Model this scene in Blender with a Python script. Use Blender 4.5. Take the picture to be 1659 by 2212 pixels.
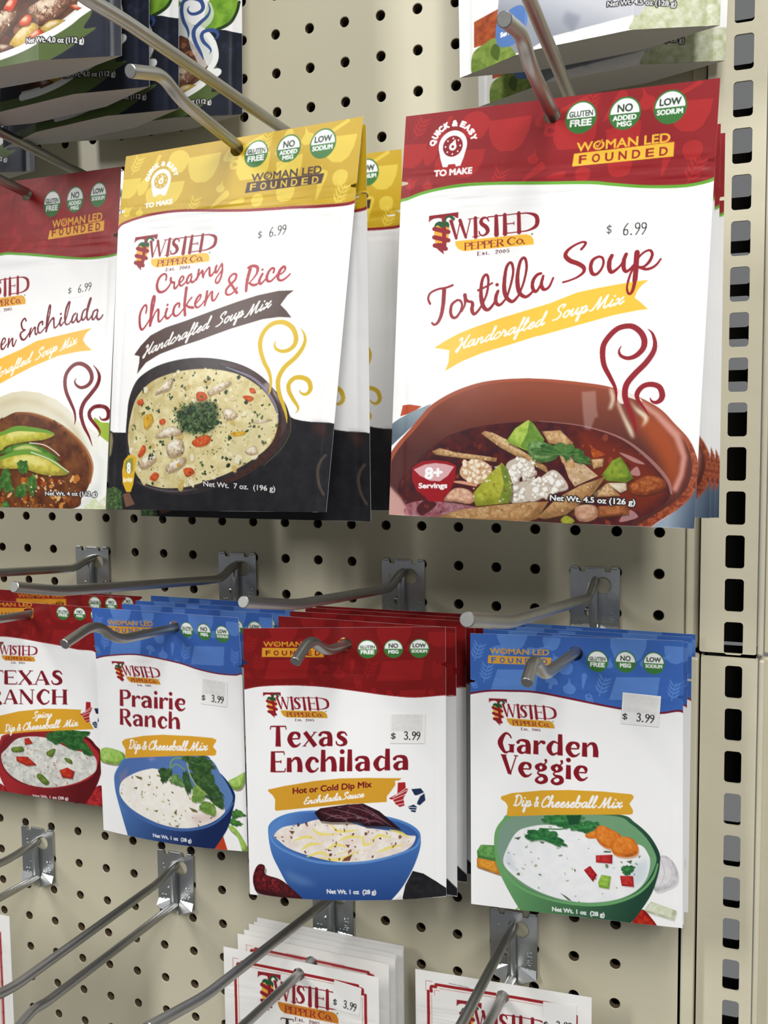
import bpy, bmesh, math, random
import numpy as np
from mathutils import Vector, Matrix
for o in list(bpy.data.objects): bpy.data.objects.remove(o)
scene = bpy.context.scene
IN = 0.0254; BASE = 1.75                                    # scene in metres; layout numbers in inches: X right, D out from the board, H up
def W(X, D, H): return Vector((X * IN, -D * IN, BASE + H * IN))
# ---------------------------------------------------------------- camera
cam = bpy.data.cameras.new('camera'); cam_ob = bpy.data.objects.new('camera', cam); scene.collection.objects.link(cam_ob); scene.camera = cam_ob
cam.sensor_fit = 'VERTICAL'; cam.sensor_height = 24.0; cam.lens = 2100.4 / 2212 * 24.0; cam.clip_start = .02; cam.clip_end = 50
Rc = ((0.92915, 0.01125, 0.36954), (0.01949, 0.99666, -0.07935), (-0.36920, 0.08093, 0.92582))
ax = [Vector((r[0], r[2], -r[1])) for r in Rc]; m = Matrix.Identity(4)
for i, a in enumerate((ax[0], -ax[1], -ax[2])):
    for j in range(3): m[j][i] = a[j]
m.translation = W(13.446, 23.809, -11.564); cam_ob.matrix_world = m
# ---------------------------------------------------------------- light: shop ceiling tubes over the aisle, and the pale shop around
scene.view_settings.view_transform = 'Standard'; scene.view_settings.look = 'None'; scene.view_settings.exposure = -0.26; scene.view_settings.gamma = 1.0
world = bpy.data.worlds.new('shop'); scene.world = world; world.use_nodes = True
world.node_tree.nodes['Background'].inputs[0].default_value = (.98, .99, 1.0, 1); world.node_tree.nodes['Background'].inputs[1].default_value = .21
def tube_light(x, y, z, lx, ly, power, aim=None):
    l = bpy.data.lights.new('ceiling_tube', 'AREA'); l.shape = 'RECTANGLE'; l.size = lx; l.size_y = ly; l.energy = power; l.color = (1.0, .99, .965)
    o = bpy.data.objects.new('ceiling_tube', l); o.location = (x, y, z)
    if aim: o.rotation_euler = (Vector(aim) - Vector((x, y, z))).to_track_quat('-Z', 'Y').to_euler()
    scene.collection.objects.link(o)
tube_light(.55, -1.15, 3.05, .35, 1.25, 30, (.2, -.1, 1.3)); tube_light(-1.5, -2.5, 3.05, .35, 1.25, 62, (.0, 0, 1.3)); tube_light(1.6, -2.6, 3.05, .35, 1.25, 60, (.2, 0, 1.4))
# ---------------------------------------------------------------- materials
def mat(name, col=(.8, .8, .8), rough=.5, metal=0.0, spec=.5, bump=None, vary=None, attr=None, gain=1.0):
    M = bpy.data.materials.new(name); M.use_nodes = True; nt = M.node_tree; b = nt.nodes['Principled BSDF']
    b.inputs['Base Color'].default_value = (*col, 1); b.inputs['Roughness'].default_value = rough; b.inputs['Metallic'].default_value = metal; b.inputs['Specular IOR Level'].default_value = spec
    tc = nt.nodes.new('ShaderNodeTexCoord')
    if attr:
        a = nt.nodes.new('ShaderNodeAttribute'); a.attribute_name = attr; nt.links.new(a.outputs['Color'], b.inputs['Base Color'])
    if vary:                                               # (scale, other colour, amount)
        n = nt.nodes.new('ShaderNodeTexNoise'); n.inputs['Scale'].default_value = vary[0]; n.inputs['Detail'].default_value = 5; nt.links.new(tc.outputs['Object'], n.inputs['Vector'])
        r = nt.nodes.new('ShaderNodeMapRange'); r.inputs[1].default_value = .35; r.inputs[2].default_value = .7; r.inputs[4].default_value = vary[2]; nt.links.new(n.outputs['Fac'], r.inputs[0])
        x = nt.nodes.new('ShaderNodeMix'); x.data_type = 'RGBA'; x.inputs[6].default_value = (*col, 1); x.inputs[7].default_value = (*vary[1], 1); nt.links.new(r.outputs[0], x.inputs[0]); nt.links.new(x.outputs[2], b.inputs['Base Color'])
    if bump:                                               # (scale, strength, distance)
        n = nt.nodes.new('ShaderNodeTexNoise'); n.inputs['Scale'].default_value = bump[0]; n.inputs['Detail'].default_value = 3; nt.links.new(tc.outputs['Object'], n.inputs['Vector'])
        u = nt.nodes.new('ShaderNodeBump'); u.inputs['Strength'].default_value = bump[1]; u.inputs['Distance'].default_value = bump[2]; nt.links.new(n.outputs['Fac'], u.inputs['Height']); nt.links.new(u.outputs[0], b.inputs['Normal'])
    return M
M_BOARD = mat('beige_enamel_board', (.545, .51, .385), .42, 0, .4, (220, .10, .0006), (9, (.51, .475, .355), .6))
M_POST = mat('beige_enamel_steel', (.60, .56, .425), .3, 0, .5, (130, .22, .0008), (30, (.55, .505, .38), .5))
M_HOLE = mat('raw_hardboard', (.12, .085, .05), .9, 0, .1)
M_DARK = mat('dark_cavity', (.012, .011, .010), .9, 0, .1)
M_BACK = mat('dark_backing', (.05, .036, .022), .9, 0, .1)  # near-black colour stands in for the shade behind the holes
M_STEEL = mat('bright_zinc_wire', (.42, .42, .405), .38, .95, .5, (300, .12, .0003), (60, (.36, .36, .35), .7))
M_PLATE = mat('zinc_plate', (.55, .57, .58), .28, .95, .5, (140, .2, .0004), (50, (.42, .45, .48), .6))
M_PRINT = mat('printed_film', rough=.36, spec=.25, attr='print', bump=(90, .10, .0008))
M_CARD = mat('printed_paper_film', rough=.5, spec=.35, attr='print', bump=(60, .12, .0008))
M_FILM = mat('white_film', (.74, .75, .76), .4, 0, .4, (60, .2, .001))
M_GUSSET = mat('white_film_shaded', (.52, .50, .48), .5, 0, .3, (60, .2, .001))  # white film greyed in its colour to stand for the shade underneath
M_STICK = mat('price_label_paper', rough=.55, spec=.3, attr='print')
def lerp(v, xs, ys):
    i = np.clip(np.searchsorted(xs, v) - 1, 0, len(xs) - 2); return ys[i] + (ys[i + 1] - ys[i]) * (v - xs[i]) / (xs[i + 1] - xs[i])
# ---- pouch surfaces: a sheet between two edges, bulging towards the aisle (inches: X right, D out from the board, H up)
def make_S(rows, amp=0.0, v0=0.28, vpk=0.72, endk=0.0, drop=0.0, trap=0.0):
    vs = np.array([r[0] for r in rows]); L = np.array([r[1] for r in rows]); R = np.array([r[2] for r in rows])
    def across(u):
        u = np.clip(u, 0, 1)
        if not trap: return np.sin(np.pi * u) ** 0.8
        q = np.clip(np.minimum(u, 1 - u) / trap, 0, 1); return q * (1 - .08 * (1 - np.sin(np.pi * u)))
    def S(u, v):
        u = np.asarray(u, float); v = np.asarray(v, float)
        l = [lerp(v, vs, L[:, k]) for k in range(3)]; r = [lerp(v, vs, R[:, k]) for k in range(3)]
        P = [l[k] + (r[k] - l[k]) * u for k in range(3)]
        t = np.clip((v - v0) / (vpk - v0), 0, 1); e = np.clip((v - vpk) / (1 - vpk), 0, 1)
        prof = (t * t * (3 - 2 * t)) * (1 - (1 - endk) * e * e)
        P[1] = P[1] + amp * prof * across(u)
        if drop:
            P[2] = P[2] - drop * (e ** 1.5) * np.sin(np.pi * np.clip(u, 0, 1)) ** 0.9
        return P[0], P[1], P[2]
    return S
SHEETS = {
  'tort': ([(0, (6.59, 5.2, -5.32), (12.48, 5.2, -5.41)), (0.2, (6.5, 5.3, -6.91), (12.41, 5.3, -7.12)), (1, (6.41, 5.9, -13.18), (12.2, 5.9, -13.31))], {'amp': 0.32, 'endk': 0.3}, 150, 206),
  'cream': ([(0, (-0.41, 4.75, -5.19), (5.48, 4.75, -5.05)), (0.21, (-0.54, 4.95, -6.79), (5.35, 4.95, -6.84)), (1, (-0.65, 5.55, -13.23), (4.87, 5.55, -13.19))], {'amp': 0.32, 'endk': 0.25}, 150, 206),
  'left': ([(0, (-7.48, 3.35, -4.95), (-1.58, 3.35, -4.95)), (0.21, (-7.45, 3.6, -7.08), (-1.6, 3.6, -7.08)), (1, (-7.38, 4.35, -13.34), (-1.63, 4.35, -13.34))], {'amp': 0.3, 'endk': 0.25}, 150, 206),
  'ench': ([(0, (2.16, 4.4, -16.03), (6.75, 3.4, -15.89)), (0.24, (2.17, 4.42, -17.44), (6.76, 3.42, -17.39)), (1, (2.18, 4.4, -22.4), (6.75, 3.45, -22.11))], {'amp': 0.12, 'endk': 0.5, 'drop': 0.1}, 117, 162),
  'gard': ([(0, (7.18, 2.9, -16.11), (11.75, 2.3, -16.09)), (0.22, (7.19, 2.95, -17.47), (11.78, 2.35, -17.62)), (1, (7.25, 3.15, -22.34), (11.84, 2.45, -22.42))], {'amp': 0.1, 'endk': 0.3}, 117, 162),
  'prai': ([(0, (-2.95, 3.35, -16.01), (1.33, 3.2, -16.05)), (0.22, (-2.87, 3.35, -17.34), (1.41, 3.2, -17.46)), (1, (-2.86, 3.3, -21.99), (1.39, 3.1, -22.02))], {'amp': 0.12, 'endk': 0.3, 'drop': 0.08}, 117, 162),
  'ranch': ([(0, (-7.86, 2.85, -16.11), (-3.26, 2.85, -16.11)), (1, (-7.9, 2.75, -21.62), (-3.3, 2.75, -21.62))], {'amp': 0.12, 'endk': 0.3}, 117, 162),
  'card': ([(0, (0.49, 2.9, -24.79), (4.83, 2.9, -24.74)), (1, (0.49, 2.9, -30.69), (4.83, 2.9, -30.64))], {'amp': 0.06, 'endk': 0.5}, 110, 150),
  'card2': ([(0, (5.45, 2.0, -24.88), (9.79, 1.9, -24.76)), (1, (5.45, 2.0, -30.78), (9.79, 1.9, -30.66))], {'amp': 0.06, 'endk': 0.5}, 110, 150),
  'beef': ([(0, (-5.45, 5.75, 4.56), (0.5, 5.75, 4.56)), (1, (-5.45, 6.05, -3.54), (0.5, 6.05, -3.54))], {'amp': 0.5, 'v0': 0.45, 'vpk': 0.97, 'endk': 1.0, 'trap': 0.3}, 150, 206),
  'beef4': ([(0, (-5.45, 0.95, 4.95), (0.5, 0.95, 4.95)), (1, (-5.45, 1.04, -3.15), (0.5, 1.04, -3.15))], {'amp': 0.4, 'v0': 0.45, 'vpk': 0.97, 'endk': 1.0, 'trap': 0.3}, 150, 206),
  'greens': ([(0, (6.5, 1.6, 4.6), (12.45, 1.6, 4.6)), (1, (6.75, 2.1, -3.6), (12.3, 2.2, -3.38))], {'amp': 0.7, 'v0': 0.45, 'vpk': 0.97, 'endk': 1, 'trap': 0.3}, 150, 206),
}
# ---------------------------------------------------------------- print artwork: anti-aliased drawing on a grid of mesh vertices
def hsh(ix, iy, seed):
    n = (ix.astype(np.int64) * 374761393 + iy.astype(np.int64) * 668265263 + seed * 974711) & 0xffffffff
    n = ((n ^ (n >> 13)) * 1274126177) & 0xffffffff
    return ((n ^ (n >> 16)) & 0xffff) / 65535.0
def vnoise(x, y, seed=0):
    ix = np.floor(x); iy = np.floor(y); fx = x - ix; fy = y - iy
    fx = fx * fx * (3 - 2 * fx); fy = fy * fy * (3 - 2 * fy)
    a = hsh(ix, iy, seed); b = hsh(ix + 1, iy, seed); c = hsh(ix, iy + 1, seed); d = hsh(ix + 1, iy + 1, seed)
    return a + (b - a) * fx + (c - a) * fy + (a - b - c + d) * fx * fy
def fbm(x, y, seed=0, n=4):
    s = 0; a = .5; t = 0
    for i in range(n):
        s = s + a * vnoise(x, y, seed + i * 7); t += a; a *= .55; x = x * 2.03; y = y * 2.03
    return s / t
def spline(pts, closed=False, n=7):
    P = [tuple(p) for p in pts]; m = len(P)
    if m < 3: return P
    out = []; d = len(P[0])
    for i in range(m if closed else m - 1):
        p0 = P[i - 1] if (i > 0 or closed) else P[0]; p1 = P[i]; p2 = P[(i + 1) % m]
        p3 = P[(i + 2) % m] if (i + 2 < m or closed) else P[-1]
        for k in range(n):
            t = k / n
            out.append(tuple(.5 * (2 * p1[j] + (p2[j] - p0[j]) * t + (2 * p0[j] - 5 * p1[j] + 4 * p2[j] - p3[j]) * t * t + (3 * p1[j] - p0[j] - 3 * p2[j] + p3[j]) * t ** 3) for j in range(d)))
    if not closed: out.append(P[-1])
    return out
def area(p): return sum(p[i - 1][0] * p[i][1] - p[i][0] * p[i - 1][1] for i in range(len(p))) / 2
def ccw(p): return p if area(p) >= 0 else p[::-1]
def ell(cx, cy, rx, ry=None, n=40, rot=0):
    ry = ry or rx; c, s = math.cos(rot), math.sin(rot)
    return [(cx + rx * math.cos(a) * c - ry * math.sin(a) * s, cy + rx * math.cos(a) * s + ry * math.sin(a) * c) for a in (2 * math.pi * i / n for i in range(n))]
def stroke_polys(pts, w=None, smooth=True, butt=False):
    """pts (x,y) or (x,y,w): a brush line as quads and discs."""
    if w is not None and len(pts[0]) == 2: pts = [(p[0], p[1], w) for p in pts]
    if smooth: pts = spline(pts)
    out = []
    for i, (x, y, ww) in enumerate(pts):
        if not (butt and math.hypot(x - pts[-1][0], y - pts[-1][1]) < ww * .55): out.append(ccw(ell(x, y, max(ww, .02) / 2, n=10)))
        if i:
            x0, y0, w0 = pts[i - 1]; dx, dy = x - x0, y - y0; d = math.hypot(dx, dy)
            if d > 1e-6:
                nx, ny = -dy / d / 2, dx / d / 2
                out.append(ccw([(x0 + nx * w0, y0 + ny * w0), (x0 - nx * w0, y0 - ny * w0), (x - nx * ww, y - ny * ww), (x + nx * ww, y + ny * ww)]))
    return out
class Canvas:
    def __init__(s, W, H, nu, base=(255, 255, 255)):
        s.W, s.H, s.nu = W, H, nu; s.k = (nu - 1) / W; s.nv = int(round(H * s.k)) + 1; s.kv = (s.nv - 1) / H
        s.a = np.empty((s.nv, s.nu, 3), np.float32); s.a[:] = np.array(base, np.float32) / 255
    def cover(s, polys, SS=4):
        E = []
        for p in polys:
            q = np.asarray([(a[0], a[1]) for a in p], float); q = q * (s.k, s.kv) + .5
            E.append(np.hstack([q, np.roll(q, -1, 0)]))
        E = np.vstack(E)
        x0 = max(0, int(E[:, 0].min()) - 1); x1 = min(s.nu, int(E[:, 0].max()) + 2); y0 = max(0, int(E[:, 1].min()) - 1); y1 = min(s.nv, int(E[:, 1].max()) + 2)
        if x1 <= x0 or y1 <= y0: return None
        w, h = x1 - x0, y1 - y0
        acc = np.zeros((h * SS, w + 2))
        ya = (E[:, 1] - y0) * SS; yb = (E[:, 3] - y0) * SS
        sg = np.where(yb > ya, 1.0, -1.0); lo = np.minimum(ya, yb); hi = np.maximum(ya, yb)
        r0 = np.clip(np.ceil(lo - .5), 0, h * SS).astype(int); r1 = np.clip(np.ceil(hi - .5), 0, h * SS).astype(int)
        cnt = r1 - r0; keep = cnt > 0
        if not keep.any(): return None
        idx = np.repeat(np.nonzero(keep)[0], cnt[keep]); st = np.cumsum(cnt[keep]) - cnt[keep]
        rows = np.arange(cnt[keep].sum()) - np.repeat(st, cnt[keep]) + r0[idx]
        t = (rows + .5 - ya[idx]) / (yb[idx] - ya[idx])
        x = np.clip(E[idx, 0] + (E[idx, 2] - E[idx, 0]) * t - x0, 0, w)
        ix = x.astype(int); fx = x - ix
        np.add.at(acc, (rows, ix), sg[idx] * (1 - fx)); np.add.at(acc, (rows, ix + 1), sg[idx] * fx)
        m = np.minimum(np.abs(np.cumsum(acc, 1)[:, :w]), 1).reshape(h, SS, w).mean(1)
        return m, x0, y0
    def grid(s, x0, y0, m):
        yy, xx = np.mgrid[y0:y0 + m.shape[0], x0:x0 + m.shape[1]]
        return xx / s.k, yy / s.kv
    def put(s, mc, col, alpha=1.0):
        if mc is None: return
        m, x0, y0 = mc; sl = s.a[y0:y0 + m.shape[0], x0:x0 + m.shape[1]]
        if callable(col):
            X, Y = s.grid(x0, y0, m); c = np.asarray(col(X, Y), np.float32) / 255
        else: c = np.array(col, np.float32) / 255
        a = (m * alpha)[..., None].astype(np.float32)
        sl += (c - sl) * a
    def poly(s, pts, col, alpha=1.0, sm=False):
        s.put(s.cover([spline(pts, True) if sm else pts]), col, alpha)
    def polys(s, ps, col, alpha=1.0): s.put(s.cover([ccw(p) for p in ps]), col, alpha)
    def soft(s, pts, col, r, alpha=1.0, sm=False, clip=None):
        """a soft-edged patch, r mm of fade"""
        p = spline(pts, True) if sm else pts
        xs = [q[0] for q in p]; ys = [q[1] for q in p]
        big = s.cover([[(min(xs) - 2 * r, min(ys) - 2 * r), (max(xs) + 2 * r, min(ys) - 2 * r), (max(xs) + 2 * r, max(ys) + 2 * r), (min(xs) - 2 * r, max(ys) + 2 * r)]], 1)
        mc = s.cover([p])
        if mc is None or big is None: return
        M = np.zeros((s.nv, s.nu)); M[mc[2]:mc[2] + mc[0].shape[0], mc[1]:mc[1] + mc[0].shape[1]] = mc[0]
        b, x0, y0 = big; M = M[y0:y0 + b.shape[0], x0:x0 + b.shape[1]]
        n = max(1, int(r * s.k / 2))
        for _ in range(3):
            for ax in (0, 1):
                pad = [(0, 0), (0, 0)]; pad[ax] = (n + 1, n); c = np.cumsum(np.pad(M, pad, mode='edge'), ax)
                M = (np.take(c, range(2 * n + 1, c.shape[ax]), ax) - np.take(c, range(0, c.shape[ax] - 2 * n - 1), ax)) / (2 * n + 1)
        if clip is not None:
            cm = s.cover([clip]); K = np.zeros((s.nv, s.nu))
            if cm: K[cm[2]:cm[2] + cm[0].shape[0], cm[1]:cm[1] + cm[0].shape[1]] = cm[0]
            M = M * K[y0:y0 + M.shape[0], x0:x0 + M.shape[1]]
        s.put((M, x0, y0), col, alpha)
    def line(s, pts, w=None, col=(0, 0, 0), alpha=1.0, smooth=True): s.put(s.cover(stroke_polys(pts, w, smooth)), col, alpha)
    def lines(s, L, col, w=None, alpha=1.0, k=1.0): s.put(s.cover([q for l in L for q in stroke_polys([(p[0], p[1], p[2] * k) for p in l] if w is None else l, w)]), col, alpha)
def inside(poly, x, y):
    c = False; j = len(poly) - 1
    for i in range(len(poly)):
        if (poly[i][1] > y) != (poly[j][1] > y) and x < (poly[j][0] - poly[i][0]) * (y - poly[i][1]) / (poly[j][1] - poly[i][1]) + poly[i][0]: c = not c
        j = i
    return c
def blob(rng, cx, cy, r, n=9, jag=.3, asp=1.0, rot=None):
    rot = rng.uniform(0, math.pi) if rot is None else rot; c, s = math.cos(rot), math.sin(rot); o = []
    for i in range(n):
        a = 2 * math.pi * i / n; rr = r * (1 + rng.uniform(-jag, jag)); x, y = rr * math.cos(a), rr * math.sin(a) * asp
        o.append((cx + x * c - y * s, cy + x * s + y * c))
    return o
def sprinkle(cv, rng, region, n, r0, r1, cols, jag=.4, asp=(.4, 1), alpha=1.0, sm=False, n_pts=7, edge=None):
    xs = [p[0] for p in region]; ys = [p[1] for p in region]; k = 0; t = 0
    while k < n and t < n * 20:
        t += 1; x = rng.uniform(min(xs), max(xs)); y = rng.uniform(min(ys), max(ys))
        if not inside(region, x, y): continue
        r = rng.uniform(r0, r1); b = blob(rng, x, y, r, n_pts, jag, rng.uniform(*asp)); c = rng.choice(cols)
        if edge: cv.poly([(p[0] + r * .15, p[1] + r * .22) for p in b], edge, .6 * alpha, sm)
        cv.poly(b, c, alpha, sm); k += 1
def mott(c0, c1, sc, seed, pw=1.0):
    """two colours of a food surface mixed by noise"""
    c0 = np.array(c0, float); c1 = np.array(c1, float)
    def f(X, Y):
        t = np.clip((fbm(X * sc, Y * sc, seed) - .5) * 2.2 + (vnoise(X * 2.1, Y * 2.1, seed + 1) - .5) * .2 + .5, 0, 1) ** pw
        return c0 + (c1 - c0) * t[..., None]
    return f
def grad(c0, c1, p0, p1):
    c0 = np.array(c0, float); c1 = np.array(c1, float); d = (p1[0] - p0[0], p1[1] - p0[1]); L = d[0] ** 2 + d[1] ** 2
    def f(X, Y):
        t = np.clip(((X - p0[0]) * d[0] + (Y - p0[1]) * d[1]) / L, 0, 1); return c0 + (c1 - c0) * t[..., None]
    return f
def chunk(cv, pts, c0, c1, seed=1, sc=.5, sm=True, rim=(60, 45, 30), hi=None):
    """one piece of food as the printed photograph shows it: mottled, paler towards its upper left"""
    p = spline(pts, True) if sm else pts
    x0, x1 = min(q[0] for q in p), max(q[0] for q in p); y0, y1 = min(q[1] for q in p), max(q[1] for q in p); h = min(y1 - y0, x1 - x0); cx, cy = sum(q[0] for q in p) / len(p), sum(q[1] for q in p) / len(p)
    cv.poly([(a + .05 * h, b + .09 * h) for a, b in p], rim, .5)
    d = tuple(.78 * c for c in c1); cv.poly(p, mott(c1, d, sc, seed + 3)); inner = [(cx + (a - cx) * .84 - .05 * h, cy + (b - cy) * .84 - .08 * h) for a, b in p]
    cv.soft(inner, mott(c0, c1, sc * 1.6, seed), max(.3, .09 * h), 1, clip=p)
    if hi: cv.soft([(cx + (a - cx) * .5 - .08 * h, cy + (b - cy) * .45 - .16 * h) for a, b in p], hi, max(.35, h * .1), .75, clip=p)
def crumbs(cv, rng, pts, n, r0, r1, c0, c1, shade, alpha=1.0):
    """crumbled cheese and the like: many small rounded lumps inside an outline"""
    cv.poly([(a + .3, b + .5) for a, b in pts], shade, .7, True); cv.poly(pts, c1, .9, True)
    for _ in range(n):
        for t in range(30):
            x = rng.uniform(min(p[0] for p in pts), max(p[0] for p in pts)); y = rng.uniform(min(p[1] for p in pts), max(p[1] for p in pts))
            if inside(pts, x, y): break
        r = rng.uniform(r0, r1); b = blob(rng, x, y, r, 8, .25, rng.uniform(.6, 1)); cv.poly([(p[0] + r * .14, p[1] + r * .24) for p in b], shade, .28, True); cv.poly(b, c1, alpha * .8, True); cv.poly([(x + (p[0] - x) * .72 - r * .1, y + (p[1] - y) * .72 - r * .14) for p in b], c0, alpha, True)
def open_bowl(pts):
    """smooth bowl outline that keeps its two cut corners at the foot"""
    n = len(pts); ym = sum(p[1] for p in pts) / n; c = [(math.hypot(pts[i][0] - pts[i - 1][0], (pts[i][1] - pts[i - 1][1])), i) for i in range(n) if (pts[i][1] + pts[i - 1][1]) / 2 > ym + .3 * (max(p[1] for p in pts) - ym)]
    i = max(c)[1]; return spline(pts[i:] + pts[:i])
def leaf(cv, pts, c0, c1, seed=1, teeth=9, deep=.16):
    """a flat parsley or cilantro leaf: toothed edge, paler veins"""
    p = spline(pts, True, 9); n = len(p); cx, cy = sum(q[0] for q in p) / n, sum(q[1] for q in p) / n; o = []
    for i, (a, b) in enumerate(p):
        t = (i * teeth / n) % 1; k = 1.06 - deep * 2 * abs(t - .5) - .5 * deep * (1 if abs(t - .0) < .12 or abs(t - 1) < .12 else 0); o.append((cx + (a - cx) * k, cy + (b - cy) * k))
    h = max(q[1] for q in p) - min(q[1] for q in p); cv.poly([(a + .03 * h, b + .07 * h) for a, b in o], (70, 80, 60), .45); cv.poly(o, mott(c0, c1, .5, seed))
    for i in range(0, n, max(1, n // teeth)): cv.line([(cx, cy), (cx + (p[i][0] - cx) * .75, cy + (p[i][1] - cy) * .75)], .22, tuple(min(255, c * 1.3 + 12) for c in c0), .6, False)
    cv.soft([(cx + (a - cx) * .5, cy + (b - cy) * .4 + h * .2) for a, b in o], c1, max(.3, h * .12), .6, clip=o)
# ---- lettering. sans: outlines of Blender's own built-in face
_oc = {}
def outline(txt):
    if txt in _oc: return _oc[txt]
    cu = bpy.data.curves.new('lettering', 'FONT'); cu.body = txt; cu.resolution_u = 5
    ob = bpy.data.objects.new('lettering', cu); bpy.context.scene.collection.objects.link(ob)
    dg = bpy.context.evaluated_depsgraph_get(); c2 = ob.evaluated_get(dg).to_curve(dg)
    out = []
    for sp in c2.splines:
        P = sp.bezier_points; n = len(P); pts = []
        if n == 0:
            pts = [(p.co[0], p.co[1]) for p in sp.points]
        for i in range(n):
            a, b = P[i], P[(i + 1) % n]; A, B, Cc, D = a.co, a.handle_right, b.handle_left, b.co
            for k in range(4):
                t = k / 4; m = 1 - t
                pts.append(tuple(m ** 3 * A[j] + 3 * m * m * t * B[j] + 3 * m * t * t * Cc[j] + t ** 3 * D[j] for j in (0, 1)))
        if len(pts) > 2: out.append(pts)
    ob.to_curve_clear() if hasattr(ob, 'to_curve_clear') else None
    bpy.data.objects.remove(ob); bpy.data.curves.remove(cu)
    _oc[txt] = out
    return out
def sans(cv, txt, p0, p1, cap, col, bold=0.0, alpha=1.0, halo=None, slant=0.0, fn=None):
    """baseline from p0 to p1 (the width is fitted), cap = capital height in mm, bold = extra stroke in mm"""
    o = outline(txt); xs = [q[0] for p in o for q in p]; x0, x1 = min(xs), max(xs)
    dx, dy = (p1[0] - p0[0]) / (x1 - x0), (p1[1] - p0[1]) / (x1 - x0); sc = cap / .71
    def T(q): return (p0[0] + (q[0] - x0) * dx + slant * q[1] * sc, p0[1] + (q[0] - x0) * dy - q[1] * sc)
    P = [[T(q) for q in p] for p in o]
    if fn: P = [[fn(q) for q in p] for p in P]
    if halo:
        cv.put(cv.cover([q for p in P for q in stroke_polys(p + [p[0]], halo[1], False)]), halo[0], alpha)
    if bold: cv.put(cv.cover([q for p in P for q in stroke_polys(p + [p[0]], bold, False)]), col, alpha)
    cv.put(cv.cover(P), col, alpha)
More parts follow.
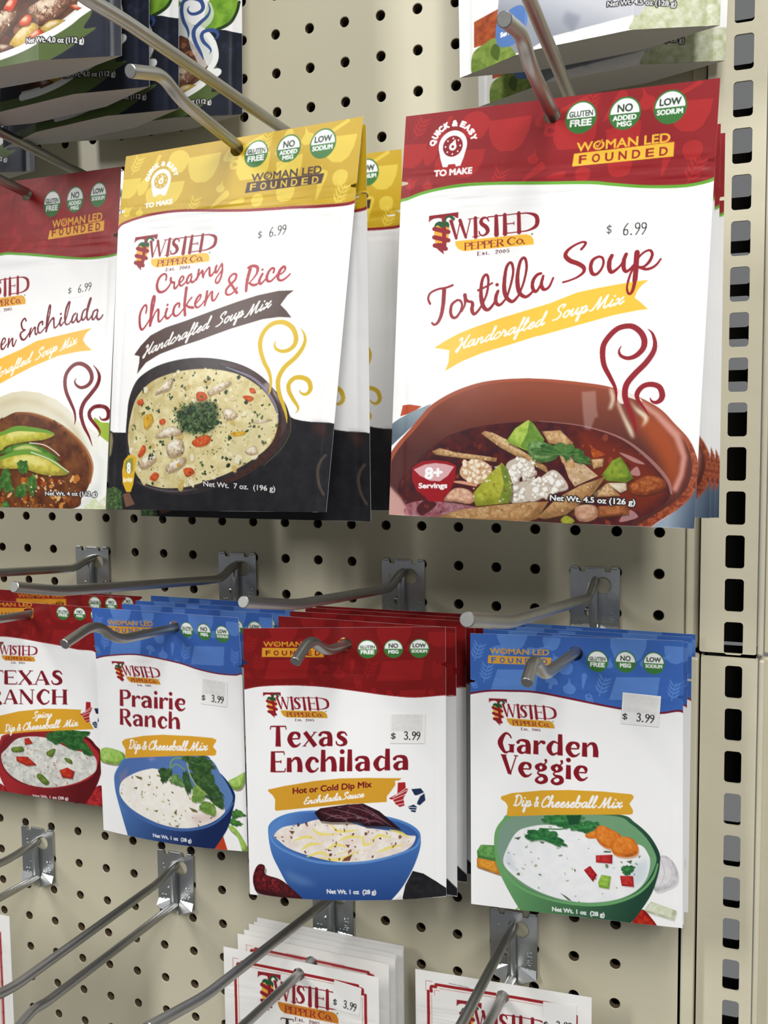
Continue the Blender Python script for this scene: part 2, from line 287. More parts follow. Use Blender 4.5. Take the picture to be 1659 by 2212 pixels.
# ---- serif: brush strokes (x, y, w), cap height 14.5, x-height 10
def _bowl(x): return [(x + 1.5, 14, .9), (x + 5.5, 13.6, 1.8), (x + 7.2, 10.6, 3.2), (x + 5.5, 7.6, 1.8), (x + 1.5, 7, .9)]
SER = {
 'n': (11.6, [[(2, 10, 3), (2, 0, 3.5)], [(3.5, 7.2, .9), (5.6, 9.5, 1.6), (8, 8.8, 2.8), (8.9, 5, 3.3), (8.9, 0, 3.6)]]),
 'h': (11.8, [[(2, 15.2, 2.8), (2, 0, 3.5)], [(3.5, 7.2, .9), (5.6, 9.5, 1.6), (8, 8.8, 2.8), (8.9, 5, 3.3), (8.9, 0, 3.6)]]),
 'i': (4.8, [[(2.2, 10, 3), (2.2, 0, 3.6)], [(2.2, 13.6, 3.2), (2.2, 13.7, 3.2)]]), 'l': (4.8, [[(2.2, 15.2, 2.8), (2.2, 0, 3.6)]]),
 'e': (10.8, [[(9.6, 2.2, .7), (7.4, .4, 1.5), (4.6, .7, 2.8), (2.4, 4.6, 3.4), (3.6, 8.4, 2.8), (6.2, 9.6, 1.6), (8.4, 8.4, 2.4), (8.8, 5.8, 1.2)], [(3, 5.2, 1), (8.8, 5.4, 1)]]),
 'a': (11.3, [[(1.6, 7.9, 2.2), (3, 9.5, 1.5), (6, 9.4, 2.2), (8.1, 7.5, 3.2), (8.3, 0, 3.6)], [(7.4, 5.7, .9), (4.4, 5.5, 1.6), (2.4, 3, 3.1), (3.6, .7, 2), (6, 1, 1.1), (7.5, 2.6, .8)]]),
 's': (9.6, [[(8.2, 7.4, .8), (6.6, 9.4, 1.2), (3.6, 9.1, 2.2), (3, 6.8, 2.8), (6.4, 4.3, 3.1), (7.2, 2, 2.6), (4.8, .5, 1.4), (2, 1.1, 1), (1.2, 3.2, .8)]]),
 'x': (10.4, [[(1.8, 10, 3), (9, 0, 3.2)], [(8.8, 9.9, .9), (1.2, .1, .9)], [(7.4, 9.8, .6), (10, 9.8, .6)], [(.2, .2, .6), (2.8, .2, .6)]]),
 'c': (10.2, [[(8.4, 7.4, 2.4), (7, 9.3, 1.6), (4.3, 9, 2.6), (2.4, 5, 3.4), (4, .9, 2.6), (7, .5, 1.2), (9, 2.6, .8)]]),
 'd': (12.2, [[(8, 8.6, .9), (5, 9.5, 1.8), (2.4, 5, 3.4), (4.5, .6, 2), (8, 2, .9)], [(9.5, 15.2, 2.8), (9.5, 0, 3.6)]]),
 'r': (8, [[(2, 10, 3), (2, 0, 3.5)], [(3.5, 7.2, .9), (5.3, 9.3, 1.5), (7, 8.7, 2.6)]]),
 'g': (10.4, [[(5, 9.8, 1.4), (2.5, 7.3, 3), (5, 4.8, 1.4), (7.6, 7.3, 3), (5, 9.8, 1.4)], [(7, 9.5, .9), (8.4, 11, 1), (8.2, 12.4, 2)], [(4.4, 4.6, .9), (2.9, 3.3, .9), (4.2, 1.9, 1.6), (7.5, .8, 2.8), (8.2, -2, 2.8), (5, -3.9, 2), (2.2, -2.6, 2.2), (3, -.3, 1.2), (5, .6, .9)]]),
 'G': (12.4, [[(9.6, 10.9, .8), (8.4, 13.2, 1.2), (5.6, 13.8, 1.8), (2.5, 7.4, 3.6), (5.2, .8, 2), (8, 1, 1), (9.6, 2.4, .9)], [(10, 6, 3), (10, .4, 3)], [(7.8, 6, .8), (12, 6, .8)]]),
 'V': (11.2, [[(2, 14.4, 3.3), (6.4, .8, 2.6)], [(10.6, 14.3, .9), (6.6, .4, .9)], [(.2, 14.3, .7), (4.2, 14.3, .7)], [(9, 14.3, .7), (12, 14.3, .7)]]),
 'T': (11.2, [[(.6, 14.1, 1), (10.8, 14.1, 1)], [(.6, 14.2, .8), (.3, 11.8, .7)], [(10.8, 14.2, .8), (11.2, 11.8, .7)], [(5.6, 14.2, 2.8), (5.6, 0, 3.8)]]),
 'E': (10.8, [[(2.2, 14.5, 2.8), (2.2, 0, 3.6)], [(2, 14.1, .9), (9.4, 14.1, .9)], [(9.4, 14.2, .8), (9.6, 12, .7)], [(2, 7.3, .9), (7.4, 7.3, .9)], [(7.4, 8.4, .7), (7.4, 6.2, .7)], [(2, .4, .9), (10, .4, .9)], [(10, .4, .8), (10.3, 2.8, .7)]]),
 'P': (10.9, [[(2.2, 14.5, 2.8), (2.2, 0, 3.6)], _bowl(2)]), 'R': (12.2, [[(2.2, 14.5, 2.8), (2.2, 0, 3.6)], _bowl(2), [(5.5, 7, 1.6), (8, 3, 3), (10.2, .4, 3)]]),
 'A': (12, [[(5.8, 14.4, .9), (1.4, .2, .9)], [(5.9, 14.2, 2.2), (10.2, .2, 3.3)], [(3, 4.8, .8), (8, 4.8, .8)], [(0, .2, .6), (2.8, .2, .6)], [(8, .2, .6), (12, .2, .6)]]),
 'N': (12.8, [[(2, 14.3, .9), (2, .2, .9)], [(2, 14, 2.6), (10.4, .6, 3)], [(10.6, 14.3, .9), (10.6, .2, .9)], [(.4, .2, .6), (3.6, .2, .6)], [(9, 14.2, .6), (12.2, 14.2, .6)], [(.4, 14.2, .6), (3, 14.2, .6)]]),
 'C': (11.4, [[(10, 11, .8), (8.6, 13.3, 1.2), (5.6, 13.8, 1.8), (2.5, 7.3, 3.6), (5.4, .8, 2), (8.6, 1.1, 1), (10.2, 3.4, .8)], [(9.9, 13.6, .7), (10, 10.4, .7)]]),
 'H': (12.8, [[(2.4, 14.5, 3), (2.4, 0, 3.3)], [(10.2, 14.5, 3), (10.2, 0, 3.3)], [(2, 7.4, .8), (10, 7.4, .8)], [(.4, 14.2, .6), (4.4, 14.2, .6)], [(.4, .3, .6), (4.4, .3, .6)], [(8.2, 14.2, .6), (12.2, 14.2, .6)], [(8.2, .3, .6), (12.2, .3, .6)]]),
 'X': (11.8, [[(2, 14.2, 2.8), (9.8, .3, 3.3)], [(10, 14.2, .9), (1.4, .2, .9)], [(8.4, 14.2, .6), (11.6, 14.2, .6)], [(0, .2, .6), (3, .2, .6)], [(.2, 14.2, .6), (4, 14.2, .6)], [(7.8, .2, .6), (11.8, .2, .6)]]),
 'S': (9.8, [[(8.4, 11, .9), (6.6, 13.7, 1.4), (3.6, 13.2, 2.4), (3, 10, 3), (6.6, 6.4, 3.3), (7.4, 3, 2.8), (5, .7, 1.6), (2.2, 1.2, 1.2), (1.2, 4, .9)]]),
 'I': (5, [[(2.4, 14.5, 2.8), (2.4, 0, 3.2)], [(.4, 14.2, .7), (4.6, 14.2, .7)], [(.4, .3, .7), (4.6, .3, .7)]]),
 'W': (17, [[(1.6, 14.2, 2.8), (5.2, .4, 2)], [(5.4, .4, .9), (8.4, 13.6, 1)], [(8.2, 14, 2.8), (12.2, .4, 2)], [(12.4, .4, .9), (15.8, 14.2, 1)], [(.2, 14.2, .7), (3.6, 14.2, .7)], [(14.2, 14.2, .7), (17.2, 14.2, .7)]]),
 'D': (12.4, [[(2.2, 14.5, 2.8), (2.2, 0, 3.2)], [(2, 14, .9), (6.4, 13.6, 1.4), (10, 10.6, 3), (10, 4, 3), (6.4, .9, 1.4), (2, .4, .9)]]),
 'O': (12.4, [[(6, 14, 1.2), (2.4, 7.2, 3.2), (6, .5, 1.2), (9.8, 7.2, 3.2), (6, 14, 1.2)]]),
 '.': (4, [[(1.5, .9, 2.4), (1.6, .9, 2.4)]]), ' ': (5, []),
 't': (6.6, [[(3, 13, 1), (3, 3, 2.6), (4, .6, 1.6), (6, 1.2, .8)], [(.8, 9.6, .9), (5.8, 9.6, .9)]]),
 '2': (9.5, [[(1.6, 10.5, 1.6), (3, 13.4, 1.2), (6.5, 13, 2.4), (7, 9.6, 2.4), (1.6, .8, 1)], [(1.6, .6, 1.4), (8.2, .6, 1.6)]]),
 '0': (9.5, [[(4.6, 13.8, 1), (1.9, 7, 2.4), (4.6, .4, 1), (7.3, 7, 2.4), (4.6, 13.8, 1)]]),
 '5': (9.5, [[(7.8, 13.8, 1.4), (3, 13.6, 1)], [(3, 13.6, 1), (2.4, 8, .9), (5.4, 8.6, 1.4), (7.4, 5, 2.6), (5, .8, 1.6), (1.8, 1.4, 1.4)]]),
}
def strokes_text(cv, font, txt, p0, p1, unit, col, wt=1.0, shear=0.0, cap=14.5, bottom=None, alpha=1.0, fn=None, halo=None):
    """lay stroke glyphs from p0 to p1; unit = mm height of `cap` font units"""
    L = []; x = 0
    for ch in txt:
        adv, S = font[ch]
        for st in S: L.append([(q[0] + x, q[1], q[2]) for q in st])
        x += adv
    xs = [q[0] + shear * q[1] for st in L for q in st]; x0, x1 = min(xs), max(xs)
    dx, dy = (p1[0] - p0[0]) / (x1 - x0), (p1[1] - p0[1]) / (x1 - x0); sy = unit / cap; sw = (abs(dx) + sy) / 2 * wt
    P = []
    for st in L:
        s2 = spline(st) if len(st) > 2 else st
        s3 = []
        for q in s2:
            X = q[0] + shear * q[1] - x0
            t = (p0[0] + X * dx, p0[1] + X * dy - q[1] * sy)
            if fn: t = fn(t)
            s3.append((t[0], t[1], q[2] * sw))
        P.append((s3, len(st) > 2 and st[-1][1] == 0))
    flat = font is SER
    def pl(s, extra=0):
        s, foot = s
        if extra: s = [(a, b, c + extra) for a, b, c in s]
        if flat and len(s) == 2 and abs(s[0][0] - s[1][0]) + abs(s[0][1] - s[1][1]) > s[0][2] * .4:   # square ends
            (a, b, w0), (c, d, w1) = s; e = math.hypot(c - a, d - b); nx, ny = -(d - b) / e / 2, (c - a) / e / 2
            if abs(c - a) < .35 * abs(d - b): nx, ny = (.5 if nx > 0 else -.5), 0
            return [ccw([(a + nx * w0, b + ny * w0), (a - nx * w0, b - ny * w0), (c - nx * w1, d - ny * w1), (c + nx * w1, d + ny * w1)])]
        return stroke_polys(s, None, False, flat and foot)
    if halo: cv.put(cv.cover([q for s in P for q in pl(s, halo[1])]), halo[0], alpha)
    cv.put(cv.cover([q for s in P for q in pl(s)]), col, alpha)
def serif(cv, txt, p0, p1, cap, col, wt=1.0, **k): strokes_text(cv, SER, txt, p0, p1, cap, col, wt, **k)
# ---- script: x-height 10, ascender 22, slant added when drawn
def _s(*p, w=2.0): return [(a, b, w) for a, b in p]
SCR = {
 'a': (11, [_s((8.4, 9.2), (5, 10), (2, 7.5), (.8, 3.6), (2.4, .3), (5.2, 1.8), (8.2, 8.6)), _s((8.4, 9.4), (7.8, 3), (9.2, .2), (11.5, 3.4))]),
 'b': (10, [_s((.5, 4), (3, 13), (3.6, 20), (2.2, 21), (1.2, 14), (1, 4), (2.8, .2), (6, 1.4), (7.4, 5.4), (6.4, 9), (3, 7.5)), _s((7, 8.2), (9, 7.2), (10.4, 8))]),
 'c': (8.8, [_s((7.2, 7.4), (6.6, 9.8), (3.6, 9), (1.2, 5), (1.8, .8), (4.6, .4), (9, 4))]),
 'd': (11, [_s((8, 9), (5, 10), (2, 7), (1, 3), (2.8, .2), (6, 3), (8.6, 10), (10, 19), (9, 21), (8, 14), (8, 4), (9.4, .2), (11.6, 3.6))]),
 'e': (8.6, [_s((.6, 3.4), (4.4, 5.2), (6.6, 8.2), (5.2, 10), (2.4, 7.6), (1.3, 3.4), (3, .3), (6, 1), (9, 4))]),
 'f': (6.5, [_s((.4, 3.6), (4, 12), (5.4, 20), (4, 21.4), (2.8, 14), (2.4, 2), (2, -8), (.4, -9.4), (.4, -5), (3, .4), (6.8, 4))]),
 'h': (11, [_s((.5, 4), (3.4, 13), (4.4, 20), (3, 21.4), (1.8, 14), (1.2, .2)), _s((1.3, 1), (3.6, 7.4), (6.4, 9.8), (7.2, 7.6), (6.8, 2.4), (8.4, .2), (11.2, 3.8))]),
 'i': (6.2, [_s((2.6, 10), (1.6, 5), (1.6, 1.6), (3, .2), (6.4, 3.8)), _s((3.6, 14.6), (3.7, 14.8), w=2.6)]),
 'k': (10, [_s((.4, 4), (3, 14), (3.4, 21), (2, 20), (1.4, 10), (1.2, 0)), _s((8, 9.6), (4, 6.6), (2.2, 5)), _s((3, 5.4), (6, 1), (10, 2.6))]),
 'l': (6.4, [_s((.2, 3.6), (3.6, 11), (5.2, 19), (4, 21.4), (2.2, 16), (1.2, 6), (1.8, 1), (3.6, .2), (6.8, 4))]),
 'm': (15, [_s((1, 9.6), (2, 8), (1, 0)), _s((1.2, 1.4), (3.6, 7.6), (5.6, 9.6), (6, 7), (5.4, 0)), _s((5.6, 1.4), (8, 7.6), (10.2, 9.8), (11, 7), (10.6, 2), (12, .2), (15.2, 3.8))]),
 'n': (11, [_s((1, 9.6), (2, 8), (1, 0)), _s((1.2, 1.4), (3.8, 7.6), (6.4, 9.8), (7.2, 7), (6.8, 2), (8.2, .2), (11.2, 3.8))]),
 'o': (9.4, [_s((5, 10), (2, 7.6), (1, 3.6), (2.8, .3), (6, 1.6), (7.6, 6), (6.4, 9.4), (4.6, 9.8)), _s((7, 8.4), (8.4, 7.4), (9.8, 8))]),
 'p': (10, [_s((1.6, 10), (1.8, 4), (1, -8), (-.4, -9.6), (-.6, -6), (2, 3), (4, 8), (6.4, 10), (8, 7.6), (6.8, 3.4), (3.4, .4)), _s((3.4, .6), (7, .6), (10.4, 4))]),
 'r': (9, [_s((.4, 4), (2.4, 9), (2.6, 11.4), (2.2, 10), (3, 8.2), (6, 7.8), (6, 5), (5.6, 1.4), (7, .2), (9.4, 3.8))]),
 's': (8, [_s((.4, 3.6), (3.2, 8), (4, 10.6), (4.4, 7), (5.6, 3.4), (4.4, .4), (1.6, 1.2)), _s((4.6, .6), (6.4, 1), (8.4, 4))]),
 't': (6.8, [_s((.2, 3.6), (3.2, 11), (4.2, 18), (3, 19), (1.8, 12), (1.4, 3), (3, .2), (7, 4)), _s((.2, 11.4), (5.6, 13))]),
 'u': (11, [_s((2, 10), (1.2, 5), (1.8, .8), (4, .8), (8, 9.6)), _s((8, 10), (7.2, 4), (8.6, .3), (11.4, 3.8))]),
 'x': (9.4, [_s((1, 8), (2.6, 9.6), (4, 7), (5, 2.4), (6.8, .2), (9.6, 4)), _s((7.8, 10), (4.4, 5), (.6, .2))]),
 'y': (10.5, [_s((1.6, 10), (1, 5), (2, 1), (4.4, 1.6), (8, 9.6)), _s((8.2, 10), (7.6, 2), (5.6, -7), (3, -9.6), (2, -7), (5, -.6), (10.6, 4))]),
 'S': (12, [_s((9, 15.6), (10.8, 19.4), (7.6, 20.6), (3.6, 17.4), (4, 13), (8, 9), (8.6, 4.4), (5, .8), (.4, .2))]),
 'M': (18, [_s((-1, 1), (1.6, 1.6), (4.4, 9), (6.4, 18), (6.8, 8), (7.2, .6)), _s((7.2, .8), (10.4, 10), (13.6, 19), (13, 10), (13.4, 2), (15, .2), (18.2, 4))]),
 'H': (14, [_s((1, 15), (3, 18.6), (4.6, 15), (4.4, 6), (3, -1.6), (.8, -2.4), (.6, 1), (4, 5), (8, 9), (12.6, 19.6)), _s((12.4, 19.4), (10.4, 12), (9.4, 4), (11, .4), (14, 3))]),
 'D': (13.5, [_s((4, 18.6), (3.4, 10), (3, 1)), _s((1, 16), (4, 19.4), (9, 18), (12, 12), (10.4, 4.6), (5.6, .6), (1, 1.4))]),
 'C': (12, [_s((10, 15), (10.4, 19.6), (7, 19), (3, 13), (1.4, 6), (3.4, .8), (7, .8), (12.2, 4.4))]),
 'E': (11, [_s((9.4, 16.6), (8, 19.6), (4.4, 17.8), (3.6, 12.4), (6.6, 10.6)), _s((6.6, 10.6), (2.4, 9), (1.2, 4), (3.6, .3), (7.4, 1), (11, 4.4))]),
 '&': (12, [_s((11, 8), (8, 3), (4.4, .4), (1.6, 3), (3, 7), (6.6, 11), (7.6, 15), (5.4, 16), (4, 13), (6, 8), (10.6, .8))]),
 ' ': (5, []),
}
GUN = {
 '6': (8, [_s((6, 20), (2.4, 13), (1, 6), (2, 1), (4, .2), (6, 2), (6.4, 6), (5, 9.4), (2.6, 9), (1.2, 6.4), w=1.5)]), '9': (8, [_s((2, .2), (5.4, 8), (6.6, 14), (5.6, 19), (3.6, 20), (1.6, 18.4), (1.2, 14.4), (2.6, 11), (5, 11.4), (6.4, 14), w=1.5)]),
 '3': (8, [_s((1.2, 17), (2.4, 19.8), (5, 19.4), (6, 16), (4.8, 12), (3, 10.8), w=1.5), _s((3, 10.8), (5.6, 9.6), (6.6, 5.6), (5.2, 1.2), (2.8, .2), (1, 2.8), w=1.5)]), '.': (6.4, [_s((2.6, 1), (2.7, 1.1), w=2.6)]), '$': (7, [_s((5.8, 14), (4, 16), (1.6, 14.4), (1.8, 11), (5.4, 8), (5.4, 4.4), (3.4, 3), (1, 5), w=1.4), _s((3.6, 18.4), (3.2, .6), w=1.2)]),
}
def script(cv, txt, p0, p1, xh, col, wt=1.0, **k): strokes_text(cv, SCR, txt, p0, p1, xh, col, wt, shear=.22, cap=10, **k)
# ---------------------------------------------------------------- what is printed on the packets (mm from the top left corner of each front)
WHITE = (255, 255, 255); MAROON = (150, 28, 42); GREEN = (62, 125, 60); GOLD = (252, 196, 62)
def tap(pts, ws):
    n = len(pts); m = len(ws)
    return [(p[0], p[1], ws[int(min(m - 1, i * (m - 1) / (n - 1)))] + (ws[min(m - 1, int(i * (m - 1) / (n - 1)) + 1)] - ws[int(i * (m - 1) / (n - 1))]) * (i * (m - 1) / (n - 1) % 1)) for i, p in enumerate(pts)]
def motif(cv, k, x, y, s, rot, col, al):
    c, q = math.cos(rot), math.sin(rot)
    def T(L): return [(x + s * (a * c - b * q), y + s * (a * q + b * c)) for a, b in L]
    def P(L, sm=False): return ccw(spline(T(L), True) if sm else T(L))
    if k == 'bowl': ps = [P([(-1, -.6), (1, -.75), (.95, -.1), (.7, .5), (.3, .8), (-.3, .8), (-.7, .55), (-.95, 0)])]
    elif k == 'pot': ps = [P([(-1, -.6), (1, -.7), (1, .2), (.7, .7), (-.7, .75), (-1, .3)]), *[ccw(p) for p in stroke_polys([(a, b, .16 * s) for a, b in T([(-1, -.3), (-1.35, -.35), (-1.35, 0), (-1, .02)])])]]
    elif k == 'spoon': ps = [P([(-1, .15), (-.7, -.2), (-.3, -.2), (0, 0), (-.3, .25), (-.7, .35)], True), P([(-.2, -.08), (1.1, -.32), (1.15, -.15), (-.2, .1)])]
    elif k == 'carrot': ps = [P([(-.3, -1), (.3, -1), (.25, -.2), (-.05, 1.1), (-.25, .2)], True)]
    elif k == 'drop': ps = [P([(0, -1), (.2, -.3), (.75, .2), (.6, .8), (0, 1), (-.6, .8), (-.75, .2), (-.2, -.3)], True)]
    elif k == 'round': ps = [P([(0, -.9), (.8, -.6), (1, 0), (.7, .8), (0, 1), (-.7, .8), (-1, 0), (-.8, -.6)], True)]
    elif k == 'mush': ps = [P([(-.9, 0), (-.6, -.6), (0, -.8), (.6, -.6), (.9, 0), (.3, .15), (-.3, .15)], True), P([(-.25, 0), (.25, 0), (.2, .9), (-.25, .9)])]
    elif k == 'board': ps = [P([(-.8, -.5), (1, -.6), (.85, .35), (-1.1, .45)])]
    elif k == 'jar': ps = [P([(-.3, -1), (.3, -1), (.35, -.6), (.6, -.2), (.6, 1), (-.6, 1), (-.6, -.2), (-.35, -.6)])]
    elif k == 'ring': ps = [p for a in (0, 1, 2) for p in stroke_polys([(u, v, .22 * s) for u, v in T(ell(.25 * a - .2, .5 * a - .5, .5, .42, 12))])]
    else:                                                   # sprig
        ps = [ccw(p) for p in stroke_polys([(a, b, .12 * s) for a, b in T([(0, 1.1), (0, 0), (.1, -1)])])]
        for i in range(4):
            for e in (-1, 1): ps.append(P([(0, .7 - .45 * i), (e * .35, .35 - .45 * i), (e * .75, .05 - .45 * i), (e * .4, .6 - .45 * i)], True))
    cv.polys(ps, col, al)
SOUP_MOTIFS = [('spoon', 18, 15, 12, -.9), ('bowl', 33, 26, 9, .1), ('round', 37, 8, 7, .3), ('sprig', 8, 7, 5, .4), ('bowl', 54, 14, 10.5, .05), ('spoon', 78, 7, 12, -.2), ('carrot', 67, 34, 6, .9), ('pot', 86, 17, 10, .05),
    ('drop', 67, 26, 3.6, .2), ('round', 23, 26, 6, 0), ('drop', 14, 35, 3.2, .1), ('sprig', 50, 36, 5, .3), ('carrot', 78, 36, 4.4, 1.4), ('spoon', 99, 24, 9, -.4), ('bowl', 109, 21, 8, -.1), ('round', 108, 33, 5.6, 0), ('carrot', 129, 32, 7, .2),
    ('spoon', 131, 6, 11, -.25), ('drop', 118, 5, 5, -.3), ('bowl', 138, 14, 9, .1), ('round', 140, 29, 4.4, 0), ('sprig', 141, 38, 5.4, .4), ('carrot', 104, 7, 7, .6), ('sprig', 93, 5, 5, .2), ('bowl', 4, 20, 8, .1), ('drop', 128, 24, 3, .2), ('round', 91, 36, 3.6, 0), ('sprig', 110, 12, 4, .8), ('spoon', 30, 41, 9, 0), ('drop', 6, 34, 4, 1)]
DIP_MOTIFS = [('bowl', 24, 2, 9, .02), ('bowl', 46, 4, 5, .1), ('spoon', 38, 8, 7, -.1), ('sprig', 4, 11, 5, .3), ('sprig', 9, 23, 5, .2), ('board', 26, 27, 13, 0), ('mush', 46, 26, 4, .2), ('drop', 56, 27, 4.6, 0), ('carrot', 64, 24, 4, .1), ('sprig', 74, 26, 5, .3), ('board', 92, 27, 13, 0), ('ring', 67, 34, 3.2, .2),
    ('jar', 76, 40, 3, 0), ('jar', 85, 41, 3.2, .05), ('board', 98, 42, 8, 0), ('drop', 109, 38, 2.6, .2), ('bowl', 88, 5, 10, .05), ('spoon', 102, 11, 8, -.1), ('drop', 48, 12, 3, -.4), ('bowl', 113, 7, 6, .1), ('sprig', 112, 26, 4.5, .2), ('round', 16, 10, 4, 0), ('drop', 78, 13, 3, .3), ('ring', 2, 30, 2.6, 0), ('drop', 40, 34, 2, 0), ('round', 54, 17, 4, 0)]
def header(cv, curve, base, light, edge, ew, motifs):
    W = cv.W; c = spline(curve)
    top = [(-3, -3), (W + 3, -3)]
    cv.poly(top + [(W + 3, c[-1][1])] + c[::-1] + [(-3, c[0][1])], base)
    mask = cv.cover([top + [(W + 3, c[-1][1])] + c[::-1] + [(-3, c[0][1])]])
    keep = cv.a.copy()
    for k, x, y, s, r in motifs: motif(cv, k, x, y, s, r, light, .75)
    M = np.zeros((cv.nv, cv.nu, 1), np.float32); M[mask[2]:mask[2] + mask[0].shape[0], mask[1]:mask[1] + mask[0].shape[1], 0] = mask[0]
    new = cv.a * M; white = np.ones(3, np.float32); cv.a[:] = new + white * (1 - M)
    if edge: cv.line([(x, y + ew * .3, ew) for x, y in c], None, edge, 1, False)
def badge(cv, c, e, l1, l2, l3=None):
    r = math.hypot(e[0] - c[0], e[1] - c[1]); x, y = c; dk = (58, 78, 62)
    cv.poly(ell(x, y, r), GREEN); cv.poly(ell(x, y, r * .9), (252, 253, 252))
    cv.poly([(x + r * .94 * math.cos(a), y + r * .94 * math.sin(a)) for a in np.linspace(.02, math.pi - .02, 24)], GREEN)
    if l1 == 'GLUTEN':
        sans(cv, l1, (x - r * .74, y - r * .06), (x + r * .74, y - r * .06), r * .34, dk, r * .02); sans(cv, l2, (x - r * .66, y + r * .52), (x + r * .66, y + r * .52), r * .4, WHITE, r * .05)
    elif l1 == 'NO':
        sans(cv, l1, (x - r * .46, y - r * .1), (x + r * .46, y - r * .1), r * .46, dk, r * .035)
        if l3: sans(cv, l2, (x - r * .72, y + r * .4), (x + r * .72, y + r * .4), r * .29, WHITE, r * .035); sans(cv, l3, (x - r * .44, y + r * .78), (x + r * .44, y + r * .78), r * .29, WHITE, r * .035)
        else: sans(cv, l2, (x - r * .5, y + r * .5), (x + r * .5, y + r * .5), r * .36, WHITE, r * .045)
    else:
        sans(cv, l1, (x - r * .64, y - r * .12), (x + r * .64, y - r * .12), r * .4, dk, r * .04); sans(cv, l2, (x - r * .76, y + r * .42), (x + r * .76, y + r * .42), r * .3, WHITE, r * .03)
def founded(cv, w0, w1, cap, bar, f0, f1, fcap, col, ink):
    sans(cv, 'WOMAN LED', w0, w1, cap, col, cap * .07)
    ox, oy = w0[0] + (w1[0] - w0[0]) * .228, w0[1] + (w1[1] - w0[1]) * .228
    cv.line([(ox - cap * .18, oy - cap * .5), (ox, oy - cap * .28), (ox + cap * .5, oy - cap * 1.05)], cap * .26, ink, 1, False)
    cv.line([(ox - cap * .18, oy - cap * .5), (ox, oy - cap * .28), (ox + cap * .5, oy - cap * 1.05)], cap * .12, col, 1, False)
    cv.poly(bar, col)
    n = 'FOUNDED'
    for i, ch in enumerate(n):
        t0 = i / 7 + .012; t1 = (i + 1) / 7 - (.05 if ch != 'F' else .055)
        L = lambda t: (f0[0] + (f1[0] - f0[0]) * t * 1.03, f0[1] + (f1[1] - f0[1]) * t * 1.03)
        sans(cv, ch, L(t0), L(t1), fcap, ink, fcap * .07)
def quick(cv, c, top, m0, m1, ink):
    """pressure-gauge mark under an arc of letters; c = gauge centre, top = the crest of the white body"""
    r = math.hypot(top[0] - c[0], top[1] - c[1]); x, y = c
    txt = 'QUICK & EASY'; a0, a1 = math.radians(182), math.radians(352); n = len(txt); R = r * 1.3
    wd = {'I': .35, ' ': .35, 'Q': 1.1, '&': 1}; ws = [wd.get(ch, .9) for ch in txt]; tot = sum(ws); acc = 0
    for ch, w in zip(txt, ws):
        a = a0 + (a1 - a0) * (acc + w / 2) / tot; half = (a1 - a0) * (w / tot) * .40 * R; acc += w
        if ch == ' ': continue
        px, py = x + R * math.cos(a), y + R * math.sin(a); tx, ty = -math.sin(a), math.cos(a)
        o = outline(ch); xs = [q[0] for p in o for q in p]; h = (max(xs) - min(xs)) / 2; mx = (max(xs) + min(xs)) / 2; cap = r * .37
        P = [[(px + tx * (q[0] - mx) / h * half + math.cos(a) * q[1] / .71 * cap, py + ty * (q[0] - mx) / h * half + math.sin(a) * q[1] / .71 * cap) for q in p] for p in o]
        cv.put(cv.cover([q for p in P for q in stroke_polys(p + [p[0]], r * .08, False)]), WHITE); cv.put(cv.cover(P), WHITE)
    body = [(x + r * math.cos(a), y + r * math.sin(a)) for a in np.linspace(math.pi, 2 * math.pi, 24)] + [(x + r * .98, y + r * .2), (x + r * .82, y + r * .85), (x + r * .62, y + r * 1.4), (x + r * .3, y + r * 1.42), (x + r * .24, y + r * 1.25), (x - r * .24, y + r * 1.25), (x - r * .3, y + r * 1.42), (x - r * .62, y + r * 1.4), (x - r * .82, y + r * .85), (x - r * .98, y + r * .2)]
    cv.poly(body, WHITE); cv.poly(ell(x, y + r * .05, r * .7), ink)
    for i in range(8): cv.poly(ell(x + r * .52 * math.cos(i * math.pi / 4), y + r * .05 + r * .52 * math.sin(i * math.pi / 4), r * .06, n=10), WHITE)
    cv.poly(ell(x, y + r * .08, r * .26), WHITE); cv.poly([(x - r * .23, y - r * .02), (x + r * .16, y - r * .42), (x + r * .24, y + r * .06)], WHITE); cv.poly(ell(x, y + r * .08, r * .1, n=14), ink)
    sans(cv, 'TO MAKE', m0, m1, r * .4, WHITE, r * .06)
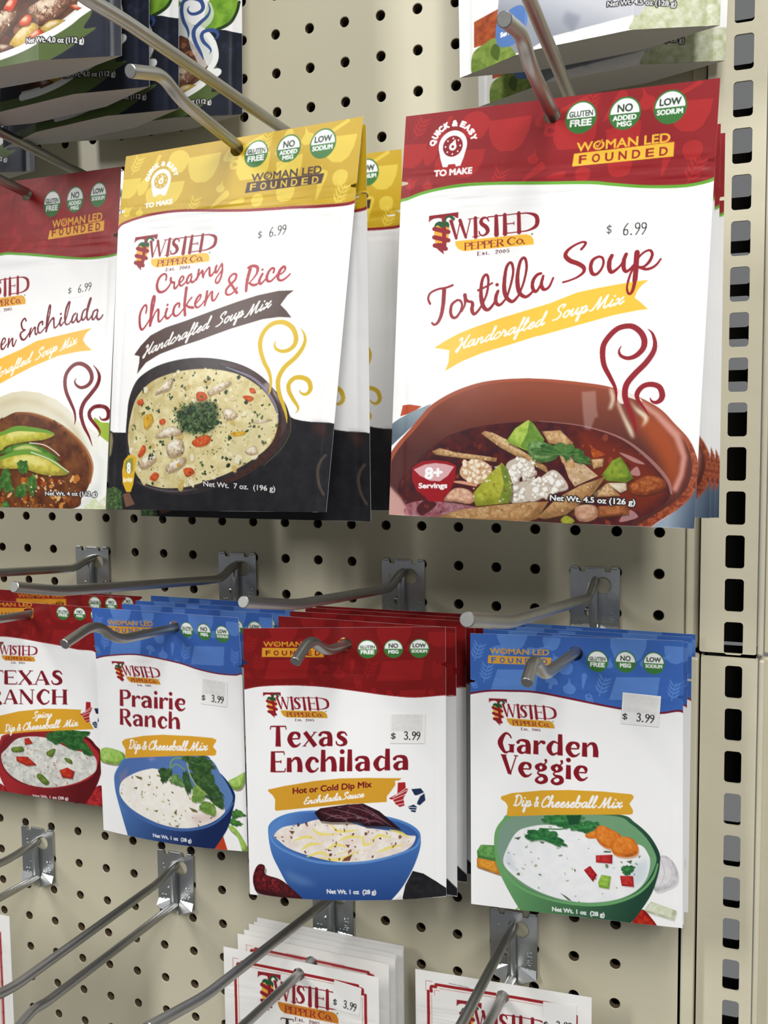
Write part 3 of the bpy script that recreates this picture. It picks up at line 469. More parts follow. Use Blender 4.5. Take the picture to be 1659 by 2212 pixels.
def logo(cv, a, b, c, bar=GOLD, small=True):
    """maker's mark placed by three points: a = top left of the T, b = foot of the D, c = tip of the pepper"""
    A = np.array([[.6, 0, 1], [97, 24.5, 1], [14.2, 37.5, 1]]); K = np.linalg.solve(A, np.array([a, b, c]))
    def T(q): return (q[0] * K[0, 0] + q[1] * K[1, 0] + K[2, 0], q[0] * K[0, 1] + q[1] * K[1, 1] + K[2, 1])
    sx = math.hypot(K[0, 0], K[0, 1]); sy = math.hypot(K[1, 0], K[1, 1]); s = (sx + sy) / 2
    M = (150, 32, 44)
    def P(L, col, sm=False): cv.poly([T(q) for q in L], col, 1, sm)
    P([(.6, 0), (28.6, -.4), (28.2, 5.3), (26.6, 4.6), (24, 3), (20, 2.4), (17.2, 3), (16.6, 8), (16.4, 20), (16.5, 33), (13, 33), (12.6, 20), (12.8, 8), (12.4, 3.6), (9, 3), (5, 3.2), (2.4, 4.2), (.1, 6.2)], M)
    P([(6.5, 10.5), (10, 8.5), (16, 8.6), (19.4, 11), (19.2, 18), (17.6, 26), (14.4, 32), (9, 31), (6, 26), (5, 18)], (245, 178, 62), True)
    for y0, l, r_ in ((12.6, 5.2, 18.8), (20.4, 4.9, 18.6), (28, 5.2, 16)):
        cv.line([(*T((l, y0)), 4 * s), (*T(((l + r_) / 2, y0 + 2.2)), 4.3 * s), (*T((r_, y0 + 4.4)), 4 * s)], None, M)
    P([(12.6, 10), (16.6, 10), (16.4, 33), (12.6, 33)], M)
    P([(5, 28), (9, 33), (14.2, 37.5), (13.6, 34), (16.4, 32), (15, 27), (8, 26)], M)
    P([(5.2, 11.5), (6.4, 7.8), (10, 6.2), (14, 7.2), (18, 7.4), (19.8, 10.4), (18.6, 13), (16, 11), (12, 12.2), (8.6, 9.8)], (36, 88, 50), True)
    cv.line([(*T((15.6, 8)), 1.8 * s), (*T((16.6, 4)), 1.8 * s), (*T((20, 2.6)), 2.2 * s), (*T((24, 5.4)), 2.6 * s)], None, (36, 88, 50))
    for ch, x0, x1, w in (('W', 19.6, 41.4, .62), ('I', 41.2, 47.6, .62), ('S', 47.4, 56.6, .62), ('T', 55.6, 71.8, .62), ('E', 71, 84, .62), ('D', 83.6, 99.6, .62)):
        _logo_ch(cv, ch, x0, x1, 24.3, 17.6, M, w * s * 1.85, T)
    P([(24.6, 26.2), (90, 26.6), (94.4, 28.2), (96.8, 32), (97, 36.6), (33, 36.4), (28, 34), (25.4, 30.4)], bar)
    x = 34.4
    for ch, wd in zip('PEPPER', (6, 6, 6, 6, 6, 6.4)):
        _logo_ch(cv, ch, x, x + wd - 1.35, 35, 6.2, M, .40 * s, T); x += wd
    _logo_ch(cv, 'C', 73.6, 80.4, 35, 7, M, .42 * s, T); _logo_ch(cv, 'O', 81.8, 87.2, 35, 5, M, .38 * s, T); _logo_ch(cv, '.', 88.2, 89.6, 35, 6, M, .6 * s, T)
    if small:
        x = 46
        for ch, wd in (('E', 4), ('s', 3.4), ('t', 2.6), ('.', 3), (' ', 3.4), ('2', 3.4), ('0', 3.4), ('0', 3.4), ('5', 3.4)):
            if ch != ' ': _logo_ch(cv, ch, x, x + wd - 1.2, 41.6, 3.4 * (.72 if ch == 's' else 1), (110, 50, 60), .3 * s, T)
            x += wd
    cv.poly([T(q) for q in ell(95.6, 27, .9, n=12)], (90, 140, 110))
def _logo_ch(cv, ch, x0, x1, y, cap, col, sw, T):
    adv, S = SER[ch]; xs = [q[0] for st in S for q in st]; a, b = min(xs), max(xs); b = b if b > a + .5 else a + .5
    hh = 14.5 if ch not in 'st.' else (10 if ch == 's' else 14.5); ps = []
    for st in S:
        q = spline(st) if len(st) > 2 else st
        ps += stroke_polys([(*T((x0 + (p[0] - a) / (b - a) * (x1 - x0), y - p[1] / hh * cap)), p[2] * sw) for p in q], None, False)
    cv.put(cv.cover(ps), col)
def steam(cv, L, col):
    W1 = [.3, .9, 1.5, 2, 2.3, 2.35, 2.35, 2.3, 2.3, 2.3, 2.2, 2, 1.6, 1, .25]
    for st, ws in zip(L, (W1, [.2, 1, 1.7, 2.2, 2.4, 2.4, 2.4, 2.2, 1.8, 1.2, .25], [.25, .9, 1.6, 2.1, 2.2, 2.2, 2.2, 2.1, 2, 1.5, .9, .25])): cv.line([(a, b, c * 1.12) for a, b, c in tap(st, ws)], None, col)
def netwt(cv, txt, p0, p1, cap, halo=True, bold=.12):
    sans(cv, txt, p0, p1, cap, (250, 250, 250), cap * bold * .55, halo=((25, 25, 28), cap * .42) if halo else None)
def price(cv, txt, d, n0, n1, cap, col=(66, 68, 68), wt=1.0):
    """a price from a label gun, thin condensed figures"""
    strokes_text(cv, GUN, '$', d[0], d[1], cap * .92, col, .9 * wt, cap=20); strokes_text(cv, GUN, txt, n0, n1, cap, col, wt, cap=20)
def art_tortilla(nu):
    cv = Canvas(150, 206, nu)
    rng = random.Random(3)
    RED = (163, 38, 44)
    header(cv, [(-4,46)] + [(0.14,42.32),(3.68,41.57),(10.62,39.38),(20.01,37.75),(33.19,36.61),(47.63,36.89),(61.79,37.66),(75.66,38.57)] + [(95.04,39.7),(103.94,41.0),(118.46,43.14),(132.6,44.15),(141.79,43.81),(150.08,41.73)] + [(154,37)], (152, 34, 40),(192, 46, 46),(112, 180, 62), 1.5, SOUP_MOTIFS)
    for c, t in (([(88.52,10.14),(95.89,10.91)], ('GLUTEN', 'FREE')),([(108.8,10.43),(116.07,11.2)], ('NO', 'ADDED', 'MSG')),([(129.03,9.86),(136.34,10.64)], ('LOW', 'SODIUM'))):
        badge(cv, c[0], c[1], *t)
    w = [(87.58,25.58),(129.79,24.93)]
    f = [(88.39,31.12),(129.91,30.48)]
    founded(cv, w[0], w[1], 4.0, [(86.34,26.44),(131.76,25.1),(131.83,31.36),(85.76,32.17)], f[0], f[1], 3.7, (250, 200, 66), RED)
    q = [(25.87,17.13),(25.38,9.8),(17.11,31.62),(36.49,31.52)]
    quick(cv, q[0], q[1], q[2], q[3], (150, 32, 42))
    l = [(15.54,51.52),(68.93,62.24),(24.28,71.86)]
    logo(cv, l[0], l[1], l[2])
    R2 = (150, 33, 44)
    cv.lines([tap([(18.4,97.09),(17.21,94.35),(18.3,91.45),(22.24,89.64),(26.22,89.07),(29.73,87.89)], [1, 0.95, 0.95, 1]), tap([(25.38,90.01),(25.44,96.12),(24.86,102.45),(23.36,106.54),(21.41,107.95),(20.06,106.93)], [1.8, 1.75, 1.5, 1.1, 0.9]), tap([(32.65,95.65),(30.06,97.75),(29.59,101.63),(30.78,104.34),(32.79,104.4),(34.8,101.31),(35.29,97.93),(34.16,95.95),(32.65,95.65)], [1, 1.3, 1.3, 1, 0.9, 1]), tap([(35.32,101.72),(36.6,98.95),(36.89,95.56),(36.42,93.11)], [0.7, 0.8, 1.4, 1.6]), tap([(36.49,94.09),(38.13,96.33),(40.22,96.89),(40.81,98.12),(40.65,100.54),(41.28,102.49),(42.31,103.1),(44.33,100.9),(45.81,98.05)], [1.1, 1.2, 1.6, 1.2, 0.8]), tap([(45.82,98.19),(47.6,93.04),(48.03,87.26),(47.4,83.85),(46.17,83.31),(44.89,85.68),(44.51,90.51),(45.15,95.85),(46.66,99.76),(48.7,101.18),(50.72,99.41),(52.62,96.11)], [0.9, 1, 1.1, 1.3, 1.85, 1.4, 0.9]), tap([(43.1,91.04),(46.38,89.61),(50.07,87.58)], [1, 0.8]), tap([(53.24,91.8),(52.47,94.18),(52.45,97.07),(53.78,98.79),(55.41,98.36),(57.78,95.32)], [1.3, 1.6, 1.3, 0.8]), tap([(57.79,95.56),(59.39,88.66),(60.12,82.45),(59.38,78.57),(58.14,77.56),(56.65,79.9),(56.07,85.17),(56.23,90.46),(57.5,94.83),(60.29,97.32),(62.09,96.42),(64.0,93.86)], [0.9, 1, 1.1, 1.3, 1.85, 1.4, 0.9]), tap([(63.78,94.09),(65.65,87.94),(66.57,81.28),(66.04,76.95),(64.78,75.37),(63.27,77.31),(62.47,82.55),(62.61,87.83),(63.93,92.9),(66.66,95.14),(68.69,94.49),(70.61,92.42)], [0.9, 1, 1.1, 1.3, 1.85, 1.4, 0.9]), tap([(73.78,83.69),(71.99,84.34),(70.33,86.89),(70.12,90.22),(71.45,92.65),(72.78,91.98),(74.55,88.01),(75.03,85.17)], [1.2, 1.4, 1.5, 1, 0.8]), tap([(75.01,84.93),(74.39,88.95),(75.25,91.36),(76.65,91.78),(78.36,90.28),(79.88,86.07)], [1, 1.6, 1.1, 0.8]), tap([(92.18,72.49),(93.63,70.69),(94.08,69.22),(92.2,68.98),(88.72,70.45),(85.72,72.89),(84.98,75.44),(87.38,77.91),(91.06,79.48),(93.85,81.47),(94.01,83.82),(91.49,86.07),(88.03,87.59),(84.73,88.51)], [1, 1, 0.9, 1, 1.7, 2, 1.8, 1.2, 0.8, 0.9]), tap([(100.59,76.39),(98.05,77.91),(97.15,81.14),(98.02,84.45),(99.83,85.21),(101.89,83.2),(103.0,79.98),(102.39,77.17),(100.59,76.39)], [1, 1.5, 1.5, 1, 0.9, 1]), tap([(106.69,76.2),(105.75,78.71),(105.74,81.95),(106.75,84.31),(108.44,83.68),(110.89,81.24),(112.42,78.07),(113.37,75.81)], [1.5, 1.8, 1.4, 0.8, 0.9]), tap([(113.15,75.8),(112.26,78.98),(112.48,82.68),(113.65,84.34),(115.5,83.03),(117.28,80.57)], [1.4, 1.7, 1.2, 0.8]), tap([(118.03,75.1),(117.98,77.85),(117.98,81.52),(117.98,85.19),(117.67,90.69),(116.83,94.33),(115.6,95.22),(114.63,93.35),(114.65,90.13),(115.66,85.57),(116.96,82.4),(118.83,77.89),(121.23,75.25),(123.73,74.45),(124.89,76.32),(124.01,79.48),(121.62,82.12),(118.87,82.24)], [2, 2, 1.9, 1.4, 1, 0.8, 0.8, 1, 1.2, 0.8]), tap([(118.87,82.24),(122.55,83.53),(125.46,82.73),(127.46,80.99),(128.81,78.77)], [1.1, 1.2, 0.9, 0.7])], R2, k=1.18)
    for c in [(52.52,88.54)]:
        cv.poly(ell(c[0], c[1], 0.9, n=16), R2)
    ban = [(22.07,119.86),(27.74,116.35),(35.02,112.66),(42.23,109.96),(56.32,105.3),(70.04,101.4),(78.99,98.82)] + [(91.58,93.82),(101.57,91.8),(112.29,90.06),(118.64,89.12),(124.12,88.7),(121.3,91.03),(119.34,93.72),(118.27,97.12),(121.39,99.71),(124.52,102.74),(119.49,103.32),(108.96,105.41),(96.18,109.09),(74.24,115.22)] + [(75.62,114.51),(62.07,118.74),(48.06,122.77),(37.53,126.9),(28.74,131.72),(30.27,127.51),(30.36,121.24),(25.97,120.43)]
    cv.poly(ban, (252, 200, 68))
    cv.lines([tap([(117.98,81.52),(117.98,85.19),(117.67,90.69),(116.83,94.33),(115.6,95.22),(114.63,93.35),(114.65,90.13),(115.66,85.57),(116.96,82.4)], [1.9, 1.7, 1.3, 1, 0.8, 0.8])], R2)
    b = [(33.91,121.55),(78.0,109.86)]
    m = [(81.15,107.38),(113.73,99.53)]
    script(cv, 'Handcrafted', b[0], (b[1][0], b[1][1] - 0.6), 3.1, (253, 250, 240), 1.0)
    script(cv, 'Soup', m[0], [(97.33,103.54)][0], 3.3, (253, 250, 240), 1.0)
    script(cv, 'Mix', [(98.2,103.33)][0], [(113.53,99.76)][0], 3.2, (253, 250, 240), 1.0)
    outer = [(-2.94,178.47),(0.51,172.63),(4.81,167.32),(10.43,161.52),(15.92,155.27),(21.31,149.6),(29.34,144.5),(38.26,140.48),(48.54,137.51),(60.12,136.07),(72.41,135.63)] + [(71.18,135.69),(82.44,136.18),(96.19,137.6),(108.58,139.54),(120.29,143.38),(131.93,149.64),(139.43,157.27),(145.32,163.78),(148.67,170.32),(150.32,177.98),(149.94,185.13),(148.21,190.66),(143.4,196.32),(137.44,200.97),(132.41,204.8),(128.39,208.61)]
    outer = spline(outer) + [(100,212),(-4,212)]
    cv.poly([(4.6,154.85),(5.84,149.13),(9.91,148.71),(16.82,149.62),(11.82,152.73)], (190, 82, 48))
    cv.poly([(-1.46,159.6),(4.35,155.89),(11.8,152.21),(22.09,148.33),(17.05,155.26),(8.73,162.58),(-1.01,171.1)], grad((150, 165, 175),(95, 110, 125), [(10.02,151.19)][0], [(4.75,165.76)][0]))
    cv.poly([(131.4,205.69),(138.45,200.38),(144.85,194.62),(149.97,185.67),(151.32,182.34),(153.14,206.94),(131.51,207.91)], grad((150, 165, 180),(62, 78, 98), [(138.5,201.49)][0], [(149.88,203.25)][0]))
    cv.poly(outer, (168, 86, 62))
    cx, cy = [(83.95,170.5)][0]
    inner = [(cx + (x - cx) * 0.962, cy + (y - cy) * 0.957) for x, y in outer]
    cv.poly(inner, grad((146, 76, 56),(84, 44, 42),(cx, cy - 30),(cx, cy + 2)))
    cv.soft([(125.83,150.81),(135.32,156.22),(143.58,169.31),(143.68,181.42),(138.14,193.73),(134.8,177.21),(126.42,162.98),(120.88,155.3)], (176, 80, 40), 5, 0.9, clip=inner)
    cv.soft([(123.52,145.85),(132.04,151.85),(141.68,161.64),(145.26,172.58),(144.19,181.41),(141.52,189.2),(139.42,188.15),(142.1,180.35),(142.74,172.63),(139.26,163.88),(130.08,153.53),(123.66,148.62)], (226, 164, 152), 1.2, 0.85, clip=outer)
    cv.line(tap([(145.93,165.97),(148.59,173.62),(149.18,180.2),(147.08,188.49),(140.82,195.85),(132.3,202.29),(126.17,206.48)], [1, 2.6, 3.4, 3.6, 3.6, 3.2]), None, mott((120, 50, 36),(190, 100, 60), 0.9, 4), 0.9)
    soup = [(4.49,191.26),(8.89,184.33),(12.77,180.06),(19.36,173.69),(29.62,165.81),(38.12,162.12),(48.51,159.47),(63.65,157.39),(78.29,156.63)] + [(77.86,156.39),(94.48,157.88),(106.41,160.51),(116.07,164.27),(124.13,169.68),(132.23,177.27),(137.67,183.78),(139.22,189.26),(135.64,195.48),(128.05,200.78),(121.85,204.7),(120.45,208.97)] + [(11.71,207.05),(8.22,201.5)]
    cv.poly(soup, mott((92, 36, 36),(62, 30, 38), 0.3, 8), 1, True)
    cv.soft([(93.44,159.02),(107.59,163.29),(121.54,169.73),(133.41,180.56),(137.45,189.87),(128.0,199.66),(112.0,197.46),(100.63,178.03)], (128, 48, 32), 4, 0.8, clip=soup)
    cv.line(tap([(77.86,156.5),(94.48,157.99),(106.41,160.63),(116.07,164.27),(124.13,169.68),(132.23,177.27),(137.7,184.33),(139.24,189.82)], [0.3, 0.5, 0.7, 1.1, 1.6, 1.5, 0.8]), None, (186, 140, 134), 0.7)
    cv.soft([(-2.44,191.01),(0.39,191.43),(5.81,196.41),(13.33,205.94),(-1.79,207.72)], (214, 168, 160), 1, 0.9)
    cv.poly([(8.77,200.95),(18.2,197.93),(30.2,197.92),(43.99,199.36),(47.11,201.26),(33.42,204.97),(11.71,207.05)], mott((196, 150, 160),(150, 80, 90), 0.5, 9), 0.8, True)
    cv.poly([(15.48,201.68),(19.3,197.88),(24.78,198.16),(25.89,200.17),(19.38,205.13),(16.63,204.74)], (80, 34, 38), 1, True)
    sprinkle(cv, rng, soup, 90, 0.4, 1.6, [(150, 66, 40),(116, 40, 34),(74, 30, 34),(170, 84, 52)], alpha=0.5, sm=True)
    for z in ([(120.44,180.89),(123.43,177.47),(125.14,180.77),(124.14,181.91)], [(115.31,170.97),(121.68,173.06),(127.02,176.28),(121.78,175.29)], [(120.57,198.27),(124.89,200.91),(122.84,202.68),(116.49,204.09)]):
        cv.poly([(a, b) for a, b in z], (206, 160, 160), 0.7, True)
    cv.poly([(94.55,159.56),(98.49,163.44),(103.55,168.96),(107.9,171.12),(109.01,172.22),(103.71,173.45),(101.31,166.76)], mott((196, 100, 44),(140, 50, 30), 0.6, 5), 1, True)
    tan0, tan1 = ((222, 190, 146),(184, 140, 92))
    for z in ([(79.18,161.49),(88.04,160.79),(94.29,166.89),(92.16,168.63),(82.73,167.11)], [(102.68,174.6),(108.54,173.91),(108.15,177.84),(103.91,179.08)]):
        chunk(cv, z, tan0, tan1, 3, 0.5, False)
    chunk(cv, [(49.15,162.95),(51.16,161.67),(55.28,162.6),(63.96,166.65),(69.02,170.49),(81.82,178.53),(82.91,181.93),(74.09,177.26),(59.03,169.72),(51.25,164.41)], tan0, tan1, 6, 0.5, False, hi=(238, 212, 170))
    chunk(cv, [(23.23,172.57),(27.58,170.68),(36.28,172.75),(48.92,173.95),(57.64,174.97),(57.18,176.88),(48.97,176.35),(33.11,174.96),(25.48,174.15)], tan0, tan1, 7, 0.6, False)
    chunk(cv, [(61.86,166.7),(66.23,160.21),(72.45,155.96),(74.95,157.64),(80.53,165.37),(78.76,170.28),(73.47,171.62),(68.0,169.29)], (186, 208, 96),(150, 182, 70), 5, 0.4, False)
    cv.poly([(72.97,156.69),(74.95,157.64),(80.53,165.37),(78.76,170.28),(73.47,171.62),(68.98,169.02),(72.21,162.58)], mott((96, 136, 52),(126, 160, 70), 0.5, 4))
    chunk(cv, [(72.69,170.74),(73.71,166.71),(79.91,166.6),(86.69,169.59),(86.3,174.71),(78.52,176.61),(73.91,173.86)], (136, 172, 110),(86, 126, 66), 8, 0.5)
    cv.poly([(89.64,175.48),(99.52,176.93),(106.16,182.4),(95.46,187.82),(92.62,183.92)], mott((216, 190, 158),(186, 150, 110), 0.6, 12))
    cv.poly([(86.68,169.3),(91.13,170.35),(96.29,178.14),(92.53,180.51),(89.1,176.06)], mott(tan0, tan1, 0.6, 13))
    leaf(cv, [(73.85,171.57),(78.29,168.45),(88.26,167.01),(94.87,168.12),(100.44,172.4),(103.01,176.56),(97.88,176.69),(95.12,175.35),(93.93,172.55),(91.3,176.0),(88.45,172.67),(80.11,172.97)], (88, 128, 66),(52, 90, 46), 9, 15)
    chunk(cv, [(107.76,182.07),(112.3,174.94),(115.91,172.91),(119.25,177.57),(122.1,183.08),(119.03,185.12),(109.99,184.65)], (156, 172, 56),(112, 140, 46), 4, 0.35, False)
    chunk(cv, [(120.15,187.05),(126.25,182.41),(130.37,181.75),(135.6,183.28),(136.39,187.13),(128.68,190.7),(122.38,190.34)], (186, 112, 58),(140, 66, 36), 4, 0.5)
    for z, cc in (([(110.56,185.65),(119.04,185.4),(119.43,188.75),(116.57,190.25),(112.76,187.83)], 1),([(104.26,190.94),(110.56,185.65),(116.62,191.65),(104.31,192.64)], 0)):
        chunk(cv, z, (236, 226, 206) if cc else tan0, (206, 190, 160) if cc else tan1, 6, 0.6, False)
    wh0, wh1 = ((248, 246, 240),(214, 204, 188))
    crumbs(cv, rng, [(38.62,183.82),(41.16,177.67),(48.97,176.2),(54.69,179.79),(53.49,185.34),(46.55,188.2)], 40, 0.8, 2.0, (246, 234, 214),(222, 184, 142),(130, 84, 60))
    chunk(cv, [(30.19,197.15),(35.51,191.05),(42.91,191.27),(46.59,195.18),(43.99,198.34),(36.61,197.74)], (232, 196, 166),(196, 140, 112), 12, 0.5)
    cv.line(tap([(34.4,187.52),(40.25,187.82),(47.07,189.09)], [0.5, 1.6, 1]), None, (220, 160, 130))
    for k, zz in enumerate(([(62.16,179.07),(64.2,176.04),(70.11,174.41),(74.7,178.23),(73.2,181.23),(69.31,183.82),(65.32,182.46)], [(64.41,189.46),(71.8,185.72),(79.13,185.98),(84.9,185.3),(79.24,193.39),(71.92,196.26),(64.46,196.57)], [(64.31,181.99),(67.31,182.89),(68.84,185.82),(65.88,187.41)], [(71.75,182.26),(77.09,180.62),(75.7,184.11),(71.3,185.24)])):
        crumbs(cv, rng, zz, 26, 0.8, 2.0, wh0, wh1, (120, 96, 84))
    crumbs(cv, rng, [(71.92,189.77),(78.68,184.35),(85.88,180.13),(92.45,188.49),(84.44,191.63),(74.85,196.04)], 40, 0.8, 2.2, wh0, wh1, (120, 96, 84))
    crumbs(cv, rng, [(72.85,177.05),(75.1,175.84),(76.37,182.12),(72.99,183.95)], 10, 0.6, 1.2, wh0, wh1, (120, 96, 84))
    chunk(cv, [(45.8,192.68),(54.22,182.8),(59.96,177.15),(62.37,179.56),(64.97,186.45),(65.03,192.43),(63.96,197.09),(47.11,199.53),(46.07,196.73)], (186, 188, 70),(156, 160, 50), 5, 0.3, False)
    cv.poly([(59.22,177.91),(62.37,179.56),(64.97,186.45),(65.03,192.43),(63.96,197.09),(58.41,197.72),(61.38,188.07)], mott((108, 128, 50),(136, 150, 58), 0.5, 4))
    chunk(cv, [(26.99,205.54),(38.73,201.64),(54.33,198.91),(74.38,196.31),(82.13,195.66)] + [(83.37,195.42),(77.76,204.38),(73.16,206.06)] + [(59.43,206.78),(33.51,208.04)], (206, 170, 122),(168, 122, 76), 9, 0.45, False)
    chunk(cv, [(77.76,203.79),(87.28,193.83),(98.18,187.16),(109.65,182.58),(104.26,190.94),(91.85,201.71),(81.75,204.37)], (204, 166, 116),(172, 126, 80), 10, 0.5, False)
    chunk(cv, [(95.69,198.67),(100.05,196.5),(105.51,197.14),(106.29,202.25),(101.31,204.87),(96.88,203.8)], (214, 176, 146),(184, 132, 104), 3, 0.4)
    chunk(cv, [(106.43,197.11),(120.49,196.02),(120.75,200.51),(106.73,202.51)], (182, 116, 72),(142, 80, 48), 3, 0.4, False)
    chunk(cv, [(89.09,204.73),(91.86,202.18),(95.79,204.72),(91.95,206.91)], (170, 170, 60),(150, 150, 50), 3)
    sprinkle(cv, rng, [(48.88,171.95),(78.92,176.15),(82.13,195.76),(43.98,197.32)], 40, 0.25, 0.8, [(250, 248, 240),(230, 220, 200),(120, 70, 50)], alpha=0.7)
    for zz in ([(49.15,162.95),(55.28,162.6),(69.02,170.49),(81.84,179.02),(74.08,176.77),(59.02,169.23)], [(24.32,172.03),(36.29,173.01),(56.64,175.25),(48.96,175.95),(33.11,174.61)], [(38.73,202.16),(54.33,199.42),(74.38,196.81),(74.41,201.06),(38.72,204.21)]):
        sprinkle(cv, rng, zz, 26, 0.18, 0.5, [(120, 80, 46),(236, 214, 176),(150, 104, 62)], alpha=0.8)
    for zz in ([(90.2,176.03),(99.52,177.21),(105.63,182.41),(95.45,187.25)], [(80.6,202.79),(98.74,187.71),(108.34,183.46),(91.84,200.56)], [(104.26,190.94),(110.58,186.21),(116.09,191.67)]):
        sprinkle(cv, rng, zz, 26, 0.18, 0.5, [(140, 100, 62),(240, 222, 190),(160, 116, 74)], alpha=0.8)
    cv.poly([(12.51,181.1),(17.79,177.84),(24.44,176.88),(32.09,177.43),(36.53,179.32),(35.99,186.45),(32.85,193.2),(30.71,194.82),(29.66,198.05),(22.05,198.12),(19.82,195.8),(15.33,192.88),(12.69,187.82)], (158, 30, 40))
    cv.poly([(13.39,182.1),(19.51,179.33),(25.03,178.4),(30.49,178.74),(35.47,179.86),(32.22,184.54),(27.93,187.61),(22.45,187.45),(16.85,185.08)], (222, 172, 176))
    s = [(19.95,186.62),(28.88,185.68),(16.42,191.55),(31.76,190.79)]
    sans(cv, '8+', s[0], s[1], 5.6, WHITE, 0.75)
    sans(cv, 'Servings', s[2], s[3], 2.6, WHITE, 0.3)
    S = [[(113.69,120.35),(112.79,122.51),(113.74,124.92),(116.96,126.13),(120.46,124.95),(123.37,121.61),(123.82,117.78),(122.04,113.93),(118.75,111.24),(115.58,110.72),(111.59,111.87),(108.17,115.22),(105.72,119.55),(105.48,124.39),(106.57,129.71),(109.37,135.0),(111.89,139.78),(112.77,143.6),(112.74,147.42)], [(125.05,112.28),(127.16,114.46),(128.51,118.77),(128.09,123.06),(125.08,128.3),(120.5,133.55),(117.2,138.33),(116.55,143.1),(117.69,147.86),(120.19,153.55),(122.02,159.23),(122.63,162.78)], [(127.73,144.92),(128.7,146.57),(130.69,147.03),(132.59,145.59),(132.98,142.99),(131.41,139.68),(127.84,138.52),(124.36,139.49),(122.09,142.59),(122.48,145.92),(125.33,149.69),(127.72,153.46)]]
    for g in ([(114.29,142.64),(114.56,147.89),(117.07,153.58),(120.48,159.73),(121.57,163.99),(119.7,162.12),(115.73,153.6),(113.41,147.42)], [(118.93,145.94),(121.76,149.25),(126.35,152.52),(127.37,155.36),(124.88,158.71),(125.58,154.91),(121.86,151.15)], [(110.59,140.75),(112.17,145.04),(111.05,149.83),(109.72,150.32),(110.64,146.01),(109.72,141.23)]):
        cv.soft(g, (244, 232, 206), 1.0, 0.95, True)
    cv.poly([(112.42,141.22),(116.45,141.2),(120.59,143.55),(123.79,145.43),(123.86,146.85),(118.88,144.99),(116.65,145.01),(117.19,146.91),(115.45,147.88),(113.57,145.99)], (255, 252, 248), 0.85, True)
    steam(cv, S, R2)
    cv.soft([(96.98,142.24),(103.38,141.74),(104.16,149.89),(105.13,154.2),(103.56,154.69),(101.97,160.48),(99.19,160.04),(97.87,150.91)], (232, 214, 214), 0.5, 0.3)  # faint sheen over tape residue, painted into the print colour
    n = [(83.93,194.99),(123.38,195.8)]
    netwt(cv, 'Net Wt. 4.5 oz (126 g)', n[0], n[1], 2.75)
    p = [(103.71,65.86),(105.58,65.82),(111.34,66.5),(121.53,66.67)]
    price(cv, '6.99', (p[0], p[1]), p[2], p[3], 5.6)
    cv.line([(102.83,68.13),(113.6,68.45),(124.45,68.19)], 0.2, (196, 198, 196), 0.8)
    return cv


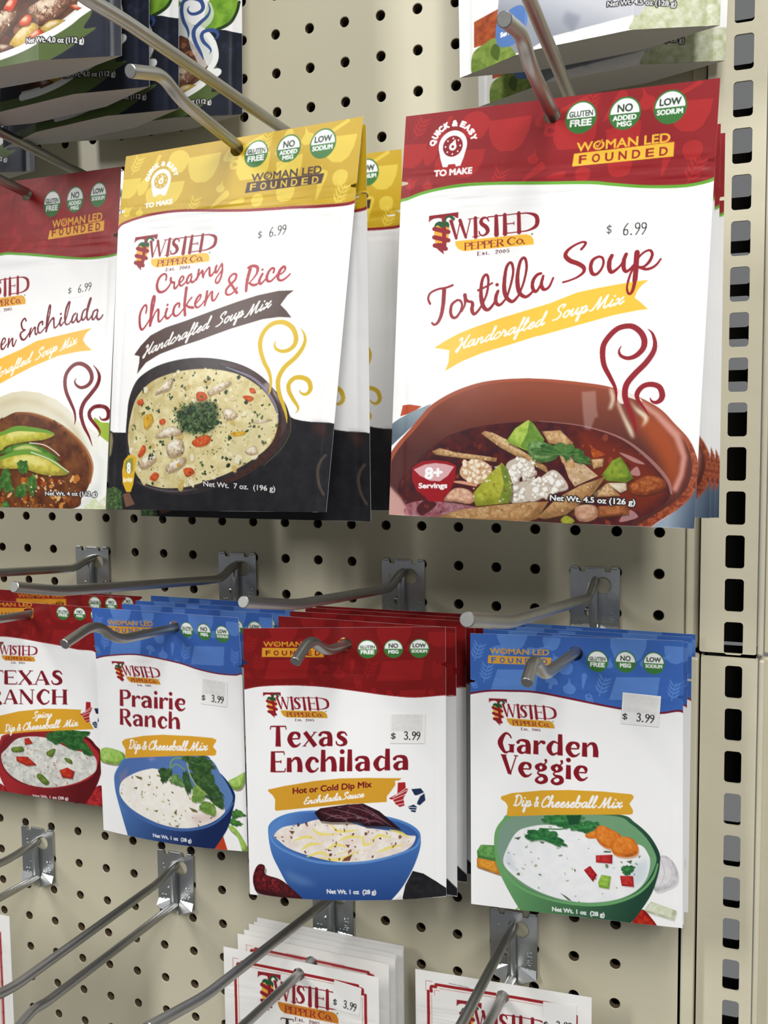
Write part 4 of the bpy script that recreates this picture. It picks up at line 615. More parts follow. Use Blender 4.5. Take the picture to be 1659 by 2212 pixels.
def art_creamy(nu):
    cv = Canvas(150, 206, nu)
    rng = random.Random(5)
    YEL = (207, 170, 36)
    header(cv, [(-4,51)] + [(0.9,42.63),(7.98,39.81),(20.31,37.72),(35.66,36.9),(50.9,37.7),(80.6,40.38),(97.77,41.23),(113.58,41.63),(127.28,42.34),(140.68,42.7),(148.09,42.27)] + [(154,40)], YEL, (243, 217, 88),(150, 34, 48), 1.5, SOUP_MOTIFS)
    for c, t in (([(87.41,10.68),(94.7,11.63)], ('GLUTEN', 'FREE')),([(107.4,10.38),(114.67,11.33)], ('NO', 'ADDED', 'MSG')),([(127.89,10.54),(135.58,11.54)], ('LOW', 'SODIUM'))):
        badge(cv, c[0], c[1], *t)
    w = [(86.11,25.48),(128.54,25.79)]
    f = [(85.37,30.53),(128.21,30.74)]
    DK = (70, 46, 42)
    founded(cv, w[0], w[1], 4.0, [(83.68,25.88),(130.45,26.0),(129.4,31.02),(82.92,31.61)], f[0], f[1], 3.7, DK, (228, 192, 70))
    q = [(26.46,18.0),(25.64,11.39),(17.5,33.62),(35.63,32.54)]
    quick(cv, q[0], q[1], q[2], q[3], (214, 180, 62))
    l = [(12.36,50.4),(64.03,61.38),(17.46,69.67)]
    logo(cv, l[0], l[1], l[2], (250, 204, 80))
    R2 = (176, 50, 62)
    cv.lines([tap(z, w) for z, w in (([(35.07,76.38),(35.43,74.34),(34.52,72.86),(32.62,73.05),(30.49,74.82),(29.42,77.61),(29.53,80.48),(30.91,82.48),(32.91,82.98),(35.52,82.12),(37.58,80.03),(38.87,77.89)], [0.9, 1, 1.4, 1.6, 1.2, 0.8]),([(38.6,75.5),(38.57,76.92),(39.82,77.95),(41.17,78.04),(41.12,79.3),(41.31,80.9),(42.14,81.42),(43.34,80.39),(44.64,78.57)], [1.4, 1.2, 1, 1.2, 0.7]),([(44.3,78.87),(46.39,77.42),(47.15,75.89),(46.67,74.91),(45.39,75.3),(44.49,77.3),(44.72,79.21),(45.98,80.24),(47.57,79.39),(49.08,77.91)], [0.7, 0.9, 0.9, 1.2, 1, 0.7]),([(52.17,74.01),(50.59,74.85),(49.53,76.99),(49.54,78.57),(50.54,79.1),(51.87,77.77),(52.51,75.29)], [1, 1.2, 0.9, 0.7]),([(52.49,75.13),(52.21,77.48),(53.29,78.65),(54.69,77.95),(55.81,76.45)], [0.9, 1.2, 0.7]),([(56.93,71.81),(56.66,74.3),(55.94,77.56)], [1.2, 0.9]),([(56.11,77.41),(57.3,74.97),(58.89,72.88),(59.41,72.6),(59.6,74.18),(60.24,76.42)], [0.7, 0.8, 1.2, 1]),([(60.24,76.42),(61.19,73.66),(63.47,71.15),(64.07,71.66),(64.15,73.85),(64.75,75.77),(66.14,75.23),(67.38,73.44)], [0.7, 0.9, 1.3, 0.8]),([(68.48,70.4),(67.82,72.53),(68.39,74.29),(69.54,73.27),(71.03,70.57),(71.8,69.38)], [1.2, 1.2, 0.8, 0.8]),([(23.16,94.44),(23.44,91.59),(22.65,89.79),(21.12,90.49),(19.56,92.96),(18.91,96.43),(19.63,101.26),(21.14,103.73),(23.09,102.71),(25.38,99.66),(26.54,97.49)], [0.9, 1, 1.2, 1.4, 1, 0.7]),([(27.04,101.65),(26.99,96.88),(26.79,90.51),(27.36,85.76),(28.26,85.02),(28.66,86.79),(28.31,90.59),(27.64,95.01),(26.61,98.13)], [1.6, 1.6, 1.1, 0.9, 0.7]),([(27.04,101.65),(28.03,98.21),(29.93,94.18),(31.53,92.69),(32.09,93.99),(32.3,97.17),(33.03,99.75),(34.55,99.2),(36.75,96.47)], [1.4, 0.8, 1.3, 1.1, 0.7]),([(38.01,92.74),(37.32,94.92),(37.43,97.14),(38.77,98.32),(40.23,97.61),(42.58,94.89)], [1.3, 1.3, 0.7]),([(46.25,92.26),(46.17,90.36),(44.99,90.13),(43.26,91.45),(42.49,94.25),(43.19,96.51),(44.84,97.23),(46.99,96.08),(49.27,93.37)], [1, 1.1, 1.4, 1, 0.7]),([(49.73,81.57),(49.66,83.94),(49.55,88.66),(50.0,93.1),(50.96,97.08)], [1.7, 1.6, 1.5]),([(54.06,87.19),(52.12,89.44),(50.91,91.57)], [0.9, 0.9]),([(50.91,91.57),(52.96,92.63),(55.67,93.1)], [1, 1.5]),([(57.56,90.69),(59.49,88.61),(60.11,86.45),(59.15,86.23),(57.57,88.18),(56.81,90.65),(57.49,92.73),(59.05,93.13),(61.09,91.83),(62.95,89.43)], [0.7, 0.9, 1.4, 1, 0.7]),([(63.89,84.48),(63.75,87.29),(63.38,92.27)], [1.4, 1.2]),([(63.47,91.65),(64.63,88.28),(66.39,85.25),(67.45,85.0),(67.45,87.5),(68.15,89.73),(69.58,89.5),(70.77,87.69),(71.59,85.87)], [0.8, 0.9, 1.3, 1, 0.8]))] + [tap(z, w) for z, w in (([(72.0,69.55),(72.39,72.84),(71.98,76.86),(70.57,79.89),(69.31,79.96),(68.61,78.83),(69.28,77.0),(70.83,74.91),(72.06,73.13)], [0.9, 1.2, 0.8, 0.7]),([(83.29,83.46),(81.97,85.39),(79.69,86.97),(77.57,87.15),(76.29,85.84),(76.7,83.69),(78.89,81.33),(81.11,79.3),(81.9,77.18),(81.38,75.91),(79.58,75.79),(77.65,77.53),(77.59,79.7),(79.7,82.0),(81.85,84.61),(83.54,86.41)], [0.9, 1, 1.3, 1.2, 1.1, 1.2, 1.5]),([(90.3,73.71),(89.73,76.14),(89.25,79.19),(89.14,82.27),(89.28,85.67)], [1.9, 1.7, 1.5]),([(88.97,72.86),(91.16,72.08),(93.65,72.4),(95.03,73.72),(94.82,76.16),(93.07,78.81),(90.61,81.43)], [1.4, 1.5, 1.6, 1, 0.7]),([(90.61,81.43),(92.89,82.65),(94.98,82.62),(95.95,82.06)], [1, 1.5, 1]),([(98.39,76.85),(97.29,79.08),(96.84,80.89),(97.73,82.32),(99.02,81.63),(101.14,79.32)], [1.3, 1.4, 0.8]),([(105.1,76.67),(105.38,74.7),(103.93,74.15),(102.09,76.02),(101.27,79.02),(102.04,80.9),(103.82,81.31),(105.69,79.9),(107.8,77.6)], [1, 1.2, 1.5, 1.1, 0.8]),([(107.87,78.21),(110.17,77.45),(112.0,75.74),(111.97,74.07),(110.75,73.84),(108.95,75.85),(108.13,78.84),(108.88,80.71),(110.98,81.14),(113.53,79.78),(115.5,77.93)], [0.8, 1, 1.6, 1.2, 0.8]))], R2, k=1.12)
    for c in [(37.92,90.58)] + [(98.1,74.53)]:
        cv.poly(ell(c[0], c[1], 0.75, n=14), R2)
    cv.poly([(17.16,117.97),(21.64,112.86),(28.09,107.45),(38.26,103.46),(51.14,100.53),(70.87,95.04),(84.67,91.36),(96.93,88.53),(109.75,86.75),(118.91,87.04),(115.28,89.54),(111.8,94.53),(115.78,97.89),(119.36,101.78),(111.77,101.15),(102.19,101.87),(82.94,106.22),(62.98,111.79),(48.92,115.01),(36.5,118.34),(26.8,122.72),(20.52,128.96),(21.5,122.5),(21.35,118.88)], (84, 62, 58))
    a = [(24.15,119.3),(68.96,104.98),(72.75,104.69),(89.62,99.52),(90.46,100.62),(106.07,95.11)]
    script(cv, 'Handcrafted', a[0], a[1], 3.1, (252, 250, 246), 0.95)
    script(cv, 'Soup', a[2], a[3], 3.2, (252, 250, 246), 0.95)
    script(cv, 'Mix', a[4], a[5], 3.1, (252, 250, 246), 0.95)
    DARK = (40, 39, 43)
    cv.poly([(-4,128)] + [(-0.66,160.42),(3.15,161.82),(14.17,162.08),(21.4,182.76),(75.84,176.3),(119.23,160.29),(123.18,157.85)] + [(123.38,153.53),(124.67,154.89),(127.1,156.16),(131.24,157.13),(137.04,157.91),(147.46,158.5)] + [(154,160),(154,212),(-4,212)], mott(DARK, (32, 32, 36), 0.2, 3))
    cv.soft([(137.09,158.55),(146.15,159.22),(146.33,167.2),(141.02,164.47)], (78, 52, 44), 3, 0.7)
    cv.line([(146.83,175.72),(144.03,179.43),(142.99,184.22),(144.46,191.18),(147.59,196.53)], 1.6, (120, 100, 80), 0.5)
    cv.poly([(-1.03,205.8),(-0.28,194.31),(5.56,192.9),(11.28,195.19),(11.81,205.61)], mott((40, 62, 34),(90, 120, 70), 1.2, 5), 1)
    cv.poly([(12.23,197.2),(17.29,196.14),(21.45,202.8),(14.52,204.57)], (120, 84, 66))
    cv.soft([(-0.58,161.91),(2.1,161.94),(3.21,166.66),(1.75,174.74),(-0.31,176.09)], (190, 180, 120), 0.5, 0.7)
    bowl = [(13.79,162.08),(14.21,153.42),(15.46,142.79),(19.88,133.62),(26.68,128.56),(37.6,124.36),(51.56,121.96),(65.17,121.51),(79.3,123.0),(93.21,126.67),(104.74,132.39),(114.03,140.17),(120.91,147.2),(124.69,155.38),(124.94,162.87),(120.03,172.2),(109.75,180.3),(95.12,187.89),(75.65,194.38),(59.34,197.1),(40.82,195.92),(27.73,192.71),(21.43,188.75),(16.69,180.1),(14.55,171.42)]
    cv.poly(bowl, mott((46, 42, 44),(60, 50, 52), 0.3, 2), 1, True)
    cv.line(tap([(79.62,125.26),(91.13,127.56),(102.67,132.97),(112.0,140.75),(118.27,148.39),(121.26,155.32),(120.71,161.56),(115.67,169.64)], [1.5, 2.4, 3, 3, 3, 3.5, 2]), None, (88, 66, 66), 0.8)
    cv.line(tap([(82.92,127.29),(99.12,133.19),(109.2,140.69),(115.96,149.6),(118.01,157.77)], [0.5, 1.3, 1.5, 1.3, 0.5]), None, (168, 160, 190), 0.7)
    cv.line([(124.58,154.13),(125.49,162.88),(120.73,172.21),(110.5,180.94)], 0.35, (120, 105, 70), 0.8)
    cv.line(tap([(118.54,160.28),(117.04,169.03),(109.66,177.78),(95.12,186.61),(75.71,192.43)], [3, 4, 3.5, 3, 2]), None, mott((58, 38, 36),(80, 50, 44), 1.5, 3), 0.9)
    cv.line(tap([(23.25,190.07),(35.68,193.64),(51.08,195.18),(67.65,193.77)], [0.3, 1.1, 1.1, 0.3]), None, (110, 108, 112), 0.6)
    soup = spline([(15.65,162.77),(17.11,153.47),(21.57,142.3),(31.73,134.02),(45.11,129.76),(60.5,127.82),(76.24,128.36),(91.67,131.71),(103.19,137.4),(110.91,143.86),(116.57,152.74),(117.71,160.27),(114.57,169.0),(105.98,176.17),(91.32,183.73),(75.79,188.87),(59.52,192.63),(44.35,193.45),(32.21,191.48),(24.17,187.07),(19.28,178.1),(16.4,169.43)], True)
    cv.poly(soup, mott((230, 219, 172),(206, 190, 132), 0.22, 6))
    cv.soft([(16.14,162.77),(21.57,142.3),(31.73,134.02),(45.11,129.76),(56.53,128.33),(40.45,133.65),(27.17,143.11),(20.58,156.19),(20.37,176.1)], (170, 150, 96), 3, 0.5, clip=soup)
    cv.soft([(94.45,163.72),(111.58,151.4),(115.75,160.24),(105.94,175.22),(87.51,182.76),(83.54,173.15)], (214, 204, 160), 4, 0.6, clip=soup)
    sprinkle(cv, rng, soup, 170, 0.5, 1.5, [(240, 232, 200),(226, 212, 160),(206, 190, 130),(236, 224, 180)], alpha=0.75, sm=True)
    sprinkle(cv, rng, soup, 60, 0.9, 2.4, [(238, 230, 205),(222, 206, 160),(206, 178, 104)], jag=0.3, sm=True, edge=(150, 130, 80), alpha=0.9)
    for z, k in (([(35.06,140.7),(40.74,136.28),(45.44,132.51),(48.06,133.25),(46.1,138.4),(39.4,140.17)], 0),([(72.31,140.42),(78.14,137.38),(85.42,135.03),(87.06,136.34),(81.47,140.02),(74.06,142.38)], 0),([(45.41,170.94),(47.91,167.7),(54.61,165.82),(58.02,169.09),(56.45,174.26),(48.04,176.18)], 0),([(37.4,164.99),(40.8,161.76),(47.61,159.24),(55.23,160.0),(56.19,163.25),(44.4,165.06)], 0),([(45.46,181.41),(51.44,178.14),(58.94,176.22),(58.95,179.46),(53.09,183.37),(46.28,184.68)], 0),([(24.6,180.09),(29.57,176.12),(36.73,174.83),(37.63,178.12),(28.71,182.74)], 0),([(83.29,152.14),(86.87,149.67),(92.27,152.31),(91.71,154.83),(85.82,155.99)], 0),([(55.51,150.31),(61.98,149.16),(65.46,153.08),(59.13,155.54)], 0),([(98.56,173.26),(104.27,170.16),(106.61,173.96),(102.3,175.19)], 0),([(101.38,157.51),(107.02,156.34),(114.78,156.47),(107.16,158.23)], 0)):
        chunk(cv, z, (236, 226, 204),(186, 160, 128), 3, 0.5, rim=(120, 96, 60), hi=(250, 246, 236))
        sprinkle(cv, rng, z, 6, 0.5, 1.3, [(250, 246, 236),(196, 170, 140)], jag=0.5, asp=(0.15,0.35), alpha=0.8)
    for z in ([(65.27,140.88),(69.99,140.68),(72.63,143.63),(69.66,145.48),(65.64,144.74)], [(63.72,167.85),(70.8,164.07),(76.35,165.41),(74.13,169.23),(67.01,170.45)], [(58.1,182.71),(63.04,182.07),(65.45,184.66),(61.33,186.94),(58.88,185.97)], [(33.15,188.02),(36.73,184.71),(40.22,186.01),(37.54,189.33)], [(24.06,174.78),(27.62,169.51),(29.92,170.18),(29.53,173.48),(25.93,176.11)], [(95.19,143.52),(99.51,143.3),(102.18,144.93),(99.08,146.44)], [(99.09,139.19),(102.0,139.57),(102.94,141.8),(100.07,141.74)], [(22.19,144.3),(26.28,143.42),(26.96,146.41),(23.29,146.65)], [(39.66,155.86),(43.08,154.61),(44.48,156.59),(41.52,158.17)]):
        chunk(cv, z, (226, 112, 56),(196, 76, 40), 4, 0.5, rim=(140, 90, 40))
    for z in ([(27.88,153.68),(33.21,151.81),(35.19,155.13),(32.7,159.02),(29.13,160.29)], [(89.22,163.02),(98.06,162.51),(97.43,164.39),(90.8,164.95)], [(53.12,180.1),(54.79,179.46),(55.2,181.08),(53.53,181.41)]):
        chunk(cv, z, (232, 184, 60),(206, 156, 50), 4, 0.5, rim=(150, 120, 50))
    heap = [(52.26,151.54),(58.67,148.44),(68.14,146.08),(77.56,146.93),(80.25,152.08),(79.89,158.44),(75.44,162.21),(67.57,162.75),(57.8,161.98),(54.27,157.4)]
    cv.soft(heap, (50, 66, 40), 2, 0.8, True)
    sprinkle(cv, rng, [(50.16,145.66),(59.93,143.96),(74.24,144.3),(83.2,150.87),(83.01,159.76),(75.57,165.4),(59.56,165.23),(51.01,159.29)], 120, 0.3, 0.9, [(38, 60, 36),(60, 88, 46),(86, 112, 66)], jag=0.55)
    sprinkle(cv, rng, heap, 330, 0.4, 1.3, [(38, 62, 36),(26, 46, 28),(70, 98, 56),(96, 122, 76),(30, 50, 32)], jag=0.5)
    sprinkle(cv, rng, [(46.82,146.23),(67.97,144.15),(82.35,149.58),(83.2,163.58),(69.28,165.98),(47.72,161.84)], 60, 0.4, 1.1, [(44, 66, 40),(70, 96, 50)], jag=0.5)
    sprinkle(cv, rng, soup, 70, 0.5, 1.3, [(52, 70, 44),(36, 52, 34),(84, 104, 60)], jag=0.55)
    sprinkle(cv, rng, soup, 170, 0.22, 0.45, [(60, 52, 36),(40, 40, 30)], jag=0.3)
    for z in ([(68.51,134.54),(71.37,132.38),(76.23,134.13),(72.62,136.26)], [(44.71,141.62),(47.12,140.06),(50.83,143.73),(46.6,143.62)], [(29.34,147.78),(31.01,145.85),(33.0,148.52),(30.83,149.79)], [(36.66,149.91),(40.14,149.34),(40.31,151.95)], [(103.12,151.87),(108.96,153.86),(108.38,155.42),(104.01,154.09)], [(99.21,157.48),(107.24,159.49),(106.61,160.74),(100.8,159.71)], [(85.58,165.84),(87.78,164.27),(90.1,165.89),(87.9,167.14)], [(106.96,166.4),(109.17,167.69),(112.73,167.73),(110.7,169.59)], [(73.44,173.72),(78.09,171.19),(83.48,170.91),(80.47,173.76),(75.05,176.29)], [(81.29,176.33),(84.36,175.71),(88.97,177.97),(84.39,177.62)], [(69.48,185.31),(73.48,183.7),(73.46,185.96)], [(29.6,178.11),(34.05,174.16),(36.72,174.17),(34.09,178.11)], [(40.12,167.63),(43.59,167.01),(42.8,170.27)], [(84.49,140.09),(85.93,139.49),(85.57,143.3),(82.49,142.59)], [(54.28,136.69),(57.64,137.44),(57.03,139.36)]):
        sprinkle(cv, rng, z, 9, 0.35, 0.95, [(42, 60, 40),(30, 46, 32),(70, 92, 56)], jag=0.55)
    cv.poly([(11.55,184.12),(12.83,178.1),(16.56,174.76),(20.34,174.77),(23.17,176.44),(21.87,184.09),(20.51,191.43),(18.48,195.79),(14.99,195.83),(12.16,190.82)], (226, 180, 48))
    cv.poly([(14.27,178.1),(18.03,176.43),(20.38,176.77),(20.48,183.42),(18.18,185.43),(14.89,184.78),(13.4,181.44)], (150, 150, 70))
    s = [(15.65,185.11),(18.17,185.1),(12.62,190.15),(19.87,189.43)]
    sans(cv, '8', s[0], s[1], 6, WHITE, 0.5)
    sans(cv, 'Servings', s[2], s[3], 2.4, (252, 240, 190), 0.4)
    S = [[(111.85,113.98),(111.21,115.86),(112.45,118.34),(116.23,119.82),(120.29,119.14),(123.19,116.54),(123.6,112.79),(121.18,107.84),(116.58,104.68),(112.26,103.95),(107.57,105.11),(103.82,108.77),(102.38,113.63),(103.09,118.56),(106.12,125.17),(109.84,130.69),(111.67,136.13),(111.59,140.97),(110.88,142.83)], [(125.6,107.75),(128.04,110.8),(129.09,114.59),(127.86,118.85),(124.36,123.57),(119.06,128.25),(116.37,133.02),(115.97,137.31),(117.41,142.7),(119.98,148.12),(122.21,153.51),(123.18,158.23)], [(128.88,140.81),(129.9,142.43),(132.28,143.28),(134.43,141.99),(135.02,139.34),(133.24,135.83),(129.05,134.14),(125.05,134.57),(122.45,137.46),(122.84,141.21),(125.59,145.55),(128.54,149.34),(129.02,151.49),(127.71,153.07)]]
    cv.soft([(111.79,137.2),(114.63,141.57),(118.8,148.09),(121.8,155.64),(119.49,149.18),(114.15,142.63)], (240, 236, 226), 0.8, 0.8)
    cv.soft([(106.97,137.09),(111.07,136.11),(112.19,140.98),(109.13,140.37)], (200, 190, 190), 1, 0.6)
    steam(cv, S, (222, 188, 62))
    n = [(71.57,192.19),(118.05,194.89)]
    netwt(cv, 'Net Wt.  7 oz.  (196 g)', n[0], n[1], 2.9, True, 0.06)
    p = [(93.54,57.58),(95.53,57.28),(100.58,56.82),(110.45,56.07)]
    price(cv, '6.99', (p[0], p[1]), p[2], p[3], 5)
    cv.line([(92.49,59.63),(102.61,58.42),(112.58,57.14)], 0.15, (222, 226, 222), 0.8)
    return cv


def art_enchilada_soup(nu):
    cv = Canvas(150, 206, nu)
    rng = random.Random(7)
    RED = (146, 26, 27)
    header(cv, [(-4,46),(30,43)] + [(55.47,37.79),(73.12,38.56),(94.79,40.89),(115.95,43.4),(128.37,44.58),(140.54,44.52),(149.94,43.39)] + [(154,40)], RED, (166, 36, 38),(104, 168, 58), 1.4, SOUP_MOTIFS)
    for c, t in (([(97.01,14.43),(103.85,14.96)], ('GLUTEN', 'FREE')),([(115.32,13.66),(122.02,14.19)], ('NO', 'ADDED', 'MSG')),([(133.47,12.72),(139.79,13.23)], ('LOW', 'SODIUM'))):
        badge(cv, c[0], c[1], *t)
    w = [(98.11,27.16),(137.22,25.85)]
    f = [(97.55,31.45),(136.75,30.57)]
    founded(cv, w[0], w[1], 4.0, [(96.07,28.27),(139.09,26.14),(139.05,31.25),(94.94,32.89)], f[0], f[1], 3.7, (240, 178, 60), RED)
    l = [(27.71,50.72),(78.77,63.95),(36.26,74.17)]
    logo(cv, l[0], l[1], l[2], (240, 178, 68))
    R2 = (120, 26, 36)
    cv.lines([tap(z, w) for z, w in (([(81.17,83.16),(79.62,81.32),(77.45,84.37),(78.92,88.3),(81.2,89.12)], [1, 1.3, 1]),([(81.2,89.12),(77.67,91.39),(79.12,94.96),(81.78,95.44),(84.62,91.73),(86.18,87.97)], [1, 1.5, 1.2, 0.8]),([(85.48,88.98),(85.56,93.87)], [1.4, 1.2]),([(85.7,93.18),(87.63,89.09),(89.13,87.77),(89.66,91.28),(90.73,92.72),(92.11,90.7)], [0.8, 1.2, 0.8]),([(94.85,86.32),(94.56,84.22),(92.2,85.49),(91.48,89.28),(93.12,91.79),(95.08,90.85),(97.22,88.18)], [1.1, 1.4, 1, 0.8]),([(98.46,91.01),(98.14,82.68),(98.9,75.09),(99.76,73.76),(100.07,77.93),(98.94,85.49),(98.26,89.62)], [1.5, 1.2, 1, 0.8]),([(98.61,90.33),(100.2,85.56),(103.12,82.25),(103.98,85.75),(104.81,88.9),(106.75,87.96),(108.48,85.3)], [0.9, 1.3, 1, 0.8]),([(109.39,82.59),(108.64,85.3),(109.61,87.76),(111.79,85.47)], [1.4, 1.3, 0.8]),([(112.7,86.2),(114.31,78.74),(115.24,73.3),(114.51,72.57),(112.85,76.59),(112.29,82.74),(113.61,86.93),(116.03,86.71),(118.13,83.74)], [0.8, 1, 1.5, 1, 0.8]),([(120.6,80.11),(118.73,81.72),(117.88,85.09),(119.22,86.19),(121.0,83.89),(121.86,80.52)], [1, 1.4, 1, 0.8]),([(121.86,80.52),(121.85,84.27),(123.24,86.05),(125.43,83.78)], [1, 1.4, 0.8]),([(128.09,77.8),(126.22,79.4),(125.4,83.44),(126.74,84.87),(128.9,82.26),(130.09,77.58),(131.62,71.57),(130.81,71.52),(129.28,77.53),(129.37,82.97),(130.76,85.07),(132.93,82.48)], [1, 1.4, 0.9, 1, 1.4, 0.8]),([(137.0,78.64),(134.3,79.84),(133.44,83.86),(134.73,84.94),(136.87,82.01),(137.45,79.34)], [1, 1.4, 1, 0.8]),([(137.43,79.0),(136.98,83.36),(138.3,85.12),(140.2,84.2),(141.39,82.25)], [1, 1.4, 0.8]),([(62.66,99.12),(65.33,96.43),(65.42,94.32),(63.62,94.23),(62.6,97.71),(63.41,100.92),(65.22,101.0),(67.36,97.93)], [0.8, 1, 1.4, 0.8]),([(68.55,94.47),(68.61,100.09)], [1.4, 1.2]),([(68.76,99.4),(70.44,95.26),(71.65,94.61),(72.07,98.14),(73.37,99.6),(74.86,95.47)], [0.8, 1.3, 0.8]))], R2)
    for c in [(108.83,79.94)]:
        cv.poly(ell(c[0], c[1], 0.8, n=14), R2)
    x = [(61.33,101.88)][0]
    script(cv, 'Chick', (x[0] - 34, x[1] + 13),(x[0], x[1]), 4.6, R2, 0.9)
    cv.poly([(36.65,117.14),(63.22,107.59),(79.85,101.98),(91.8,96.94),(112.01,93.71),(133.85,90.3),(129.62,93.82),(127.82,97.81),(130.32,100.95),(135.08,104.84),(126.09,105.19),(109.8,107.65),(90.3,114.16),(65.96,124.45),(39.17,136.29)], (252, 192, 70))
    a = [(44.95,127.31),(89.77,110.7),(92.55,109.76),(108.89,103.86),(111.01,104.62),(123.33,100.0)]
    script(cv, 'Handcrafted', a[0], a[1], 3.2, (253, 250, 240), 1)
    script(cv, 'Soup', a[2], a[3], 3.3, (253, 250, 240), 1)
    script(cv, 'Mix', a[4], a[5], 3.2, (253, 250, 240), 1)
    cv.poly([(139.55,148.33),(144.95,150.89),(151.27,152.46),(150.66,163.08),(144.88,161.05)], (160, 186, 62), 1, True)
    bowl = [(16.81,149.03),(46.93,139.06),(67.16,133.31),(76.67,130.46),(86.12,129.68),(98.58,131.01),(112.06,135.86),(121.68,142.57),(128.75,149.67),(139.91,156.28),(150.1,163.82),(150.99,207.24),(17.4,209.71)]
    cv.poly(bowl, grad((222, 214, 186),(246, 246, 240), [(86.72,134.8)][0], [(145.81,170.71)][0]))
    cv.soft([(67.93,140.55),(86.93,136.85),(105.5,141.27),(120.43,150.55),(129.27,163.13),(137.74,170.65),(129.01,155.66),(117.34,145.5),(99.11,136.09),(80.27,133.63),(67.52,136.41)], (206, 192, 156), 3, 0.8)
    cv.soft([(139.29,168.18),(143.87,175.65),(143.74,188.03),(135.4,198.01),(126.42,205.12),(135.38,205.99),(146.76,195.44),(147.59,175.67)], (226, 230, 226), 3, 0.9)
    cv.poly([(134.2,204.51),(141.18,198.45),(144.71,201.89),(151.84,195.41),(152.5,207.21),(132.48,207.52)], mott((236, 238, 226),(206, 216, 170), 0.4, 5))
    soup = spline([(17.1,154.35),(47.73,149.5),(68.48,147.76),(81.23,143.62),(93.76,144.6),(105.92,147.83),(117.73,153.52),(129.24,162.13),(136.1,170.64),(139.53,179.6),(138.19,189.53),(132.49,198.53),(121.57,206.7),(45.91,210.15),(17.4,209.71)], True)
    cv.poly(soup, mott((124, 74, 40),(86, 44, 28), 0.18, 4))
    cv.line(tap([(81.25,143.88),(93.78,144.86),(105.93,148.08),(117.74,153.77),(129.25,162.38),(136.11,170.89),(139.2,179.6),(138.18,189.03)], [1, 2, 2, 2.5, 2.5, 3, 3, 2]), None, (150, 84, 36), 0.7)
    sprinkle(cv, rng, soup, 90, 0.8, 2.6, [(150, 92, 46),(104, 54, 30),(176, 112, 56),(128, 48, 32),(70, 40, 28)], alpha=0.55, sm=True)
    sprinkle(cv, rng, [(68.2,185.82),(129.64,185.56),(123.37,205.67),(66.15,206.64)], 60, 0.8, 2.6, [(206, 136, 62),(186, 112, 44),(226, 180, 120),(160, 84, 36),(120, 44, 28)], sm=True, edge=(80, 40, 22))
    for z, c0, c1 in (([(63.51,159.01),(81.77,153.83),(94.25,154.49),(106.27,156.14),(112.17,158.47),(104.05,161.66),(91.37,162.82),(75.54,165.26),(68.93,168.3)], (214, 206, 90),(182, 178, 60)),([(68.9,170.1),(78.78,165.28),(93.22,163.84),(106.49,168.22),(116.44,175.05),(106.48,172.76),(94.45,169.68),(75.48,170.89)], (100, 150, 60),(74, 120, 46)),([(68.8,173.96),(81.94,170.39),(93.22,169.93),(104.11,171.99),(114.68,177.55),(121.89,183.57),(112.2,184.85),(100.21,183.72),(87.96,180.6),(68.55,180.14)], (218, 206, 96),(190, 176, 66))):
        chunk(cv, z, c0, c1, 4, 0.3, hi=(240, 232, 150))
    for z, w in (([(68.88,158.03),(81.79,154.34),(94.26,154.84),(106.28,156.39),(111.57,157.96)], [2, 3.5, 3, 2, 1]),([(68.81,173.7),(81.94,170.39),(93.22,169.82),(104.11,171.89),(114.68,177.55),(121.6,183.32)], [2, 3, 3, 3, 2, 1])):
        cv.line(tap(z, w), None, (112, 158, 60))
    for z in ([(93.22,163.59),(104.09,164.93),(111.19,168.5),(115.85,172.04)], [(94.45,169.68),(106.48,173.51),(114.68,177.55),(122.76,182.57)]):
        cv.line(z, 0.7, (244, 236, 226), 0.9)
    for z in ([(68.97,184.26),(74.53,179.61),(77.56,183.7),(76.71,186.79),(79.28,195.01),(71.37,195.36),(69.17,190.47)], [(83.72,175.5),(91.26,175.5),(91.0,182.63),(86.54,183.66),(83.52,180.61)], [(80.67,193.97),(86.15,189.81),(89.8,191.83),(88.64,198.0),(80.18,198.88)], [(90.06,188.25),(95.92,183.63),(98.0,190.74),(94.29,198.44),(91.45,194.88)], [(67.65,204.53),(72.04,201.33),(74.82,205.45),(70.2,207.59)], [(61.26,188.46),(68.2,185.82),(68.84,194.1),(63.37,195.2)]):
        leaf(cv, z, (90, 136, 60),(50, 92, 42), 5, 8)
    sprinkle(cv, rng, [(100.13,185.65),(129.63,183.07),(129.52,200.56),(79.35,205.89)], 26, 0.3, 0.9, [(250, 236, 220),(240, 210, 190)])
    S = [[(125.41,122.59),(124.46,124.57),(126.1,127.13),(129.59,128.61),(133.91,127.31),(136.41,123.87),(135.78,119.36),(132.36,115.25),(127.04,113.08),(122.01,114.43),(117.92,119.36),(117.4,125.4),(119.13,131.48),(122.46,137.57),(125.66,143.63),(126.77,148.64),(126.37,152.13)], [(136.77,114.38),(139.78,117.47),(141.74,122.01),(140.48,127.46),(136.5,132.86),(132.47,137.76),(130.58,142.72),(130.83,147.21),(133.32,153.72),(136.82,159.72),(139.49,165.95)], [(143.2,147.14),(144.34,148.9),(146.44,149.42),(148.69,148.46),(149.29,145.5),(147.63,142.0),(143.4,140.7),(139.19,141.37),(136.39,144.31),(136.84,147.8),(139.69,151.31),(143.06,155.33),(144.22,157.82),(143.0,160.03)]]
    steam(cv, S, (118, 24, 34))
    n = [(104.32,197.71),(143.16,197.54)]
    netwt(cv, 'Net Wt. 4 oz (112 g)', n[0], n[1], 2.6)
    p = [(113.38,67.36),(115.51,67.01),(121.29,66.84),(131.04,65.77)]
    price(cv, '6.99', (p[0], p[1]), p[2], p[3], 5)
